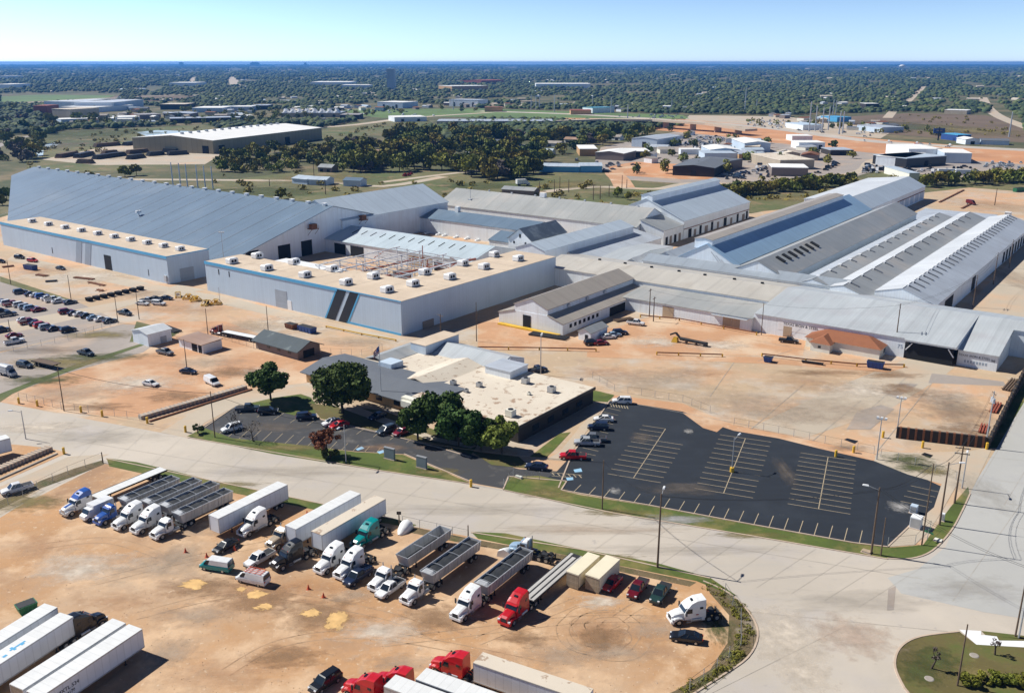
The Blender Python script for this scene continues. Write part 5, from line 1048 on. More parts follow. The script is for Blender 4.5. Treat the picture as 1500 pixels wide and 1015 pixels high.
tractor('white', 352, 787, AZT, 'white sleeper semi truck without trailer beside the lone white van trailer')
car('sedan', 'black', 331, 803, AZT, 'black sedan with red tint parked behind the orange cones')
car('van', 'teal', 318, 833, 285, 'teal van with white roof in the dirt lot', None, 'white')
v = car('van', 'white', 371, 852, 290, 'white work van with red ladder rack on its roof')
lr = MB()
for x in (-2, -1, 0, .8): lr.bar((x, -.8, 2.22), (x, .8, 2.22), .06, .06)
for y in (-.75, -.25, .25, .75): lr.bar((-2.3, y, 2.3), (1.0, y, 2.3), .09, .07)
link('ladder_rack', lr.mesh('ladder_rack', M['orange']), v)
car('pickup', 'white', 381, 822, AZT, 'white pickup half hidden behind the black semi truck')
tractor('tan', 394, 806, AZT, 'beige-nosed day-cab semi truck behind the black one', False, roofcol='white')
tractor('black', 400, 836, AZT+8, 'black semi truck with bobtail chassis in the middle of the dirt lot')
trailer_at(van_trailer_tpl(), 'semi_trailer', (420, 799), (436, 806), (514, 757), 16.1, 'white van trailer, left one of the close pair by the teal truck', AZT)
trailer_at(van_trailer_tpl('flat_cream', 'vanside'), 'semi_trailer', (456, 808), (476, 815), (553, 762), 16.1, 'white van trailer with grey-stained roof, right one of the close pair beside the teal truck', AZT)
tractor('teal', 519, 805, AZT, 'teal sleeper semi truck without trailer')
tractor('white', 465, 842, AZT, 'white sleeper semi truck, left of the two bobtails in front of the van trailers')
tractor('white', 494, 850, AZT, 'white sleeper semi truck, right of the two bobtails before the van trailers')
p = car('pickup', 'navy', 525, 848, AZT, 'dark navy service truck with ribbed covered bed between white trucks')
mb = MB()
for k in range(5): mb.box(-2.6+k*.45, -2.35+k*.45, -.85, .85, 1.14, 1.5)
link('bed_cover', mb.mesh('bed_cover', M['c_navy']), p)
tractor('white', 545, 868, AZT, 'white day-cab semi truck left of the white pickup', False)
trailer_after(dump_trailer_tpl(False), 560, 858, AZT, 5.0, 11.6, 'empty open dump trailer behind the day-cab truck', 'dump_trailer')
car('pickup', 'white', 572, 866, AZT, 'white pickup parked between two white semi trucks')
tractor('white', 592, 887, AZT, 'white day-cab semi truck right of the white pickup', False)
trailer_after(dump_trailer_tpl(True, 13.0), 592, 887, AZT, 5.6, 13.0, 'large grey dump trailer with black load and wide shadow in the middle of the lot', 'dump_trailer')
tractor('white', 666, 911, AZT, 'large white sleeper semi truck left of the red one')
trailer_after(dump_trailer_tpl(True, 13.0, 'alu'), 666, 911, AZT, 6.8, 13.0, 'grey dump trailer with black tarp behind the large white sleeper truck', 'dump_trailer')
tractor('red', 737, 918, AZT, 'bright red sleeper semi truck at the right end of the row', rearcol='maroon', stripe=None)
trailer_after(flat_trailer_tpl(15.5), 737, 918, AZT, 6.6, 15.5, 'long empty flatbed trailer with striped deck behind the bright red truck', 'flatbed_trailer')
tractor('lightblue', 747, 806, 296, 'pale blue bobtail semi truck behind the tarped dump trailer by the verge', False, roofcol='white')
for i, (fl, fr, rr) in enumerate([((827, 858), (849, 864), (868, 817)), ((854, 863), (880, 869), (889, 823))]):
    a, b = P(*fl), P(*fr); m = (a+b)/2; az = math.radians(AZT); w = (b-a).length; L = 7.0
    r = empty('timber_stack', (m.x-math.sin(az)*L/2, m.y-math.cos(az)*L/2, .05), math.pi/2-az, ['cream-topped timber stack, left one of the pair by the red cars', 'cream-topped timber stack, right one of the pair beside the red pickup'][i], 'stack', 'wrapped timber stacks')
    hw = w/2*.82; link('timber', MB().box(-L/2, L/2, -hw, hw, .12, 2.75).mesh('timber', M['wood2']), r); link('cover', MB().box(-L/2-.06, L/2+.06, -hw-.06, hw+.06, 2.6, 2.82).mesh('cover', M['wrap']), r)
    link('side_cover', MB().box(-L/2, L/2-.1, -hw-.04, -hw-.005, .4, 2.59).box(-L/2, L/2-.1, hw+.005, hw+.04, .4, 2.59).mesh('side_cover', M['wrap']), r)
    for k in (-3, 0, 3): link('bearer', MB().box(k-.15, k+.15, -hw, hw, 0, .119).mesh('bearer', M['wood']), r)
car('sedan', 'red', 896, 858, AZT, 'red car right beside the timber stacks', None)
car('pickup', 'maroon', 934, 866, AZT-5, 'dark red pickup between the red car and the dark green pickup')
car('pickup', 'darkgreen', 967, 873, AZT-5, 'dark green pickup left of the lone white semi truck')
tractor('white', 979, 911, 257, 'lone white sleeper semi truck at the right end of the dirt lot')
car('sedan', 'black', 1005, 937, 283, 'black car under the lone white semi truck at the lot edge')
# bottom trucks
a = P(205, 975); 
def trailer_c(nodes, name, px, py, az, label, L=16.1, z=4.1): return put(nodes, name, P(px, py, z), az, L/2, label, 'trailer', TRL)
AZB = 26.5
trailer_c(van_trailer_tpl('vanroof', 'vanside', 'wood2'), 'semi_trailer', 198.5, 916.5, AZB, 'white van trailer with lettered side, right one of the twin pair at bottom left')
trailer_c(van_trailer_tpl('vanroof', 'vanside', 'wood2'), 'semi_trailer', 174.5, 908, AZB, 'white van trailer, left one of the twin pair at bottom left')
trailer_c(van_trailer_tpl(), 'semi_trailer', 97.5, 899, AZB-3, 'white van trailer with a blue emblem on its roof behind the black truck')
trailer_c(van_trailer_tpl(), 'semi_trailer', 74.5, 885.5, AZB-3, 'white van trailer nearest the green bin at the left edge')
tractor('black', 153, 908, AZB+2, 'black sleeper semi truck at the left pulling the trailer with the roof emblem')
tractor('red', 634, 976, 298, 'red sleeper semi truck with white trailer at the bottom edge')
trailer_after(van_trailer_tpl('flat_cream', 'vanside'), 634, 976, 298, 7.3, 16.1, 'white van trailer with cream roof behind the red truck at the bottom edge')
tractor('red', 552, 999, 298, 'red semi truck at the bottom edge, middle of the three red ones')
trailer_after(van_trailer_tpl('vanroof', 'alu'), 552, 999, 298, 7.3, 16.1, 'white-roofed trailer behind the middle red truck at the bottom edge')
tractor('red', 507, 1009, 298, 'red semi truck cut off by the bottom edge of the picture')
trailer_after(van_trailer_tpl('vanroof', 'alu'), 507, 1009, 298, 7.3, 16.1, 'white-roofed trailer behind the red truck that is cut off at the bottom')
car('suv', 'black', 477, 1003, 218, 'black suv at the bottom edge left of the red trucks')
car('pickup', 'white', 26, 719, 228, 'white pickup on the concrete drive at the left edge')
trailer_c(van_trailer_tpl('vanroof', 'vanside', L=14.0), 'semi_trailer', 16, 664, 45, 'white trailer at the left edge across the drive', 14.0, 0)
# lettering and emblem on two bottom trailers
def decal_text(root, txt, x, y, z, size, side, m='black'):
    cu = bpy.data.curves.new('lettering', 'FONT'); cu.body = txt; cu.size = size; cu.align_x = 'CENTER'; cu.extrude = .005; cu.materials.append(M[m])
    o = bpy.data.objects.new('lettering', cu); COL.objects.link(o); bpy.context.view_layer.update()
    me = bpy.data.meshes.new_from_object(o.evaluated_get(bpy.context.evaluated_depsgraph_get())); bpy.data.objects.remove(o)
    t = link('lettering', me, root, (x, y, z)); t.rotation_euler = (math.pi/2, 0, 0 if side < 0 else math.pi); return t
for o in list(COL.objects):
    if o.get('label', '').startswith('white van trailer with lettered side'): decal_text(o, 'MXTL 534', -4.2, -1.335, 2.6, .75, -1); decal_text(o, '534170', -4.2, -1.335, 1.9, .6, -1)
    if 'blue emblem' in o.get('label', ''):
        e = MB(); e.box(-1.2, 1.2, -.15, .15, 4.103, 4.12); e.box(-.9, -.5, -.5, .5, 4.103, 4.118); e.box(-2.6, -2.0, -.6, -.2, 4.103, 4.12); e.box(.3, .8, -.45, .1, 4.103, 4.118); link('roof_emblem', e.mesh('roof_emblem', M['bluetrim']), o)
    if o.get('label', '').startswith('lone white sleeper'):
        for s in (-1, 1): link('door_emblem', MB().box(-.55, -.15, s*1.135-.01, s*1.135+.01, 1.45, 1.6).mesh('door_emblem', M['tail']), o)
# ---------------------------------------------------------------- cars elsewhere
car('pickup', 'slate', 363, 601, 80, 'dark grey-blue pickup parked first in the bays by the lone oak')
car('suv', 'black', 393, 605, 80, 'black suv next to the dark grey-blue pickup in the office bays')
car('suv', 'navy', 449, 613, 75, 'dark navy suv alone in the middle of the office bays')
car('suv', 'white', 340, 630, 230, 'white and grey suv in the roadside bays by the bare trees')
car('sedan', 'white', 486, 621, 230, 'white car beside the red one under the big oak')
car('sedan', 'red', 497, 625, 230, 'red car beside the white one under the big oak')
car('suv', 'slate', 566, 633, 225, 'blue-grey suv left of the crimson car by the office')
car('sedan', 'crimson', 589, 635, 222, 'crimson car right of the blue-grey suv by the office')
car('sedan', 'navy', 553, 612, 222, 'navy car in the oak shade before the office')
car('suv', 'white', 911, 590, 275, 'white suv at the top corner of the asphalt lot')
car('sedan', 'white', 884, 616, 275, 'white sedan second from the top along the asphalt lot edge')
car('suv', 'navy', 876, 628, 275, 'navy suv right below the white sedan along the asphalt lot edge')
car('pickup', 'grey', 869, 645, 275, 'dark grey pickup beside the silver pickup')
car('pickup', 'silver', 860, 651, 275, 'silver pickup between the dark grey one and the red one')
car('pickup', 'red', 839, 671, 275, 'red pickup at the lower end of the asphalt lot edge')
car('sedan', 'navy', 786, 686, 285, 'navy car in the tree shade by the asphalt lot entrance')
car('pickup', 'white', 931, 475, 115, 'white pickup near the dark yard rail in the plant yard')
car('sedan', 'white', 891, 495, 75, 'white car beside the small white hut'); car('sedan', 'lightblue', 899, 492, 75, 'pale blue car between the white one and the navy one near the hut')
car('suv', 'navy', 908, 489, 75, 'navy suv right of the pale cars near the hut'); car('suv', 'black', 867, 504, 75, 'black suv in front of the small white hut'); car('sedan', 'crimson', 880, 504, 75, 'crimson car right of the black suv in front of the hut')
car('pickup', 'black', 1155, 501, 112, 'black pickup beside the terracotta-roofed house'); car('pickup', 'navy', 787, 544, 60, 'dark pickup behind the office wall by the yard pole')
car('pickup', 'slate', 126, 519, 120, 'dark grey pickup alone on the gravel track'); car('suv', 'slate', 37, 537, 110, 'dark suv parked alone above the weedy strip'); car('pickup', 'grey', 242, 518, 120, 'grey pickup beside the white metal shed')
car('sedan', 'navy', 276, 546, 105, 'dark navy sedan at the foot of the thin light pole'); car('sedan', 'white', 221, 564, 115, 'white sedan alone on the red dirt yard'); car('van', 'white', 311, 562, 135, 'white van on the red dirt yard near the concrete wall')
car('pickup', 'slate', 183, 460, 120, 'dark blue pickup right of the last car row at the left')
rows = [
 ('upper row of the worker parking', [(30,429,'slate'),(46,432,'navy'),(54,433.5,'white'),(62,435.5,'blue'),(70,438,'white'),(78,440.5,'white'),(86,442.5,'white'),(103,444,'slate')]),
 ('second row of the worker parking', [(4,443,'navy'),(12,445,'white'),(19,447,'crimson'),(30,448,'white'),(38,451,'silver'),(46,453,'lightblue'),(57,455,'crimson')]),
 ('short third row at the left edge', [(2,458,'black'),(11,462,'slate')]),
 ('fourth row of the worker parking', [(36,470,'white'),(42,473,'crimson'),(53,475,'navy'),(61,478,'red'),(69,481,'silver'),(80,483,'navy'),(100,485,'black')]),
 ('row nearest the pole line', [(97,458,'crimson'),(109,460,'navy'),(118,461.5,'white'),(128,464,'black'),(138,467,'lightblue'),(149,469,'white'),(161,471.5,'slate')]),
 ('lowest row at the left edge', [(3,485,'navy'),(21,493,'crimson'),(21,502,'white')]),
 ('loose group by the yellow scrap', [(209,446,'white'),(217,442,'silver'),(228,439,'black'),(233,446,'white'),(244,438,'navy')])]
for rn, rw in rows:
    for i, (x, y, c) in enumerate(rw):
        k = R.choice(['sedan', 'suv', 'sedan', 'pickup', 'suv']) if rn[:6] != 'lowest' else ['suv', 'sedan', 'pickup'][i]
        kn = {'sedan': 'car', 'suv': 'suv', 'pickup': 'pickup'}[k]
        car(k, c, x, y, 44+R.uniform(-3, 3) if 'loose' not in rn else 105, '%s %s, %s from the left in the %s' % ({'slate': 'dark grey-blue', 'lightblue': 'pale blue'}.get(c, c), kn, ORD[i], rn), 'cars in the worker parking')
car('suv', 'red', 48, 383, 110, 'red suv by the left warehouse'); car('suv', 'black', 29, 378, 110, 'black suv left of the red one by the left warehouse'); car('sedan', 'slate', 89, 394, 120, 'dark car on the pale strip before the left warehouse'); car('sedan', 'black', 1, 384, 110, 'black car cut by the left edge near the warehouse')
# red truck with flatbed by the gatehouse
tractor('crimson', 311, 487, 300, 'dark red semi truck with low white flatbed behind the gatehouse', False)
trailer_after(flat_trailer_tpl(14.6, 'white', False), 311, 487, 300, 5.4, 14.6, 'low white flatbed trailer behind the dark red truck', 'flatbed_trailer')
t = put(boxtruck_tpl('silver'), 'tank_truck', P(22, 552), 120, 3, 'pale tanker truck at the left edge above the road', 'truck')
link('tank', MB().tube((-2.8, 0, 1.9), (1.0, 0, 1.9), 1.15, n=14).mesh('tank', M['steel']), t)
put(flat_trailer_tpl(9.0, 'wood', False), 'flatbed_trailer', P(84, 540), 118, 4.5, 'rusty low trailer beside the dark suv above the weedy strip', 'trailer')
# ================================================================ poles, fences, small things
def pole(name, base, topy, label, kind='wood', r=.14, az=0, topx=None, group=None, m=None, cat='pole', hh=None):
    h = hh or height(base[0], base[1], topy); p = P(*base); rt = empty(name, (p.x, p.y, 0), math.pi/2-math.radians(az), label, cat, group)
    lean = 0
    mt = M[m or ('wood' if kind in ('wood', 'lamp', 'plain') else 'metal')]
    link('shaft', MB().tube((0, 0, 0), (0, lean, h), r, r*.62, n=8).mesh('shaft', mt), rt)
    if kind == 'wood':
        for z in (h-.5, h-1.6) if h > 10 else (h-.5,):
            link('crossarm', MB().box(-.06, .06, -1.3, 1.3, z-.07, z+.07).mesh('crossarm', M['wood']), rt)
            ins = MB()
            for y in (-1.2, -.6, .6, 1.2): ins.tube((0, y, z+.07), (0, y, z+.28), .05, n=6)
            link('insulators', ins.mesh('insulators', M['steel']), rt)
    if kind == 'transformer':
        link('crossarm', MB().box(-.06, .06, -1.2, 1.2, h-.57, h-.43).mesh('crossarm', M['wood']), rt)
        for s in (-1, 1): link('transformer', MB().tube((0, s*.5, h-2.6), (0, s*.5, h-1.5), .32, n=10).mesh('transformer', M['steel']), rt)
    if kind in ('lamp', 'mlamp'):
        link('arm', MB().bar((0, 0, h-.5), (1.9, 0, h+.1), .08, .08).mesh('arm', M['metal']), rt)
        link('lamp_head', MB().hexa([(1.7, -.2, h+.0), (2.7, -.2, h+.05), (2.7, .2, h+.05), (1.7, .2, h+.0)], [(1.75, -.13, h+.2), (2.6, -.13, h+.22), (2.6, .13, h+.22), (1.75, .13, h+.2)]).mesh('lamp_head', M['white']), rt)
    if kind == 'flood':
        link('crossarm', MB().box(-.06, .06, -1.0, 1.0, h-.1, h+.06).mesh('crossarm', M['metal']), rt)
        for y in (-.8, 0, .8): link('floodlight', MB().box(-.05, .35, y-.25, y+.25, h+.02, h+.4).mesh('floodlight', M['white']), rt)
    return rt, h
POLES = [
 ('wood_pole', (882,745), 673, 'dark pole on the grass verge left of the asphalt lot corner', 'plain', 0), ('street_lamp', (963,830), 722, 'brown wooden lamp post on the verge in front of the asphalt lot', 'lamp', 20),
 ('street_lamp', (1276,810), 713, 'wooden lamp post with flat light head at the corner of the asphalt lot', 'lamp', -70), ('wood_pole', (1290,813), 757, 'short bare dark pole right beside the corner lamp post', 'plain', 0),
 ('utility_pole', (1350,797), 678, 'tall thin wooden pole behind the green street sign', 'plain', 0), ('street_lamp', (1376,768), 676, 'wooden lamp post between the utility boxes and the side road', 'lamp', 100),
 ('utility_pole', (1398,736), 652, 'wooden utility pole with crossarms at the side road corner', 'wood', 20), ('street_lamp', (1409,714), 655, 'grey metal pole right beside the crossarm pole at the side road', 'mlamp', 210),
 ('flood_light', (1284,672), 613, 'pale metal pole at the gate of the plant yard', 'flood', 30), ('flood_light', (1313,638), 583, 'pale metal pole at the front corner of the raised storage pad', 'flood', 30),
 ('utility_pole', (1443,655), 572, 'wooden utility pole with transformers at the right of the storage pad', 'transformer', 100), ('street_lamp', (1072,690), 640, 'slim white lamp post on a yellow base in the middle of the asphalt lot', 'mlamp', 40),
 ('utility_pole', (698,499), 442, 'utility pole in the yard between the striped warehouse and the clerestory shed', 'plain', 0), ('utility_pole', (646,505), 459, 'pole with small crossarms before the shaded wall of the striped warehouse', 'wood', 50),
 ('utility_pole', (792,548), 490, 'pole beside the dark pickup behind the office', 'flood', 100), ('street_lamp', (507,676), 621, 'lamp post by the rusty-leaved tree on the front verge', 'mlamp', 200),
 ('wood_pole', (315,640), 572, 'bare wooden pole at the corner of the front parking bays', 'plain', 0), ('wood_pole', (94,601), 538, 'dark pole at the edge of the main road, left side', 'plain', 0),
 ('light_pole', (274,541), 496, 'thin light pole above the navy sedan on the red dirt yard', 'plain', 0), ('utility_pole', (305,492), 451, 'pole beside the dark red truck', 'plain', 0), ('utility_pole', (393,485), 447, 'pole behind the gatehouse roof', 'plain', 0),
 ('wood_pole', (104,437), 402, 'pole at the end of the upper row of worker cars', 'plain', 0), ('wood_pole', (16,416), 380, 'pole at the left edge above the parking', 'plain', 0), ('wood_pole', (173,472), 432, 'pole at the right end of the row nearest the gravel track', 'plain', 0),
 ('wood_pole', (204,467), 428, 'pole between the parking and the loose group of cars', 'plain', 0), ('wood_pole', (15,486), 467, 'short pole at the left edge among the cars', 'plain', 0),
 ('utility_pole', (1310,516), 444, 'tall utility pole right behind the terracotta-roofed house', 'wood', 120), ('utility_pole', (1115,490), 443, 'pole at the joint of the lean-to and the grey-roofed part of the cross shed', 'plain', 0),
 ('utility_pole', (951,463), 422, 'left of two close poles before the lean-to', 'wood', 120), ('utility_pole', (957,470), 434, 'right of two close poles before the lean-to', 'wood', 120),
 ('utility_pole', (1425,449), 402, 'nearest crossarm pole along the shaded wall of the rightmost shed', 'wood', 120), ('utility_pole', (1455,416), 369, 'middle crossarm pole along the shaded wall of the rightmost shed', 'wood', 120), ('utility_pole', (1478,392), 350, 'far crossarm pole along the shaded wall of the rightmost shed', 'wood', 120),
 ('wood_pole', (1402,1003), 913, 'slim brown pole on the grass island at the bottom right', 'plain', 0), ('wood_pole', (1487,931), 828, 'brown pole at the right edge, left one of the close pair', 'plain', 0), ('wood_pole', (1492,933), 830, 'grey pole at the right edge, right one of the close pair', 'metal', 0),
 ('street_lamp', (38,642), 600, 'pale metal lamp post beside the road at the left', 'mlamp', 260), ('wood_pole', (585,790-22), 748, 'short post with a dark sign on the dirt lot verge', 'plain', 0), ('wood_pole', (686,795), 768, 'dark corner post of the dirt lot fence', 'plain', 0), ('wood_pole', (151,677), 661, 'dark gate post at the top left corner of the dirt lot', 'plain', 0), ('flood_light', (330,404), 340, 'floodlight pole in the gap between the two warehouses', 'flood', 0)]
for nm, b, t, lb, kd, az in POLES:
    rt, h = pole(nm, b, t, lb, kd, r=.19 if kd in ('wood', 'transformer', 'lamp') else .14, az=az)
    if 'yellow base' in lb: link('base', MB().tube((0, 0, 0), (0, 0, 1.0), .45, n=12).mesh('base', M['yellow']), rt)
    if 'dark sign' in lb: link('sign_plate', MB().box(-.03, .03, -.4, .4, h-.6, h).mesh('sign_plate', M['black']), rt)
# flag
rt, h = pole('flagpole', (559, 590), 503, 'tall white flagpole with a limp red, white and blue flag before the office', 'metal', r=.1, cat='flagpole', m='steel')
mb = MB(); n = 12
for i in range(n):
    for j in range(7):
        f = lambda u, v: (-1.9*u*.75, .22*math.sin(u*9+v), h-.5-1.75*v-1.5*u+.12*math.sin(v*5+u*4))
        a, b_, c, d = f(i/n, j/7), f((i+1)/n, j/7), f((i+1)/n, (j+1)/7), f(i/n, (j+1)/7)
        mb.add([a, b_, c, d], [(0, 1, 2, 3)], 2 if i < 5 and j < 4 else j % 2)
rt.rotation_euler = (0, 0, math.radians(12)); link('flag', mb.mesh('flag', [M['tail'], M['white'], M['c_blue']]), rt)
# power lines between poles
def wire(name, pts, label, r=.024, sag=1.2, offs=((0, 0),)):
    mb = MB()
    for o in offs:
        for a, b in zip(pts[:-1], pts[1:]):
            prev = None
            for i in range(9):
                t = i/8; q = a.lerp(b, t)+Vector((o[0], o[1], -sag*4*t*(1-t)))
                if prev is not None: mb.tube(prev, q, r, n=4, smooth=False)
                prev = q
    return tag(link(name, mb.mesh(name, M['black'])), label, 'cable')
tp = lambda b, t: P(b[0], b[1])+Vector((0, 0, height(b[0], b[1], t)-.4))
wire('power_line', [tp((1276,810),713), tp((1350,797),678), tp((1398,736),652), tp((1443,655),572)], 'overhead cables along the side road poles', offs=((-.6, 0), (.6, 0), (0, .5)))
wire('power_line', [tp((1276,810),713), tp((963,830),722), tp((882,745),673), tp((507,676),621), tp((315,640),572), tp((94,601),538)], 'overhead cable along the main road poles', offs=((0, 0), (.3, -.3)))
wire('power_line', [tp((1487,931),828), tp((1276,810),713)], 'overhead cable crossing the road junction', offs=((0, 0), (.5, .2)))
wire('power_line', [tp((1310,516),444), tp((1115,490),443), tp((951,463),422)], 'overhead cable in front of the long cross shed')
wire('power_line', [tp((1310,516),444), tp((1425,449),402), tp((1455,416),369), tp((1478,392),350)], 'overhead cable along the rightmost shed', offs=((-.6, 0), (.6, 0)))
# fences
def fence(label, pts, step=3.0, h=1.9, m='metal', wires=4, name='chain_link_fence', r=.05):
    g = [P(*p) for p in pts]; rt = empty(name, (g[0].x, g[0].y, 0), 0, label, 'fence'); o = Vector((g[0].x, g[0].y, 0))
    me = cached(('post', h, m, r), lambda: MB().tube((0, 0, 0), (0, 0, h), r, n=6).mesh('post', M[m]))
    rail = MB(); net = MB()
    for a, b in zip(g[:-1], g[1:]):
        n = max(1, int((b-a).length/step))
        for i in range(n): link('post', me, rt, a.lerp(b, i/n)-o)
        rail.bar(a-o+Vector((0, 0, h-.05)), b-o+Vector((0, 0, h-.05)), .03, .03)
        for k in range(wires): 
            z = .15+(h-.3)*k/wires; net.bar(a-o+Vector((0, 0, z)), b-o+Vector((0, 0, z)), .012, .012)
    link('post', me, rt, g[-1]-o); link('top_rail', rail.mesh('top_rail', M['chassis']), rt); link('wire_mesh', net.mesh('wire_mesh', M['metal']), rt); return rt
fence('chain-link fence along the upper edge of the asphalt lot', [(868, 553), (900, 572), (1000, 588), (1040, 604)], 3)
fence('chain-link fence from the asphalt lot gate to the yard entrance', [(1075, 622), (1140, 634), (1280, 664)], 3)
fence('chain-link fence along the weedy patch by the yard entrance', [(1290, 668), (1340, 680), (1400, 702)], 3)
fence('chain-link fence along the left drive of the dirt lot', [(150, 674), (100, 694), (55, 716), (-10, 750)], 3)
fence('fence along the top of the dirt lot behind the dump trailers', [(590, 768), (640, 779), (686, 789)], 3)
fence('fence along the red dirt yard at the main road', [(28, 584), (90, 598), (150, 606), (205, 615)], 3)
fence('fence between the worker parking and the gravel track', [(173, 474), (100, 498), (20, 514)], 3.2)
fence('fence in front of the gatehouse', [(310, 492), (340, 500), (372, 510)], 3); fence('fence in front of the storage yard behind the office', [(470, 518), (530, 520), (560, 512)], 3)
fence('fence along the asphalt lot corner by the utility boxes', [(1362, 775), (1340, 796), (1300, 800)], 3)
fence('fence round the weedy corner of the dirt lot', [(1062, 868), (1085, 905), (1085, 945), (1050, 980), (1010, 1010)], 3)
fence('fence on the grass before the asphalt lot entrance', [(738, 713), (752, 697), (790, 702)], 2.5)
# concrete barriers and walls
def lowwall(name, label, pts, w, h, m, cat='wall', ribs=0, ribm=None):
    g = [P(*p) for p in pts]; o = g[0].copy(); rt = empty(name, (o.x, o.y, 0), 0, label, cat); mb = MB(); ribbon(mb, [p-o for p in g], w, 0, h); link('wall_body', mb.mesh('wall_body', M[m]), rt)
    if ribs:
        for a, b in zip(g[:-1], g[1:]):
            d = (b-a).normalized(); nn = Vector((-d.y, d.x, 0))
            for i in range(ribs):
                c = a.lerp(b, (i+.5)/ribs)-o; link('rib', cached(('rib', w, h), lambda: MB().box(-.22, .22, -w/2-.12, w/2+.12, .01, h+.1).mesh('rib', M[ribm or m])), rt, c, math.atan2(d.y, d.x))
    return rt
lowwall('concrete_barrier', 'ribbed pale concrete barrier along the drive by the red dirt yard', [(205, 613), (360, 568)], 1.5, .9, 'gravel', ribs=26, ribm='kerb')
lowwall('concrete_barrier', 'ribbed pale concrete barrier at the left edge by the road', [(-20, 698), (74, 658)], 1.6, .9, 'gravel', ribs=18, ribm='kerb')
lowwall('kerb_rail', 'rusty rail beside the ribbed barrier on the drive', [(219, 617), (369, 570)], .5, .35, 'rust', 'rail'); lowwall('kerb_rail', 'dark rail beside the ribbed barrier at the left edge', [(-10, 706), (84, 664)], .4, .3, 'joint', 'rail')
rt = lowwall('pad_wall', 'dark stone retaining wall with yellow corner post at the front of the storage pad', [(1312, 640), (1380, 648), (1444, 655)], .6, 2.6, 'brick2', ribs=6, ribm='rust')
lowwall('pad_wall', 'tan-topped retaining wall on the road side of the storage pad', [(1446, 656), (1476, 596), (1500, 548)], .5, 2.2, 'brick2', ribs=8, ribm='wood')
def barrier(label, pts, m='yellow', h=.8, name='guard_rail'):
    g = [P(*p) for p in pts]; o = g[0].copy(); rt = empty(name, (o.x, o.y, 0), 0, label, 'barrier'); mb = MB()
    for a, b in zip(g[:-1], g[1:]):
        mb.bar(a-o+Vector((0, 0, h)), b-o+Vector((0, 0, h)), .25, .3); n = max(1, int((b-a).length/6))
        for i in range(n+1): link('post', cached(('bp', m, h), lambda: MB().box(-.18, .18, -.18, .18, 0, h+.15).mesh('post', M['yellow'])), rt, a.lerp(b, i/n)-o)
    link('rail', mb.mesh('rail', M[m]), rt); return rt
barrier('brown pipe barrier with yellow posts in front of the lean-to', [(938, 464), (995, 469), (1060, 481), (1108, 490)], 'rust'); barrier('yellow and brown pipe barrier before the terracotta-roofed house', [(1116, 521), (1180, 529), (1255, 536), (1324, 537)], 'rust')
barrier('low brown pipe barrier in the middle of the plant yard', [(962, 519), (1058, 522)], 'rust'); barrier('brown pipe barrier with yellow post behind the dark pickup in the yard', [(700, 511), (790, 512), (873, 514)], 'rust')
barrier('yellow-posted rail along the foot of the striped warehouse', [(478, 479), (530, 490), (580, 499)], 'yellow', .5)
for k, (x, y) in enumerate([(28, 590), (55, 594), (119, 603), (150, 609), (216, 619), (94, 664), (272, 632), (1224, 668), (1250, 662), (1293, 640), (1351, 655), (1445, 657), (690, 712)]):
    r_ = empty('bollard', P(x, y), 0, ['yellow bollard at the far left of the road fence', 'second yellow bollard at the left of the road fence', 'yellow bollard in the middle of the road fence', 'yellow bollard right of the middle of the road fence', 'yellow bollard at the end of the ribbed barrier on the drive', 'yellow bollard at the end of the ribbed barrier at the left edge', 'yellow bollard at the drive mouth by the grass tip', 'yellow bollard left of the pale gate pole', 'yellow bollard behind the pale gate pole', 'yellow bollard at the storage pad front corner', 'yellow bollard at the pad gate', 'yellow bollard at the road corner of the storage pad', 'yellow bollard at the tip of the front verge'][k], 'bollard', 'yellow bollards')
    link('shaft', cached(('bol',), lambda: MB().tube((0, 0, 0), (0, 0, 1.5), .28, n=10).mesh('shaft', M['yellow'])), r_); link('cap', cached(('bolc',), lambda: MB().tube((0, 0, 1.5), (0, 0, 1.58), .31, .2, n=10).mesh('cap', M['yellow'])), r_)
# skips and bins
def skip(label, px, py, az, L, w, h, m, name='skip'):
    p = P(px, py); r_ = empty(name, p, math.pi/2-math.radians(az), label, 'skip'); b = MB()
    b.hexa([(-L/2+.3, -w/2+.1, .15), (L/2-.3, -w/2+.1, .15), (L/2-.3, w/2-.1, .15), (-L/2+.3, w/2-.1, .15)], [(-L/2, -w/2, h), (L/2, -w/2, h), (L/2, w/2, h), (-L/2, w/2, h)])
    for k in range(5): b.box(-L/2+.4+k*(L-.8)/4-.06, -L/2+.4+k*(L-.8)/4+.06, -w/2-.06, w/2+.06, .3, h)
    link('bin_body', b.mesh('bin_body', M[m]), r_); link('load', MB().box(-L/2+.15, L/2-.15, -w/2+.15, w/2-.15, h+.003, h+.05).mesh('load', M['chassis']), r_); link('skid', MB().box(-L/2+.4, L/2-.4, -.5, .5, 0, .149).mesh('skid', M['rust']), r_); return r_
skip('blue skip behind the gatehouse', 450, 485, 127, 6.5, 2.4, 1.8, 'bluebox'); skip('brown skip left of the blue one behind the gatehouse', 427, 480, 127, 4, 2.3, 1.6, 'rust'); skip('navy skip by the barrier near the gateway', 1282, 538, 120, 4.5, 2.0, 1.9, 'bluebox'); skip('long black trough by the barrier before the terracotta-roofed house', 1190, 532, 116, 6, 1.0, .6, 'black')
skip('navy skip by the red suv near the left warehouse', 45, 394, 118, 6, 2.4, 2.0, 'bluebox'); skip('green bin beside the trailers at the bottom left', 40, 894, 45, 2.8, 2.0, 1.4, 'green'); skip('blue wrapped bin at the left end of the barrier', 1125, 529, 120, 2.4, 2.0, 1.5, 'bluebox')
skip('dark green container at the far right edge behind the sheds', 1492, 280, 60, 9, 2.6, 2.6, 'green')
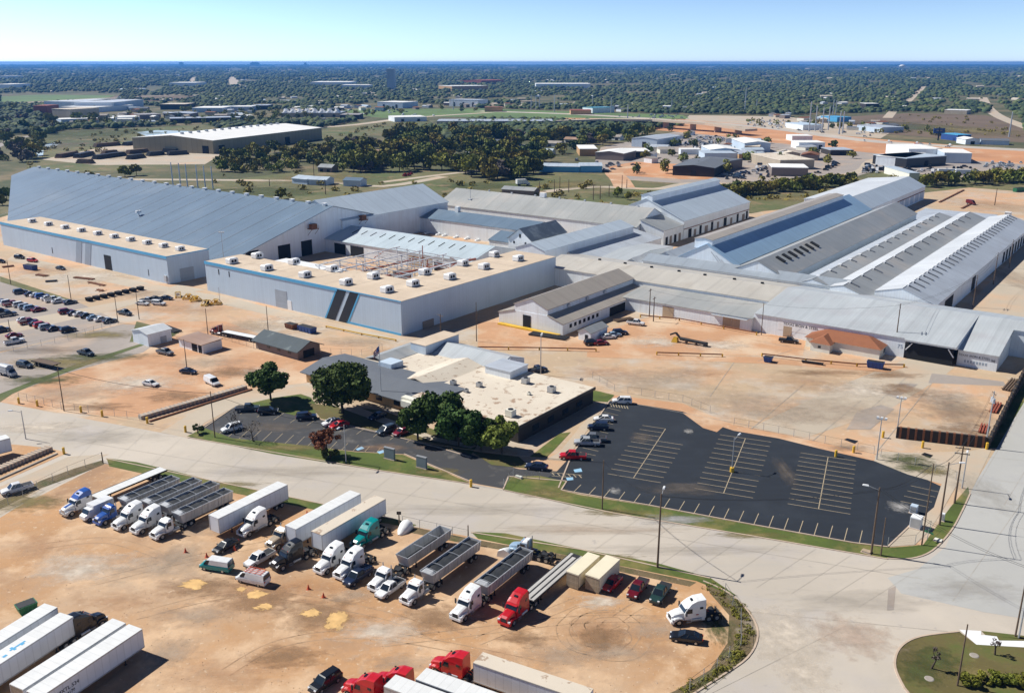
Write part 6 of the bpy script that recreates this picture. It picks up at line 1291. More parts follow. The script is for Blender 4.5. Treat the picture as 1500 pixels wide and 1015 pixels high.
for i in range(8):
    skip('dark scrap bin, %s from the left in the slanting row before the left warehouse' % ORD[i], 131+i*10.7, 440-i*2.3, 122, 2.2, 1.9, 1.3, 'black')
# yellow scrap heap pieces
for i, (x, y) in enumerate([(261, 434), (276, 437), (287, 440), (303, 446), (316, 445)]):
    p = P(x, y); r_ = empty('machine_frame', p, R.uniform(0, 3), ['pale-topped yellow machine frame at the left of the scrap', 'flat yellow machine frame, second from the left', 'tangled yellow machine frame in the middle of the scrap', 'yellow machine with a dark hopper', 'small yellow machine frame with a mast at the right'][i], 'machine', 'yellow machine frames in the yard'); b = MB()
    for s in (-1, 1):
        b.bar((-2, s*.9, .3), (2, s*.9, .3), .25, .3); b.bar((-2, s*.9, .3), (-.5, s*.9, 1.8), .18, .18); b.bar((2, s*.9, .3), (.8, s*.9, 1.6), .18, .18); b.bar((-.5, s*.9, 1.8), (.8, s*.9, 1.6), .18, .18)
    for x_ in (-2, -.5, .8, 2): b.bar((x_, -.9, .3 if abs(x_) > 1 else 1.7), (x_, .9, .3 if abs(x_) > 1 else 1.7), .18, .18)
    link('frame', b.mesh('frame', M['yellow']), r_); link('hopper', MB().box(-.4, .7, -.6, .6, .5, 1.5).mesh('hopper', M['white' if i == 0 else 'black' if i == 3 else 'yellow']), r_)
    if i == 4: link('mast', MB().tube((1.5, 0, .4), (1.5, 0, 6), .08).mesh('mast', M['steel']), r_)
# boom machine in the yard
p = P(1010, 503); r_ = empty('boom_machine', p, math.pi/2-math.radians(300), 'yellow base with a long black lattice boom lying in the plant yard', 'machine')
b = MB(); b.loft([[(3.6, -.9, .1), (5.2, -1.1, .1), (5.4, 1.1, .1), (3.6, .9, .1)], [(3.8, -.6, 1.4), (4.9, -.7, 1.5), (4.9, .7, 1.5), (3.8, .6, 1.4)]]); link('base', b.mesh('base', M['yellow']), r_)
b = MB(); b.tube((3.0, 0, 1.3), (-5, 0, .9), .55, .5, n=8); b.bar((2.8, 0, 1.2), (4.4, 0, 2.9), .6, .5); b.bar((4.4, 0, 2.9), (6.0, .6, 2.2), .5, .4); b.box(-5.4, -4.4, -.7, .7, .02, 1.2); link('boom', b.mesh('boom', M['chassis']), r_)
link('bracket', MB().box(-2.2, -1.8, -.7, .7, .02, .9).box(.8, 1.2, -.7, .7, .02, 1.0).mesh('bracket', M['wood']), r_)
# steel stock by the clerestory shed and on the left yard
def stock(label, pts, m, n=4, name='steel_stock'):
    a, b = P(*pts[0]), P(*pts[1]); r_ = empty(name, a, 0, label, 'steel stock'); d = (b-a); nn = Vector((-d.y, d.x, 0)).normalized()
    for i in range(n):
        mb = MB(); o = nn*(i-.5*n)*.6; mb.bar(o+Vector((0, 0, .35)), d+o+Vector((0, 0, .35)), .35, .4); link('beam', mb.mesh('beam', M[m]), r_)
    for t in (.15, .85): mb = MB(); c = d*t; mb.bar(c-nn*1.6+Vector((0, 0, .07)), c+nn*1.6+Vector((0, 0, .07)), .15, .14); link('bearer', mb.mesh('bearer', M['wood']), r_)
stock('dark steel beams lying before the clerestory shed doorway', [(778, 488), (832, 496)], 'chassis', 6); stock('rusty bars on the ground in front of the left warehouse', [(110, 406), (138, 409)], 'rust', 3); stock('row of thin rusty pipes left of the black skip row', [(131, 413), (154, 418)], 'rust', 2)
stock('short rusty pipes above the pole in the left yard', [(55, 402), (70, 404)], 'rust', 3); stock('black steel offcuts in the left yard', [(67, 412), (84, 411)], 'black', 3); stock('small rusty bars by the end of the skip row', [(144, 424), (152, 426)], 'rust', 2); stock('rusty bar pile at the far left of the yard', [(3, 391), (20, 389)], 'rust', 3)
stock('dark machinery parts behind the white metal shed', [(240, 478), (262, 486)], 'chassis', 5); stock('red beams on the road side of the storage pad', [(1452, 604), (1460, 590)], 'redsteel', 3); stock('red steel pieces at the front corner of the storage pad', [(1436, 634), (1440, 622)], 'redsteel', 3)
stock('dark steel rack at the back right of the storage pad', [(1474, 572), (1488, 556)], 'wood', 5); stock('timber pallets under the clerestory shed porch', [(900, 470), (925, 466)], 'wood', 4)
# signs
for (x, y, lb, w, h, mt) in [(571, 672, 'grey monument sign at the front bays, left one of the two on the verge', 2.6, 2.6, 'sign'), (618, 685, 'grey monument sign on the front verge, right one of the two', 2.4, 2.6, 'sign')]:
    r_ = empty('monument_sign', P(x, y), math.radians(60), lb, 'sign'); link('panel', MB().box(-.25, .25, -w/2, w/2, .25, h).mesh('panel', M[mt]), r_); link('base', MB().box(-.35, .35, -w/2-.1, w/2+.1, 0, .249).mesh('base', M['kerb']), r_); link('cap', MB().box(-.3, .3, -w/2-.05, w/2+.05, h+.002, h+.12).mesh('cap', M['metal']), r_)
r_ = empty('street_sign', P(1358, 790), math.radians(40), 'green street name sign on a post at the junction', 'sign'); hh = height(1358, 790, 778); link('post', MB().tube((0, 0, 0), (0, 0, hh+.6), .06).mesh('post', M['metal']), r_); link('name_plate', MB().box(-.9, .9, -.02, .02, hh+.2, hh+.55).mesh('name_plate', M['green']), r_); link('name_plate', MB().box(-.02, .02, -.9, .9, hh-.2, hh+.15).mesh('name_plate', M['green']), r_)
def cabinet(label, x, y, w, d, h, m, name='utility_cabinet'):
    r_ = empty(name, P(x, y), ROT, label, 'cabinet'); link('casing', MB().box(-d/2, d/2, -w/2, w/2, .15, h).mesh('casing', M[m]), r_); link('plinth', MB().box(-d/2-.15, d/2+.15, -w/2-.15, w/2+.15, 0, .149).mesh('plinth', M['kerb']), r_); link('door', MB().box(-d/2-.03, -d/2, -w/2+.1, w/2-.1, .3, h-.15).mesh('door', M['metal']), r_)
cabinet('large pale utility cabinet at the asphalt lot corner', 1341, 771, 1.8, 1.8, 2.2, 'white'); cabinet('smaller pale utility cabinet behind the large one', 1338, 750, 1.2, 1.2, 1.6, 'w_blue'); cabinet('white marker box on the grass by the side road', 1380, 762, .6, .6, 1.6, 'white'); cabinet('orange junction box at the foot of the corner lamp post', 1269, 808, 1.4, .9, .4, 'tandoor'); cabinet('pale slab box by the street sign', 1374, 791, 1.2, 1.0, .3, 'stucco'); cabinet('low beige trough on the verge tip', 760, 699, 1.4, .5, .5, 'stucco')
# cones, wind deflector, boat hull
for k, (x, y) in enumerate([(303, 815), (344, 805), (272, 808), (450, 753), (474, 874), (452, 862), (672, 908)]):
    r_ = empty('traffic_cone', P(x, y), 0, ['orange cone left of the black sedan', 'orange cone right of the black sedan', 'orange cone left of all the others on the bare dirt', 'orange cone by the white trailer near the verge', 'orange cone on the dirt before the white bobtails', 'dark orange cone nearest the puddles', 'orange cone at the wheel of the large white sleeper truck'][k], 'cone', 'traffic cones')
    link('cone', cached(('cone',), lambda: MB().tube((0, 0, .05), (0, 0, .9), .26, .05, n=10).mesh('cone', M['orange'])), r_); link('foot', cached(('foot',), lambda: MB().box(-.35, .35, -.35, .35, 0, .05).mesh('foot', M['orange'])), r_)
r_ = empty('roof_fairing', P(592, 776), math.pi/2-math.radians(20), 'white curved truck fairing lying on the dirt near the verge', 'fairing'); link('shell', MB().loft([[(x, -w, 0), (x, w, 0), (x, w*.8, z*.7), (x, 0, z), (x, -w*.8, z*.7)] for x, w, z in ((-2.0, .3, .3), (-1, .9, 1.0), (.4, 1.2, 1.5), (1.4, 1.25, 1.6))], smooth=True).mesh('shell', M['white']), r_)
r_ = empty('roof_fairing', P(741, 811), math.pi/2-math.radians(200), 'white rounded truck fairing beside the pale blue bobtail', 'fairing'); link('shell', MB().loft([[(x, -w, 0), (x, w, 0), (x, w*.8, z*.7), (x, 0, z), (x, -w*.8, z*.7)] for x, w, z in ((-1.6, .3, .3), (-.8, .9, 1.0), (.4, 1.2, 1.5), (1.2, 1.25, 1.6))], smooth=True).mesh('shell', M['white']), r_)
# ================================================================ trees
def leafmesh(name, m, n, lumps, size, seed, jit=.5):
    """lumps: (x,y,z,rx,rz) clusters filled with leaf clumps"""
    g = np.random.default_rng(seed); L = np.array(lumps); wgt = L[:, 3]**2*L[:, 4]; k = g.choice(len(L), n, p=wgt/wgt.sum())
    d = g.normal(size=(n, 3)); d /= np.linalg.norm(d, axis=1)[:, None]; rr = g.uniform(.35, 1, n)**.45
    c = L[k, :3]+d*np.stack([L[k, 3], L[k, 3], L[k, 4]], 1)*rr[:, None]
    nrm = d*.8+g.normal(size=(n, 3))*jit; nrm /= np.linalg.norm(nrm, axis=1)[:, None]
    t = np.cross(nrm, g.normal(size=(n, 3))); t /= np.linalg.norm(t, axis=1)[:, None]; b = np.cross(nrm, t); s = size*g.uniform(.6, 1.3, n)[:, None]
    v = np.stack([c-t*s-b*s*.6, c+t*s*.3-b*s, c+t*s+b*s*.5, c-t*s*.4+b*s], 1).reshape(-1, 3)
    v[:, 2] = np.maximum(v[:, 2], .05)
    me = bpy.data.meshes.new(name); me.vertices.add(4*n); me.vertices.foreach_set('co', v.ravel().astype(np.float32)); me.loops.add(4*n); me.loops.foreach_set('vertex_index', np.arange(4*n, dtype=np.int32))
    me.polygons.add(n); me.polygons.foreach_set('loop_start', np.arange(0, 4*n, 4, dtype=np.int32)); me.materials.append(m); me.update(calc_edges=True); me.validate(); return me
def crown_lumps(r, zc, h, n, seed):
    q = random.Random(seed); out = []
    for i in range(n):
        a = q.uniform(0, 6.28); d = r*.76*math.sqrt(q.random()); z = zc+(q.random()-.45)*h*.62*(1-.5*d/r); s = r*q.uniform(.22, .40)
        out.append((d*math.cos(a), d*math.sin(a), z, s, s*.75))
    return out
def trunk_mesh(h, r, spread, seed, n=5):
    q = random.Random(seed); mb = MB(); top = (q.uniform(-.3, .3), q.uniform(-.3, .3), h*.45); mb.tube((0, 0, 0), top, r, r*.7, n=8)
    for i in range(n):
        a = i*6.28/n+q.uniform(-.4, .4); m1 = (top[0]+spread*.4*math.cos(a), top[1]+spread*.4*math.sin(a), h*.66); e = (top[0]+spread*.8*math.cos(a), top[1]+spread*.8*math.sin(a), h*.9)
        mb.tube(top, m1, r*.5, r*.3, n=6); mb.tube(m1, e, r*.3, r*.08, n=5)
    return mb.mesh('trunk', M['bark'])
def tree(name, px, py, r, h, label, m='oak', n=5000, size=.3, seed=1, zc=.62, nl=22, group=None, cat='tree'):
    rt = empty(name, P(px, py), 0, label, cat, group)
    link('trunk', trunk_mesh(h, max(.15, h*.03), r*.7, seed), rt); link('crown', leafmesh('crown', M[m], n, crown_lumps(r, h*zc, h, nl, seed), size, seed), rt); return rt
tree('oak_tree', 397, 586, 5.4, 9.3, 'lone dark oak with a visible trunk beside the drive', 'oak', 5200, .31, 3)
tree('oak_tree', 502, 604, 8.0, 12.2, 'biggest dark oak in front of the office wing', 'oak', 11000, .33, 4, .58, 46)
tree('oak_tree', 612, 643, 4.5, 8.6, 'small oak with a slim trunk on the lawn tip by the bays', 'oak', 4200, .31, 5, .66)
tree('oak_tree', 646, 634, 5.8, 9.6, 'oak behind the slim-trunked one at the office corner', 'oak', 6000, .32, 6, .62, 30)
tree('oak_tree', 672, 652, 5.6, 9.2, 'broad oak in the middle of the row at the office front', 'oak', 7000, .32, 7, .58, 34)
tree('oak_tree', 705, 660, 4.6, 7.4, 'oak second from the right in the office row', 'oak', 7000, .28, 8, .58)
tree('oak_tree', 735, 664, 4.7, 8.2, 'lighter green oak at the right end of the office row', 'wood_t', 5500, .31, 9, .58)
tree('small_tree', 479, 666, 3.6, 6.0, 'small tree with rusty red leaves on the front verge', 'redleaf', 1500, .22, 10, .66, 14)
tree('shrub', 484, 671, 1.9, 2.6, 'dark shrub under the rusty-leaved tree', 'darkleaf', 1200, .2, 11, .5, 8, cat='shrub'); tree('shrub', 290, 634, 1.4, 2.6, 'little dark shrub at the grass tip by the drive', 'darkleaf', 700, .2, 12, .55, 8, cat='shrub')
tree('bare_tree', 344, 636, 2.4, 5.0, 'almost bare tree left of the other bare one at the bays', 'greytree', 160, .12, 13, .75, 10); tree('bare_tree', 371, 646, 2.2, 4.6, 'almost bare tree with a crooked trunk on the verge', 'greytree', 130, .12, 14, .75, 10)
tree('sapling', 1364, 978, 1.0, 3.4, 'thin bare sapling on the grass island', 'greytree', 200, .1, 15, .7, 6); tree('sapling', 1457, 958, .9, 2.6, 'staked bare sapling near the footpath', 'greytree', 140, .1, 16, .7, 6)
for k, (x, y, s) in enumerate([(1418, 1003, 1.5), (1438, 999, 1.4), (1458, 997, 1.3), (1478, 999, 1.5), (1497, 1001, 1.4)]):
    tree('shrub', x, y, s, 1.5, 'yellow-green shrub at the bottom right corner, %s from the left' % ORD[k], 'yleaf', 1500, .13, 20+k, .5, 10, 'shrubs on the grass island', 'shrub')
for k, (x, y) in enumerate([(1427, 959), (1361, 993)]):
    r_ = empty('mulch_ring', P(x, y), 0, ['grey mulch ring by the footpath', 'grey mulch ring under the bare sapling'][k], 'mulch ring'); link('mulch', MB().tube((0, 0, 0), (0, 0, .14), .75, .55, n=14).mesh('mulch', M['gravel']), r_); link('edging', MB().tube((0, 0, 0), (0, 0, .06), .85, .85, n=14).mesh('edging', M['wood']), r_)
# weeds on the dirt-lot corner: uncountable
wl = []
for i in range(160):
    t = R.random(); c = [(1040, 856), (1080, 884), (1096, 920), (1088, 952), (1056, 984), (1000, 1018)]; k = min(4, int(t*5)); u = t*5-k
    x = c[k][0]+(c[k+1][0]-c[k][0])*u+R.uniform(-14, 8); y = c[k][1]+(c[k+1][1]-c[k][1])*u+R.uniform(-8, 8); p = P(x, y); wl.append((p.x, p.y, .15, R.uniform(.2, .6), R.uniform(.15, .4)))
tag(link('weeds', leafmesh('weeds', M['olive'], 5000, wl, .09, 40)), kind='stuff')
sb = MB()
for _ in range(1300):
    x, y = R.uniform(-40, 1050), R.uniform(740, 1015)
    if not inside(x, y, DIRT_TOP+DIRT_RIGHT[1:]+[(900, 1100), (-60, 1100), (-60, 795), (20, 745)]): continue
    p = P(x, y); r = R.uniform(.04, .11); a = R.uniform(0, 3); c, d = math.cos(a)*r, math.sin(a)*r; z = .05
    sb.add([(p.x-c, p.y-d, z), (p.x+d, p.y-c, z), (p.x+c*1.3, p.y+d, z), (p.x-d, p.y+c, z), (p.x, p.y, z+r*.8)], [(0, 1, 4), (1, 2, 4), (2, 3, 4), (3, 0, 4)], R.choice([0, 0, 1]))
tag(link('gravel_stones', sb.mesh('gravel_stones', [M['track'], M['slab']])), kind='stuff')
# shared grove trees
GV = []
for k in range(8):
    mt = ['wood_t', 'olive', 'wood_t', 'darkleaf', 'olive', 'wood_t', 'greytree', 'yleaf'][k]; h = 8.5+k % 3*1.3; r = 4.6+(k*7 % 4)*.5
    GV.append((leafmesh('grove_crown', M[mt], 520 if k != 6 else 420, crown_lumps(r, h*.50, h*1.05, 18, 60+k), .78, 60+k), trunk_mesh(h, .25, r*.6, 60+k, 3), mt))
KIND = {'wood_t': 'mid green leafy tree', 'olive': 'olive green leafy tree', 'darkleaf': 'dark green leafy tree', 'greytree': 'bare grey-brown tree', 'yleaf': 'yellow-green leafy tree'}
GEN = {'wood_t': 'leafy_tree', 'olive': 'leafy_tree', 'darkleaf': 'leafy_tree', 'greytree': 'bare_tree', 'yleaf': 'leafy_tree'}
def grove_tree(px, py, k, where, sc=1.0, group=None):
    cr, tr, mt = GV[k]; r_ = empty(GEN[mt], P(px, py), R.uniform(0, 6.28), '%s %s' % (KIND[mt], where), 'tree', group)
    link('crown', cr, r_); link('trunk', tr, r_); r_.scale = (sc*R.uniform(.9, 1.15), sc*R.uniform(.9, 1.15), sc*R.uniform(.85, 1.15)); return r_
WOODS = [(500, 254), (488, 236), (520, 214), (600, 198), (690, 196), (800, 200), (900, 196), (935, 196), (900, 214), (860, 212), (848, 222), (800, 240), (778, 262), (700, 264), (640, 250), (560, 252)]
HOUSES = [(478, 251), (660, 216), (735, 212), (812, 214), (800, 226), (838, 208), (770, 220), (690, 232), (590, 236), (900, 204), (640, 240), (555, 228)]
used = []
def scatter(n, poly, mind, keep, sort=True):
    out = []; xs = [p[0] for p in poly]; ys = [p[1] for p in poly]
    for _ in range(n*60):
        x, y = R.uniform(min(xs), max(xs)), R.uniform(min(ys), max(ys))
        if not inside(x, y, poly) or not keep(x, y): continue
        w = P(x, y)
        if any((w.x-q[0])**2+(w.y-q[1])**2 < mind*mind for q in used): continue
        used.append((w.x, w.y)); out.append((x, y))
        if len(out) >= n: break
    return out
nh = lambda x, y: all(abs(x-h[0]) > 13 or not (-2 < h[1]-y < 6 or -8 < h[1]-y <= -2) for h in HOUSES)
for x, y in scatter(180, WOODS, 8.2, nh): grove_tree(x, y, R.choice([0, 0, 1, 1, 2, 3, 4, 4, 5, 5, 6]), 'in the wooded neighbourhood beyond the plant', R.uniform(1.15, 1.7), 'trees of the wooded neighbourhood')
for x, y in scatter(26, [(300, 240), (330, 228), (400, 222), (480, 214), (490, 226), (440, 240), (380, 246), (320, 252)], 8, lambda x, y: True): grove_tree(x, y, R.choice([0, 1, 4, 7, 2]), 'in the belt below the long beige warehouse', R.uniform(.9, 1.25), 'trees below the beige warehouse')
for x, y in scatter(38, [(-20, 235), (-20, 165), (40, 160), (75, 178), (115, 170), (150, 178), (110, 190), (70, 196), (60, 214), (50, 232), (30, 240)], 9, lambda x, y: True): grove_tree(x, y, R.choice([0, 1, 2, 3, 4, 6, 6]), 'in the wood at the left edge', R.uniform(1.0, 1.6), 'trees of the wood at the left edge')
for i in range(26):
    t = i/25; grove_tree(1052+t*200+R.uniform(-3, 3), 289-t*22+R.uniform(-2, 2), R.choice([1, 4, 0, 7, 1]), 'in the long hedgerow behind the blue-roofed shed', R.uniform(.75, .95), 'hedgerow behind the sheds')
for i, (x, y) in enumerate([(1372, 271), (1384, 269), (1394, 271), (1428, 268), (1440, 270), (1452, 264), (1462, 262), (1470, 266), (1484, 266), (1495, 265), (1508, 266), (1356, 273)]): grove_tree(x, y, [1, 4, 0][i % 3], 'in the dark hedge at the far right', 1.1, 'hedge at the far right')
for x, y, k, s, w in [(412, 291, 7, .8, 'standing alone behind the ridge of the huge A-frame shed'), (183, 258, 7, .9, 'left of the pair at the ridge of the huge A-frame shed'), (200, 256, 4, .9, 'right of the pair at the ridge of the huge A-frame shed'), (130, 262, 1, .7, 'peeping over the far left of the A-frame ridge'), (345, 252, 0, .9, 'by the chimney pipes behind the A-frame shed'), (10, 292, 3, .9, 'at the left end of the A-frame shed'), (4, 300, 0, .8, 'at the left edge below the A-frame shed end'), (950, 225, 0, .9, 'beside the pale blue warehouse'), (945, 232, 1, .8, 'in front of the brick workshop'), (985, 228, 0, .9, 'between the workshops and the grey building'), (1220, 217, 3, .9, 'by the white workshop near the highway'), (1190, 224, 1, .7, 'in the yard of the cream-roofed building'), (1142, 226, 4, .6, 'behind the cream-roofed building'), (920, 292, 7, .5, 'in the ditch left of the large pale shed'), (905, 288, 7, .6, 'beside the ditch behind the long grey hall')]:
    grove_tree(x, y, k, w, s)
wl = []; wm = []
for poly, n in ((WOODS, 150), ([(296, 250), (318, 230), (400, 224), (480, 212), (500, 206), (560, 200), (520, 226), (490, 250), (430, 254)], 70), ([(-40, 240), (-40, 160), (60, 160), (150, 172), (140, 190), (80, 196), (60, 220), (40, 240)], 50), ([(905, 212), (930, 190), (990, 192), (960, 204)], 14), ([(1056, 292), (1060, 284), (1240, 266), (1252, 270)], 26), ([(1350, 274), (1360, 268), (1520, 258), (1520, 268)], 22), ([(70, 190), (150, 178), (260, 176), (330, 180), (330, 184), (240, 184), (150, 188)], 34), ([(330, 176), (410, 166), (420, 178), (350, 186)], 26), ([(905, 255), (930, 215), (1000, 196), (1060, 200), (1240, 222), (1260, 240), (1100, 256)], 34), ([(60, 178), (280, 160), (500, 160), (700, 156), (700, 164), (480, 172), (300, 180)], 60), ([(1090, 186), (1100, 172), (1300, 188), (1500, 204), (1300, 196)], 24)):
    xs = [q[0] for q in poly]; ys = [q[1] for q in poly]; c = 0
    while c < n:
        x, y = R.uniform(min(xs), max(xs)), R.uniform(min(ys), max(ys))
        if not inside(x, y, poly) or not nh(x, y): continue
        c += 1; p = P(x, y); r = R.uniform(3.5, 6); h = R.uniform(6, 10.5); k = R.choice([0, 0, 1, 1, 2])
        for _ in range(4): wl.append((p.x+R.uniform(-.5, .5)*r, p.y+R.uniform(-.5, .5)*r, h*R.uniform(.3, .7), r*.6, h*.33)); wm.append(k)
for k, mt in enumerate(('wood_t', 'olive', 'darkleaf')):
    tag(link('woodland', leafmesh('woodland', M[mt], 26*sum(1 for q in wm if q == k), [l for l, q in zip(wl, wm) if q == k], .8, 80+k)), kind='stuff')
# bushes in the open fields
bl = []
for poly, n in (([(300, 290), (300, 250), (480, 250), (700, 262), (1000, 275), (1000, 300), (600, 292)], 60), ([(40, 250), (60, 205), (180, 190), (320, 184), (270, 208), (200, 215), (60, 236)], 90), ([(1250, 190), (1330, 168), (1440, 172), (1500, 200), (1380, 200)], 60), ([(480, 200), (540, 182), (640, 176), (640, 184), (560, 198)], 40), ([(900, 285), (1240, 262), (1290, 252), (1420, 268), (1300, 275), (1100, 300), (1000, 296)], 80)):
    xs = [q[0] for q in poly]; ys = [q[1] for q in poly]; c = 0
    while c < n:
        x, y = R.uniform(min(xs), max(xs)), R.uniform(min(ys), max(ys))
        if not inside(x, y, poly): continue
        c += 1; p = P(x, y); r = R.uniform(1, 3.2); bl.append((p.x, p.y, r*.5, r, r*.6))
tag(link('bushes', leafmesh('bushes', M['olive'], 9000, bl, .6, 90)), kind='stuff')
# ================================================================ distant town
def bg(name, label, pl, pr, depth, h, roof, wall, kind='flat', cat='building', ridge=1.5, doors=0, doorm='dark'):
    a, b = P(*pl), P(*pr); d = b-a; L = d.length; rz = math.atan2(d.y, d.x); r_ = empty(name, a, rz, label, cat)
    if kind == 'flat':
        link('wall', MB().box(0, L, 0, depth, 0, h).mesh('wall', M[wall]), r_); link('roof', MB().box(-.2, L+.2, -.2, depth+.2, h+.01, h+.5).mesh('roof', M[roof]), r_)
    elif kind == 'gx':
        link('wall', MB().prism([(0, 0), (depth, 0), (depth, h), (depth/2, h+ridge), (0, h)], 0, L, 'a').mesh('wall', M[wall]), r_); link('roof', slope_roof([(-.5, h-.1+.3), (depth/2, h+ridge+.3), (depth+.5, h-.1+.3)], -.4, L+.4, 'a').mesh('roof', M[roof]), r_)
    else:
        link('wall', MB().prism([(0, 0), (L, 0), (L, h), (L/2, h+ridge), (0, h)], 0, depth, 'b').mesh('wall', M[wall]), r_); link('roof', slope_roof([(-.5, h-.1+.3), (L/2, h+ridge+.3), (L+.5, h-.1+.3)], -.4, depth+.4, 'b').mesh('roof', M[roof]), r_)
    for i in range(doors):
        x = L*(i+.5)/doors; w = min(4, L/doors*.4); link('door', MB().box(x-w/2, x+w/2, -.2, -.01, 0, h*.65).mesh('door', M[doorm]), r_)
    return r_
# long beige warehouse: front-left corner, near corner and far corner
a, b, c = P(230, 222), P(313, 225), P(472, 203); az = math.atan2(c.y-b.y, c.x-b.x); Lw = (c-b).length
r_ = empty('distribution_warehouse', b, az, 'long beige warehouse with bright white gable roof in the fields beyond the plant', 'warehouse'); D = 92; hh = 12.0
link('wall', MB().prism([(0, 0), (D, 0), (D, hh), (D/2, hh+3.2), (0, hh)], 0, Lw, 'a').mesh('wall', M['w_beige']), r_); link('roof', slope_roof([(-.6, hh+.2), (D/2, hh+3.6), (D+.6, hh+.2)], -.6, Lw+.6, 'a').mesh('roof', M['flat_white']), r_)
for x in (8, Lw*.62): link('dock_door', MB().box(x, x+8, -.3, -.02, 0, 7).mesh('dock_door', M['dark']), r_)
link('dock_door', MB().box(-.3, -.02, 5, 12, 0, 7).mesh('dock_door', M['dark']), r_)
for k in range(14): link('ridge_vent', cached(('rv',), lambda: MB().box(-1.5, 1.5, -1, 1, 0, 1.6).mesh('ridge_vent', M['metal'])), r_, (15+k*(Lw-30)/13, D/2, hh+3.7))
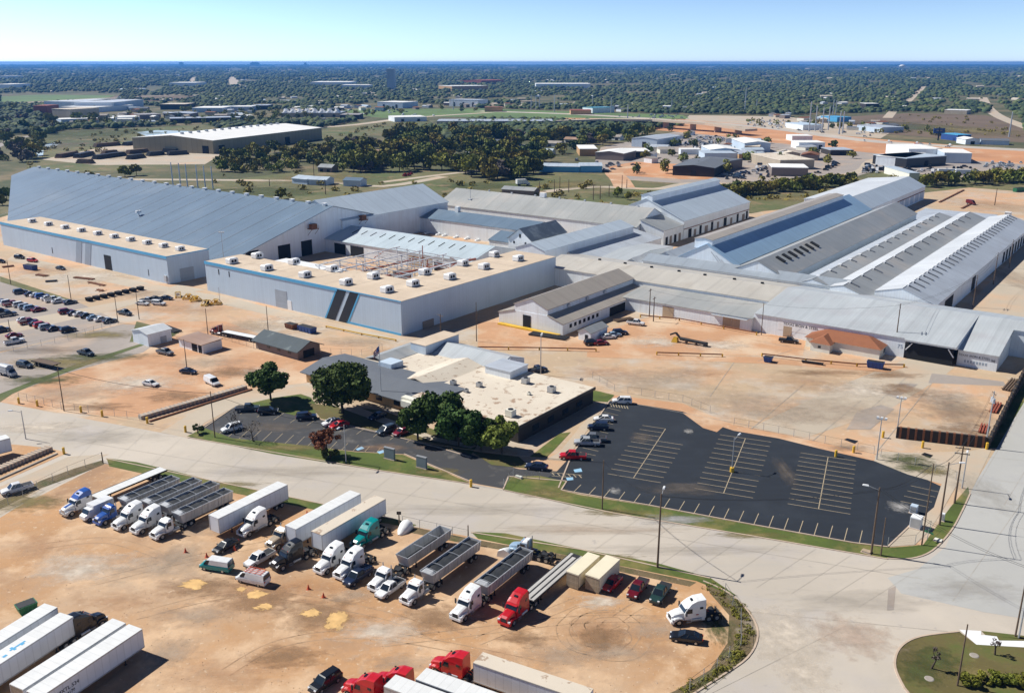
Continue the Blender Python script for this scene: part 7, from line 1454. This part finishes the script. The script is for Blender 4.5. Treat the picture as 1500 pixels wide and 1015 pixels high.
BGS = [('workshop', 'dark grey-roofed workshop at the right behind the large pale shed', (985, 256), (1046, 259), 58, 6.5, 'shingle', 'brick2', 'gy', 1), ('workshop', 'dark grey wing right of the dark grey-roofed workshop', (1049, 252), (1087, 245), 30, 6.5, 'shingle', 'stone', 'flat', 1),
 ('warehouse', 'cream-roofed flat building with tan front beside the parked cars', (1130, 257), (1183, 258), 26, 6, 'flat_white', 'stone', 'flat', 0), ('warehouse', 'larger cream flat roof behind the tan-fronted building', (1142, 248), (1192, 247), 55, 7, 'flat_cream', 'w_tan', 'flat', 0),
 ('warehouse', 'tall white-roofed warehouse left of the highway sign', (1090, 222), (1128, 222), 52, 8, 'flat_white', 'w_blue', 'gy', 0), ('warehouse', 'white-roofed warehouse behind the dark grey-roofed workshop', (1040, 229), (1082, 229), 40, 6, 'flat_white', 'w_blue', 'gy', 0), ('warehouse', 'pale blue flat-roofed wing before the white-roofed warehouse', (1032, 233), (1082, 233), 26, 5, 'r_pale_a', 'w_blue', 'flat', 0),
 ('shop', 'shop with a shaded porch right of the white-roofed warehouses', (1082, 234), (1116, 234), 34, 5, 'r_lt_a', 'brick', 'flat', 2), ('shop', 'white flat-roofed shop with two dark doors by the highway', (1170, 218), (1208, 218), 26, 6, 'flat_white', 'w_white', 'flat', 3), ('shop', 'small tan hall behind the cream-roofed building', (1148, 231), (1172, 231), 22, 4, 'flat_cream', 'w_tan', 'gy', 0), ('shop', 'long white canopy above the shop with two dark doors', (1160, 206), (1190, 206), 22, 5, 'flat_white', 'w_white', 'flat', 0), ('shop', 'grey bungalow shop with red front near the highway', (1216, 227), (1250, 227), 26, 4.5, 'r_lt_a', 'brick2', 'flat', 1),
 ('workshop', 'long blue low building behind the wooded neighbourhood, left half', (790, 251), (849, 252), 16, 4.2, 'r_pale_a', 'bluetrim', 'gx', 0), ('workshop', 'short blue building, right half of the long blue pair', (850, 252), (882, 252), 18, 4.8, 'r_pale_a', 'bluetrim', 'gx', 0),
 ('workshop', 'beige workshop with bright white gable roof', (872, 233), (913, 235), 32, 6, 'flat_white', 'stone', 'gy', 0), ('workshop', 'brick-fronted workshop with white roof left of the beige one', (849, 228), (875, 228), 40, 6, 'flat_white', 'brick', 'flat', 0), ('workshop', 'low white-roofed office right of the beige workshop', (914, 230), (952, 230), 30, 5, 'flat_white', 'brick2', 'flat', 2), ('warehouse', 'pale blue warehouse with grey roof by the highway bridge', (925, 214), (962, 216), 56, 8, 'r_lt_a', 'w_blue', 'gy', 1),
 ('dealership', 'white dealership hall at the left of the white complex by the highway', (1282, 241), (1325, 244), 50, 7, 'flat_white', 'w_white', 'flat', 0), ('dealership', 'dark-fronted showroom in the middle of the white complex', (1327, 245), (1385, 241), 34, 7, 'r_pale_a', 'black', 'flat', 1), ('dealership', 'white hall with blue side at the right of the white complex', (1382, 238), (1422, 239), 40, 8, 'flat_white', 'w_blue', 'flat', 0), ('dealership', 'long white hall behind the dark-fronted showroom', (1330, 232), (1380, 232), 50, 8, 'flat_white', 'w_white', 'flat', 0), ('shed', 'cream low shed by the far right hedge', (1331, 264), (1346, 264), 45, 5, 'r_pale_a', 'stucco', 'flat', 0),
 ('canopy_station', 'blue filling-station canopy by the highway', (1378, 203), (1402, 206), 16, 6, 'bluetrim', 'bluebox', 'flat', 0), ('house', 'white gabled house by the highway', (1414, 211), (1435, 211), 20, 5, 'flat_white', 'w_white', 'gy', 1), ('house', 'blue-roofed hall right of the white gabled house', (1437, 211), (1478, 212), 18, 4, 'shingle', 'w_blue', 'gx', 0),
 ('warehouse', 'long low grey-roofed building beyond the wooded neighbourhood', (640, 184), (810, 184), 45, 6, 'r_lt_a', 'w_tan', 'flat', 0), ('factory', 'white factory with wide low roofs at the left, tallest left part', (66, 160), (110, 161), 120, 14, 'r_white_a', 'w_white', 'flat', 0), ('factory', 'white factory hall right of the tallest part', (110, 162), (168, 162), 130, 14, 'r_white_a', 'w_blue', 'flat', 1), ('factory', 'low white extension of the white factory', (140, 164), (196, 160), 70, 8, 'flat_white', 'w_white', 'flat', 0), ('factory', 'tan block in front of the white factory', (78, 176), (104, 177), 50, 16, 'flat_cream', 'w_tan', 'flat', 0), ('factory', 'dark red tower block left of the white factory', (50, 168), (70, 168), 40, 14, 'redsteel', 'redsteel', 'flat', 0), ('factory', 'long low white roof before the white factory', (90, 180), (145, 178), 30, 5, 'flat_white', 'w_blue', 'flat', 0),
 ('factory', 'white-roofed shed among the works at centre left', (282, 164), (326, 164), 60, 7, 'flat_white', 'w_blue', 'flat', 0), ('factory', 'tan-roofed works with dark side at centre left', (235, 160), (272, 160), 50, 9, 'flat_cream', 'brick2', 'flat', 0), ('factory', 'grey pitched works in front of the tan-roofed one', (240, 172), (278, 172), 40, 6, 'r_lt_a', 'stone', 'gy', 0), ('factory', 'small white hall right of the pond works', (170, 178), (205, 177), 40, 6, 'flat_white', 'w_blue', 'flat', 0), ('factory', 'grey-brown low works above the pond', (205, 174), (236, 173), 40, 6, 'r_tan_a', 'stone', 'flat', 0), ('factory', 'long dark-fronted works at the end of the pond', (250, 180), (340, 178), 30, 6, 'r_lt_a', 'brick2', 'flat', 0), ('factory', 'white hall with green trim at centre left', (339, 162), (368, 162), 40, 7, 'flat_white', 'w_blue', 'flat', 0), ('factory', 'grey hall beside the white hall with green trim', (368, 160), (392, 160), 40, 7, 'r_lt_a', 'brick2', 'flat', 0), ('factory', 'long works with a row of white humped roofs', (412, 171), (498, 171), 50, 6, 'r_lt_a', 'w_tan', 'flat', 5),
 ('tower_block', 'tall blue-grey tower block standing above the far woods', (567, 130.5), (578, 130.5), 40, 60, 'r_lt_a', 'paleblue2', 'flat', 0), ('store', 'long white store far in the woods, right of the tower block', (785, 129), (865, 129), 120, 14, 'flat_white', 'w_white', 'flat', 0), ('store', 'red-roofed store far in the woods', (705, 123), (738, 122), 100, 14, 'redsteel', 'redsteel', 'gx', 0), ('store', 'cream and red store before the red-roofed one', (662, 132), (715, 131), 80, 12, 'flat_white', 'brick', 'flat', 0), ('store', 'white stores at the left of the tower block', (500, 130), (540, 130), 80, 12, 'flat_white', 'w_blue', 'flat', 0), ('store', 'long pale hall at the far left in the woods', (455, 126), (512, 126), 150, 14, 'flat_white', 'w_white', 'flat', 0), ('store', 'long white hall above the green field', (248, 127), (286, 127), 120, 14, 'flat_white', 'w_white', 'flat', 0), ('store', 'white hall cut by the left edge in the far woods', (-10, 130), (16, 130), 120, 14, 'flat_white', 'w_white', 'flat', 0), ('store', 'pale halls above the left end of the green field', (0, 116), (11, 116), 150, 16, 'flat_white', 'w_white', 'flat', 0),
 ('restaurant', 'low building with a red roof by the grass strip', (836, 167), (866, 167), 30, 6, 'redsteel', 'brick', 'flat', 0), ('restaurant', 'low building with a teal roof by the grass strip', (868, 165), (900, 164), 30, 8, 'c_teal', 'w_white', 'flat', 0), ('hotel', 'white and grey blocks left of the truck stop', (658, 155), (700, 156), 40, 12, 'r_lt_a', 'w_white', 'flat', 3), ('hotel', 'pale clinic with blue bands at centre', (553, 157), (590, 158), 50, 10, 'flat_white', 'w_blue', 'flat', 2), ('restaurant', 'brick building with brown roof at centre', (710, 163), (736, 163), 30, 7, 'rust', 'brick', 'flat', 0), ('store', 'white sheds behind the grass strip at centre left', (578, 178), (625, 177), 40, 6, 'flat_white', 'w_white', 'flat', 2), ('store', 'tan-roofed hall at the left end of the grass strip', (498, 174), (526, 174), 40, 6, 'r_tan_a', 'brick2', 'flat', 1),
 ('shed', 'pale blue farm shed by the lane behind the A-frame shed, left one', (428, 268), (450, 270), 14, 3.5, 'r_pale_a', 'w_blue', 'gx', 0), ('shed', 'pale blue farm shed by the lane, middle one', (452, 270), (478, 271), 12, 3.5, 'r_pale_a', 'w_blue', 'gx', 0), ('shed', 'blue-grey farm shed by the lane, right one', (503, 272), (528, 273), 10, 3.8, 'r_blue_b', 'w_blue', 'gx', 0), ('hut', 'dark hut roof peeping over the long grey hall ridge', (735, 285), (782, 288), 9, 3.6, 'r_grey_a', 'stone', 'gx', 0),
 ('truck_stop', 'long white canopy of the truck stop', (1150, 186), (1176, 190), 25, 6, 'w_blue', 'w_white', 'flat', 0), ('truck_stop', 'blue-fronted truck stop shop', (1202, 176), (1226, 178), 25, 6, 'bluetrim', 'bluetrim', 'flat', 0), ('truck_stop', 'white sheds of the truck stop at the right', (1255, 190), (1292, 194), 30, 6, 'r_lt_a', 'w_blue', 'flat', 2), ('school', 'long pale building behind the brown field', (1383, 166), (1416, 167), 30, 6, 'flat_white', 'w_tan', 'flat', 0), ('store', 'dark-roofed block with white sign behind the hotel poles', (1268, 160), (1287, 160), 30, 10, 'flat_white', 'brick2', 'flat', 0)]
for nm, lb, pl, pr, dp, h, rf, wl_, kd, dr in BGS: bg(nm, lb, pl, pr, dp, h, rf, wl_, kd, doors=dr)
for k, (x, y) in enumerate(HOUSES):
    bg('house', ['grey-roofed house', 'white house', 'dark-roofed house', 'tan-roofed house', 'pale blue house', 'brown-roofed house'][k % 6]+' in a clearing, %s from the left in the wooded neighbourhood' % ORD[sorted(HOUSES).index((x, y))], (x-12, y), (x+8, y+1), 9, 3.4, ['r_grey_a', 'r_white_a', 'shingle', 'r_tan_a', 'r_pale_a', 'r_rust_a'][k % 6], ['stone', 'w_white', 'brick', 'w_white', 'w_blue', 'stucco'][k % 6], 'gx', 'house', 2.0, 2)
# highway bridge
r_ = empty('highway_bridge', P(930, 186), 0, 'long tan concrete highway bridge on piers beyond the workshops', 'bridge'); o = P(930, 186)
pts = [P(x, y)-o for x, y in [(815, 183), (880, 184), (960, 186), (1040, 192), (1100, 198)]]
mb = MB()
for i in range(len(pts)-1):
    a, b = pts[i], pts[i+1]; d = (b-a).normalized(); nn = Vector((-d.y, d.x, 0))*9; za = (4, 7, 8, 8, 5)[i]; zb = (4, 7, 8, 8, 5)[i+1]
    lo = [a-nn+Vector((0, 0, za)), b-nn+Vector((0, 0, zb)), b+nn+Vector((0, 0, zb)), a+nn+Vector((0, 0, za))]; mb.hexa(lo, [p+Vector((0, 0, 2.4)) for p in lo])
    for t in (.2, .7): link('pier', MB().box(-.6, .6, -5, 5, 0, za+.5).mesh('pier', M['kerb']), r_, a.lerp(b, t), math.atan2(d.y, d.x))
link('deck', mb.mesh('deck', M['slab']), r_)
# billboard, tall poles, water tower
r_ = empty('billboard', P(1374, 205), 0, 'dark blue billboard on a single post by the highway', 'billboard'); s = (P(1374, 205).y)/F; link('post', MB().tube((0, 0, 0), (0, 0, 14), .8, n=8).mesh('post', M['black']), r_); link('panel', MB().box(-8*s, 8*s, -.5, .5, 10*s, 17*s).mesh('panel', M['bluebox']), r_); link('panel_text', MB().box(-4*s, 4*s, -.56, -.51, 13*s, 14.5*s).mesh('panel_text', M['lot']), r_)
for k, (x, y, t) in enumerate([(1185, 192, 148), (1194, 191, 154), (1204, 193, 157), (1213, 190, 155), (1220, 168, 145), (1224, 168, 146), (1229, 196, 162), (1234, 195, 162), (1091, 163, 128), (1108, 160, 144), (1478, 200, 163), (778, 160, 138), (785, 160, 140), (790, 160, 141), (812, 163, 138), (664, 160, 144), (868, 158, 138), (895, 165, 141), (984, 158, 145), (919, 182, 152)]):
    pole('mast', (x, y), t, ['tall grey mast, %s from the left in the cluster at the truck stop' % ORD[k]] [0] if k < 8 else 'tall thin grey mast beyond the highway, %s of those standing apart' % ORD[k-8], 'metal', r=.9, group='tall masts along the highway', cat='mast')
for k, (x, t) in enumerate([(252, 237), (263, 238), (273, 239), (288, 241), (299, 242), (310, 243)]):
    pole('chimney_pipe', (x+2, 276), t, 'pale blue-grey pipe behind the A-frame ridge, %s from the left' % ORD[k], 'metal', r=.5, m='w_blue', group='pipes behind the A-frame shed', cat='pipe')
for k, (x, y, t) in enumerate([(395, 272, 262), (460, 258, 236), (477, 284, 262), (790, 290, 265), (812, 286, 262), (820, 275, 258), (833, 281, 262), (869, 292, 270), (879, 291, 271), (892, 287, 270), (911, 274, 256), (918, 275, 262), (1457, 300, 275), (1433, 260, 250)]):
    pole('utility_pole', (x, y), t, 'dark utility pole in the fields behind the plant, %s from the left' % ORD[k], 'plain', r=.28, group='poles in the fields behind the plant')
r_ = empty('water_tower', P(1321, 104), 0, 'white water tower on the horizon at the right', 'water tower'); s = P(1321, 104).y/F; link('tank', MB().loft([[(math.cos(a*.5236)*w*s, math.sin(a*.5236)*w*s, z*s) for a in range(12)] for w, z in ((.8, 5.2), (3.8, 6.4), (4.4, 7.4), (3.4, 8.6), (.4, 9.2))], smooth=True).mesh('tank', M['white']), r_); link('stem', MB().tube((0, 0, 0), (0, 0, 5.3*s), .7*s, .6*s).mesh('stem', M['white']), r_)
for k, (x, y, t, w) in enumerate([(265, 96, 91.2, 5), (373, 96, 91, 12), (447, 96, 91.5, 3)]):
    p = P(x, y); s = p.y/F; r_ = empty('tower_block', p, 0, ['small grey tower block on the horizon at the far left', 'wide grey tower block on the horizon left of centre', 'narrow grey tower block on the horizon left of centre'][k], 'tower'); h = height(x, y, t); link('wall', MB().box(-w*s/2, w*s/2, 0, 60, 0, h).mesh('wall', M['stone']), r_); link('roof', MB().box(-w*s/3, w*s/4, 0, 60, h+.1, h*1.15).mesh('roof', M['stone']), r_)
# dark timber stacks on the yard by the beige warehouse
for k, (x0, y0, x1, y1) in enumerate([(138, 215, 175, 212), (182, 213, 230, 207), (212, 210, 229, 210), (85, 231, 112, 226), (112, 231, 135, 226), (138, 233, 182, 227), (186, 225, 216, 222), (216, 228, 240, 226), (188, 233, 210, 230), (115, 238, 136, 239), (245, 227, 275, 225), (240, 222, 262, 223), (150, 226, 172, 224)]):
    a, b = P(x0, y0), P(x1, y1); d = b-a; r_ = empty('timber_row', a, math.atan2(d.y, d.x), 'dark stack of sleepers beside the long beige warehouse, %s from the left' % ORD[k], 'timber stack', 'dark timber stacks'); L = d.length
    for j in range(3): link('layer', MB().box(j*.8, L-j*.8, -3.2+j*.3, 3.2-j*.3, j*1.2, j*1.2+1.18).mesh('layer', M['black' if k % 3 else 'wood']), r_)
# cars in the far lots
AREAS = [('white', 'white vehicle at the truck stop beside the highway', 26, [(1080, 182), (1100, 172), (1160, 176), (1240, 184), (1300, 194), (1270, 200), (1180, 192)]), ('grey', 'dark vehicle at the truck stop beside the highway', 16, [(1080, 182), (1100, 172), (1160, 176), (1240, 184), (1300, 194), (1270, 200), (1180, 192)]), ('white', 'white trailer far behind the plant among the works', 14, [(380, 164), (500, 160), (640, 164), (640, 172), (500, 170), (390, 172)]), ('black', 'dark vehicle in front of the white complex', 16, [(1280, 252), (1300, 244), (1420, 244), (1440, 252), (1400, 256)]), ('slate', 'dark car in the yards below the highway', 16, [(1000, 214), (1008, 200), (1060, 199), (1075, 206), (1030, 220)]), ('white', 'white car in the dealership rows left of the white complex', 14, [(1264, 253), (1268, 240), (1278, 243), (1316, 246), (1312, 253)]), ('black', 'dark car in the dealership rows left of the white complex', 14, [(1264, 253), (1268, 240), (1278, 243), (1316, 246), (1312, 253)]), ('silver', 'pale car in the yards below the highway', 12, [(1004, 206), (1060, 200), (1068, 206), (1040, 215), (1000, 212)]), ('white', 'white car in the yards below the highway', 30, [(1000, 214), (1008, 200), (1060, 199), (1075, 206), (1030, 220)]),
 ('navy', 'dark car by the cream-roofed building', 12, [(1078, 258), (1100, 248), (1128, 235), (1140, 240), (1126, 260)]), ('white', 'white car by the cream-roofed building', 8, [(1098, 256), (1110, 244), (1132, 232), (1140, 238), (1128, 250)]), ('black', 'dark car behind the cream-roofed building', 9, [(1195, 254), (1205, 244), (1225, 232), (1232, 236), (1214, 252)]), ('grey', 'grey car by the beige workshop', 10, [(838, 240), (842, 232), (862, 238), (930, 240), (926, 250), (890, 252)]), ('white', 'white truck in the truck stop', 12, [(1090, 180), (1100, 174), (1150, 178), (1140, 188)]), ('silver', 'pale car beyond the grass strip at the truck stop', 16, [(890, 170), (990, 166), (1010, 172), (960, 173)]),
 ('white', 'white vehicle before the white complex by the highway', 10, [(1330, 252), (1335, 248), (1400, 248), (1400, 253)]), ('silver', 'pale vehicle at the far right below the highway', 14, [(1440, 244), (1450, 238), (1498, 238), (1498, 248)]), ('slate', 'dark vehicle by the grey workshop', 8, [(1060, 262), (1062, 257), (1090, 254), (1090, 262)]), ('red', 'red car in the street beyond the wooded neighbourhood', 3, [(590, 258), (592, 255), (604, 254), (604, 257)]), ('white', 'white car on the highway', 5, [(1260, 206), (1262, 204), (1440, 216), (1440, 219)]), ('navy', 'dark car at the clinic at centre', 14, [(500, 164), (500, 160), (600, 160), (600, 164)]), ('white', 'white vehicle at the works of humped roofs', 10, [(400, 178), (400, 174), (500, 173), (500, 178)])]
for c, lb, n, poly in AREAS:
    for x, y in scatter(int(n*1.6), poly, 2.6, lambda x, y: True): small_car(R.choice(['suv', 'sedan', 'pickup', 'van'] if 'truck in' not in lb and 'trailer' not in lb else ['van']), c, x, y, R.choice([20, 110, 200]), lb, lb.replace(' car', ' cars').replace(' vehicle', ' vehicles').replace(' truck in', ' trucks in').replace(' trailer ', ' trailers '))
for k, (x, y) in enumerate([(418, 170), (428, 170), (438, 170), (449, 170), (460, 170), (471, 170), (482, 170), (493, 170)]):
    p = P(x, y+1); s = p.y/F; tag(link('roof_hump', MB().loft([[(-4*s, 0, 0), (4*s, 0, 0), (4*s, 20, 0), (-4*s, 20, 0)], [(-3*s, 2, 3*s), (1*s, 2, 4.5*s), (1*s, 18, 4.5*s), (-3*s, 18, 3*s)], [(-2*s, 4, 6.5*s), (-1.5*s, 4, 6.8*s), (-1.5*s, 16, 6.8*s), (-2*s, 16, 6.5*s)]]).mesh('roof_hump', M['white']), None, (p.x, p.y, 5.5)), 'white humped roof, %s from the left on the long works' % ORD[k], 'roof', 'white humped roofs')
SB = [('small_building', 'small pale shed among the yards below the highway', 22, [(905, 240), (1000, 196), (1060, 200), (1240, 222), (1260, 236), (1080, 238), (960, 250)]), ('small_building', 'small pale works building at the left beyond the fields', 34, [(70, 182), (120, 160), (280, 158), (400, 162), (400, 174), (240, 182)]), ('small_building', 'small building in the busy strip at centre beyond the grass', 34, [(380, 166), (480, 154), (700, 152), (1000, 160), (1000, 167), (850, 161), (700, 157), (500, 164)]), ('small_building', 'small building round the truck stop by the highway', 16, [(1080, 176), (1160, 168), (1320, 186), (1300, 198), (1180, 190)])]
for nm, lb, n, poly in SB:
    for x, y in scatter(n, poly, 14, lambda x, y: True):
        L, D_, h = R.uniform(7, 20), R.uniform(6, 14), R.uniform(3, 5.5); rf = R.choice(['flat_white', 'r_pale_a', 'r_lt_a', 'flat_cream', 'r_tan_a', 'rust', 'shingle']); b = MB().box(0, L, 0, D_, 0, h); b.prism([(-.3, h+.01), (D_+.3, h+.01), (D_/2, h+D_*.14)], -.3, L+.3, 'a', 1)
        tag(link(nm, b.mesh(nm, [M[R.choice(['w_white', 'w_blue', 'stone', 'stucco', 'w_tan'])], M[rf]]), None, P(x, y), R.choice([.1, .6, -.4, 1.2])), lb, 'building', lb.replace('building', 'buildings').replace(' shed', ' sheds'))
# red tank truck, RV, camper near the back
r_ = put(boxtruck_tpl('white'), 'motorhome', P(772, 271), 70, 3, 'white motorhome parked on the meadow behind the long grey hall', 'motorhome'); r_.scale = (1.6, 1.6, 1.6)
r_ = put(boxtruck_tpl('maroon'), 'box_truck', P(1428, 300), 160, 3, 'dark red truck alone on the pale yard behind the louvred sheds', 'truck')
for k, (x0, y0, x1, y1) in enumerate([(1375, 296, 1411, 278), (1408, 305, 1422, 298)]): stock(['long rusty pipe run on the yard behind the pale shed extension', 'short rusty pipe run by the dark red truck'][k], [(x0, y0), (x1, y1)], 'rust', 2, 'pipe_run')
put(van_trailer_tpl('vanroof', 'w_blue'), 'semi_trailer', P(1406, 255), 95, 8, 'pale blue trailer at the far right below the highway, left one', 'trailer'); put(van_trailer_tpl('vanroof', 'w_blue'), 'semi_trailer', P(1432, 256), 95, 8, 'pale blue trailer at the far right below the highway, right one', 'trailer')
put(boxtruck_tpl('red'), 'box_truck', P(1348, 213), 100, 3, 'red and white truck on the highway', 'truck'); cabinet('white tank box on the yard edge behind the rightmost shed', 1476, 318, 3, 3, 3, 'white', 'tank_box')
# ---------------------------------------------------------------- far woods: one mass
g = np.random.default_rng(5)
ico = np.array([[0, 0, 1], [.894, 0, .447], [.276, .851, .447], [-.724, .526, .447], [-.724, -.526, .447], [.276, -.851, .447], [.724, .526, -.3], [-.276, .851, -.3], [-.894, 0, -.3], [-.276, -.851, -.3], [.724, -.526, -.3]])
icf = np.array([[0, 1, 2], [0, 2, 3], [0, 3, 4], [0, 4, 5], [0, 5, 1], [1, 6, 2], [2, 7, 3], [3, 8, 4], [4, 9, 5], [5, 10, 1], [2, 6, 7], [3, 7, 8], [4, 8, 9], [5, 9, 10], [1, 10, 6]])
OPEN = [[(0, 152), (0, 136), (180, 136), (170, 150)], [(40, 205), (90, 190), (310, 182), (330, 195), (270, 240), (40, 250)], [(225, 230), (225, 205), (310, 196), (440, 182), (480, 190), (480, 214), (310, 228)], [(470, 205), (470, 186), (520, 178), (500, 160), (700, 158), (850, 162), (1010, 167), (1010, 182), (700, 176), (640, 187), (560, 198)], [(900, 212), (860, 200), (1000, 184), (1060, 186), (1160, 168), (1330, 163), (1445, 166), (1460, 150), (1500, 175), (1520, 265), (1060, 275), (905, 275), (800, 250), (830, 240)], [(1000, 186), (1000, 166), (1170, 168), (1170, 200)],
  [(60, 182), (60, 158), (200, 155), (345, 158), (400, 160), (500, 168), (500, 178), (420, 178), (340, 184), (60, 184)], [(480, 172), (490, 152), (700, 152), (700, 160), (560, 174)], [(330, 126), (336, 112), (344, 112), (352, 126)], [(1328, 150), (1350, 127), (1358, 127), (1340, 150)], [(1436, 142), (1445, 140), (1500, 180), (1470, 176)], [(820, 170), (820, 160), (910, 158), (910, 168)], [(540, 160), (540, 150), (600, 150), (600, 160)], [(275, 122), (282, 112), (290, 112), (284, 122)], [(500, 300), (300, 300), (300, 245), (480, 246), (560, 240), (640, 256), (800, 264), (1010, 270), (1010, 300)], [(0, 232), (0, 300), (300, 300), (60, 240)]]
pv = []; pf = []; cnt = 0
CLR = [(R.uniform(-50, 1550), 96+R.random()**1.4*60) for _ in range(110)]; CLR = [(x, y, R.uniform(6, 34)*(.5+(y-95)/50), R.uniform(.5, 1.6)*(.6+(y-95)/30)) for x, y in CLR]
for _ in range(82000):
    y = 94.3+g.random()**1.35*136; x = g.uniform(-180, 1680)
    if y > 196 and not (500 < x < 930): continue
    if any(inside(x, y, q) for q in OPEN): continue
    if y > 196 and not inside(x, y, WOODS): continue
    if y > 205: continue
    if any(((x-q[0])/q[2])**2+((y-q[1])/q[3])**2 < 1 for q in CLR): continue
    if math.sin(x*.021+y*.31)+math.sin(x*.043-y*.77+1.3)+math.sin(x*.11+y*.2) > (2.3 if y > 125 else 2.0) or (g.random() < .12 and y > 110): continue
    p = P(x, y); w = max(4.6, 2.6*p.y/F)*g.uniform(.65, 1.4); hh = min(w*1.25, 8.0+g.random()*5)*(1 if p.y < 4000 else 1.15)
    v = ico*np.array([w, w, hh*.62])*g.uniform(.72, 1.25, (11, 1)); a = g.uniform(0, 6.28); v[:, :2] = v[:, :2] @ np.array([[math.cos(a), -math.sin(a)], [math.sin(a), math.cos(a)]])
    pv.append(v+np.array([p.x, p.y, hh*.4])); pf.append(icf+11*cnt); cnt += 1
V = np.concatenate(pv); Fc = np.concatenate(pf)
me = bpy.data.meshes.new('far_woods'); me.vertices.add(len(V)); me.vertices.foreach_set('co', V.ravel().astype(np.float32)); me.loops.add(3*len(Fc)); me.loops.foreach_set('vertex_index', Fc.ravel().astype(np.int32)); me.polygons.add(len(Fc)); me.polygons.foreach_set('loop_start', np.arange(0, 3*len(Fc), 3, dtype=np.int32)); [me.materials.append(M[q]) for q in ('far', 'far2', 'far3')]; me.polygons.foreach_set('material_index', np.repeat(g.choice(3, cnt, p=(.5, .28, .22)), 15).astype(np.int32)); me.update(calc_edges=True)
tag(link('far_woods', me), kind='stuff')
# tiny pale buildings scattered in the far woods
tb = [cached(('tb', i), lambda i=i: MB().box(-1, 1, -1, 1, 0, .5).prism([(-1.05, .5), (1.05, .5), (0, .8)], -1.05, 1.05, 'a').mesh('far_house', M[['flat_white', 'w_blue', 'flat_cream', 'r_lt_a', 'w_tan'][i]])) for i in range(5)]
for _ in range(230):
    y = 97+R.random()**1.2*62; x = R.uniform(0, 1500)
    if any(inside(x, y, q) for q in OPEN[:1]): continue
    p = P(x, y); s = max(7, R.uniform(1.2, 3.2)*p.y/F); o = link('far_building', R.choice(tb), None, p, R.uniform(0, 3)); o.scale = (s*R.uniform(.8, 2.2), s*.7, min(12, s*.8)); tag(o, 'tiny pale building among the far woods', 'building', 'tiny pale buildings in the far woods')
HAZE = 6.2e-5; SUNE = 5.0; SKYS = .083; EXPO = 0.27
# ================================================================ air, light, camera
hz = MB().box(-29000, 29000, -290, 31500, -1, 86)
me = hz.mesh('haze', []) if False else None
m_h = bpy.data.materials.new('haze_air'); m_h.use_nodes = True; nt = m_h.node_tree; nt.nodes.remove(nt.nodes['Principled BSDF'])
pvn = nt.nodes.new('ShaderNodeVolumePrincipled'); pvn.inputs['Density'].default_value = HAZE; pvn.inputs['Color'].default_value = (.12, .42, 1, 1); pvn.inputs['Anisotropy'].default_value = .2
nt.links.new(pvn.outputs[0], nt.nodes['Material Output'].inputs['Volume'])
if HAZE > 0: tag(link('haze', hz.mesh('haze', m_h)), kind='stuff')
SUN_EL = math.radians(45); sx, sy = -.943, .333     # towards the sun
sun = bpy.data.lights.new('sun', 'SUN'); sun.energy = SUNE; sun.angle = math.radians(.5); sun.color = (1, .975, .915)
so = bpy.data.objects.new('sun', sun); COL.objects.link(so); so.location = (-100, 40, 300)
d = Vector((sx*math.cos(SUN_EL), sy*math.cos(SUN_EL), math.sin(SUN_EL))); so.rotation_euler = (-d).to_track_quat('-Z', 'Y').to_euler()
W = bpy.data.worlds.new('World'); SC.world = W; W.use_nodes = True; nt = W.node_tree
sky = nt.nodes.new('ShaderNodeTexSky'); sky.sky_type = 'NISHITA'; sky.sun_disc = False; sky.sun_elevation = SUN_EL; sky.sun_rotation = math.atan2(sx, sy); sky.altitude = 200; sky.air_density = 1.0; sky.dust_density = 0; sky.ozone_density = 1.6
tint = nt.nodes.new('ShaderNodeMix'); tint.data_type = 'RGBA'; tint.blend_type = 'MULTIPLY'; tint.inputs[0].default_value = 1; tint.inputs[7].default_value = (.1124, .156, .245, 1); gm = nt.nodes.new('ShaderNodeGamma'); gm.inputs[1].default_value = 2.0
bw = nt.nodes.new('ShaderNodeRGBToBW'); ds = nt.nodes.new('ShaderNodeMix'); ds.data_type = 'RGBA'; ds.inputs[0].default_value = .65
nt.links.new(sky.outputs[0], bw.inputs[0]); nt.links.new(sky.outputs[0], ds.inputs[6]); nt.links.new(bw.outputs[0], ds.inputs[7]); nt.links.new(ds.outputs[2], gm.inputs[0]); nt.links.new(gm.outputs[0], tint.inputs[6]); nt.links.new(tint.outputs[2], nt.nodes['Background'].inputs['Color']); nt.nodes['Background'].inputs['Strength'].default_value = SKYS
cam = bpy.data.cameras.new('camera'); cam.sensor_width = 36; cam.sensor_fit = 'HORIZONTAL'; cam.lens = 36*F/1500; cam.clip_start = 1; cam.clip_end = 90000
co = bpy.data.objects.new('camera', cam); COL.objects.link(co); co.location = (0, 0, H); co.rotation_euler = (math.pi/2-PT+1.0/F, 0, 0); SC.camera = co
SC.view_settings.view_transform = 'Standard'; SC.view_settings.look = 'None'; SC.view_settings.exposure = EXPO; SC.view_settings.gamma = 1
SC.cycles.max_bounces = 6; SC.cycles.transparent_max_bounces = 32; SC.cycles.diffuse_bounces = 3; SC.cycles.glossy_bounces = 2; SC.cycles.volume_bounces = 0; SC.cycles.use_denoising = True
for mm in M.values(): pass
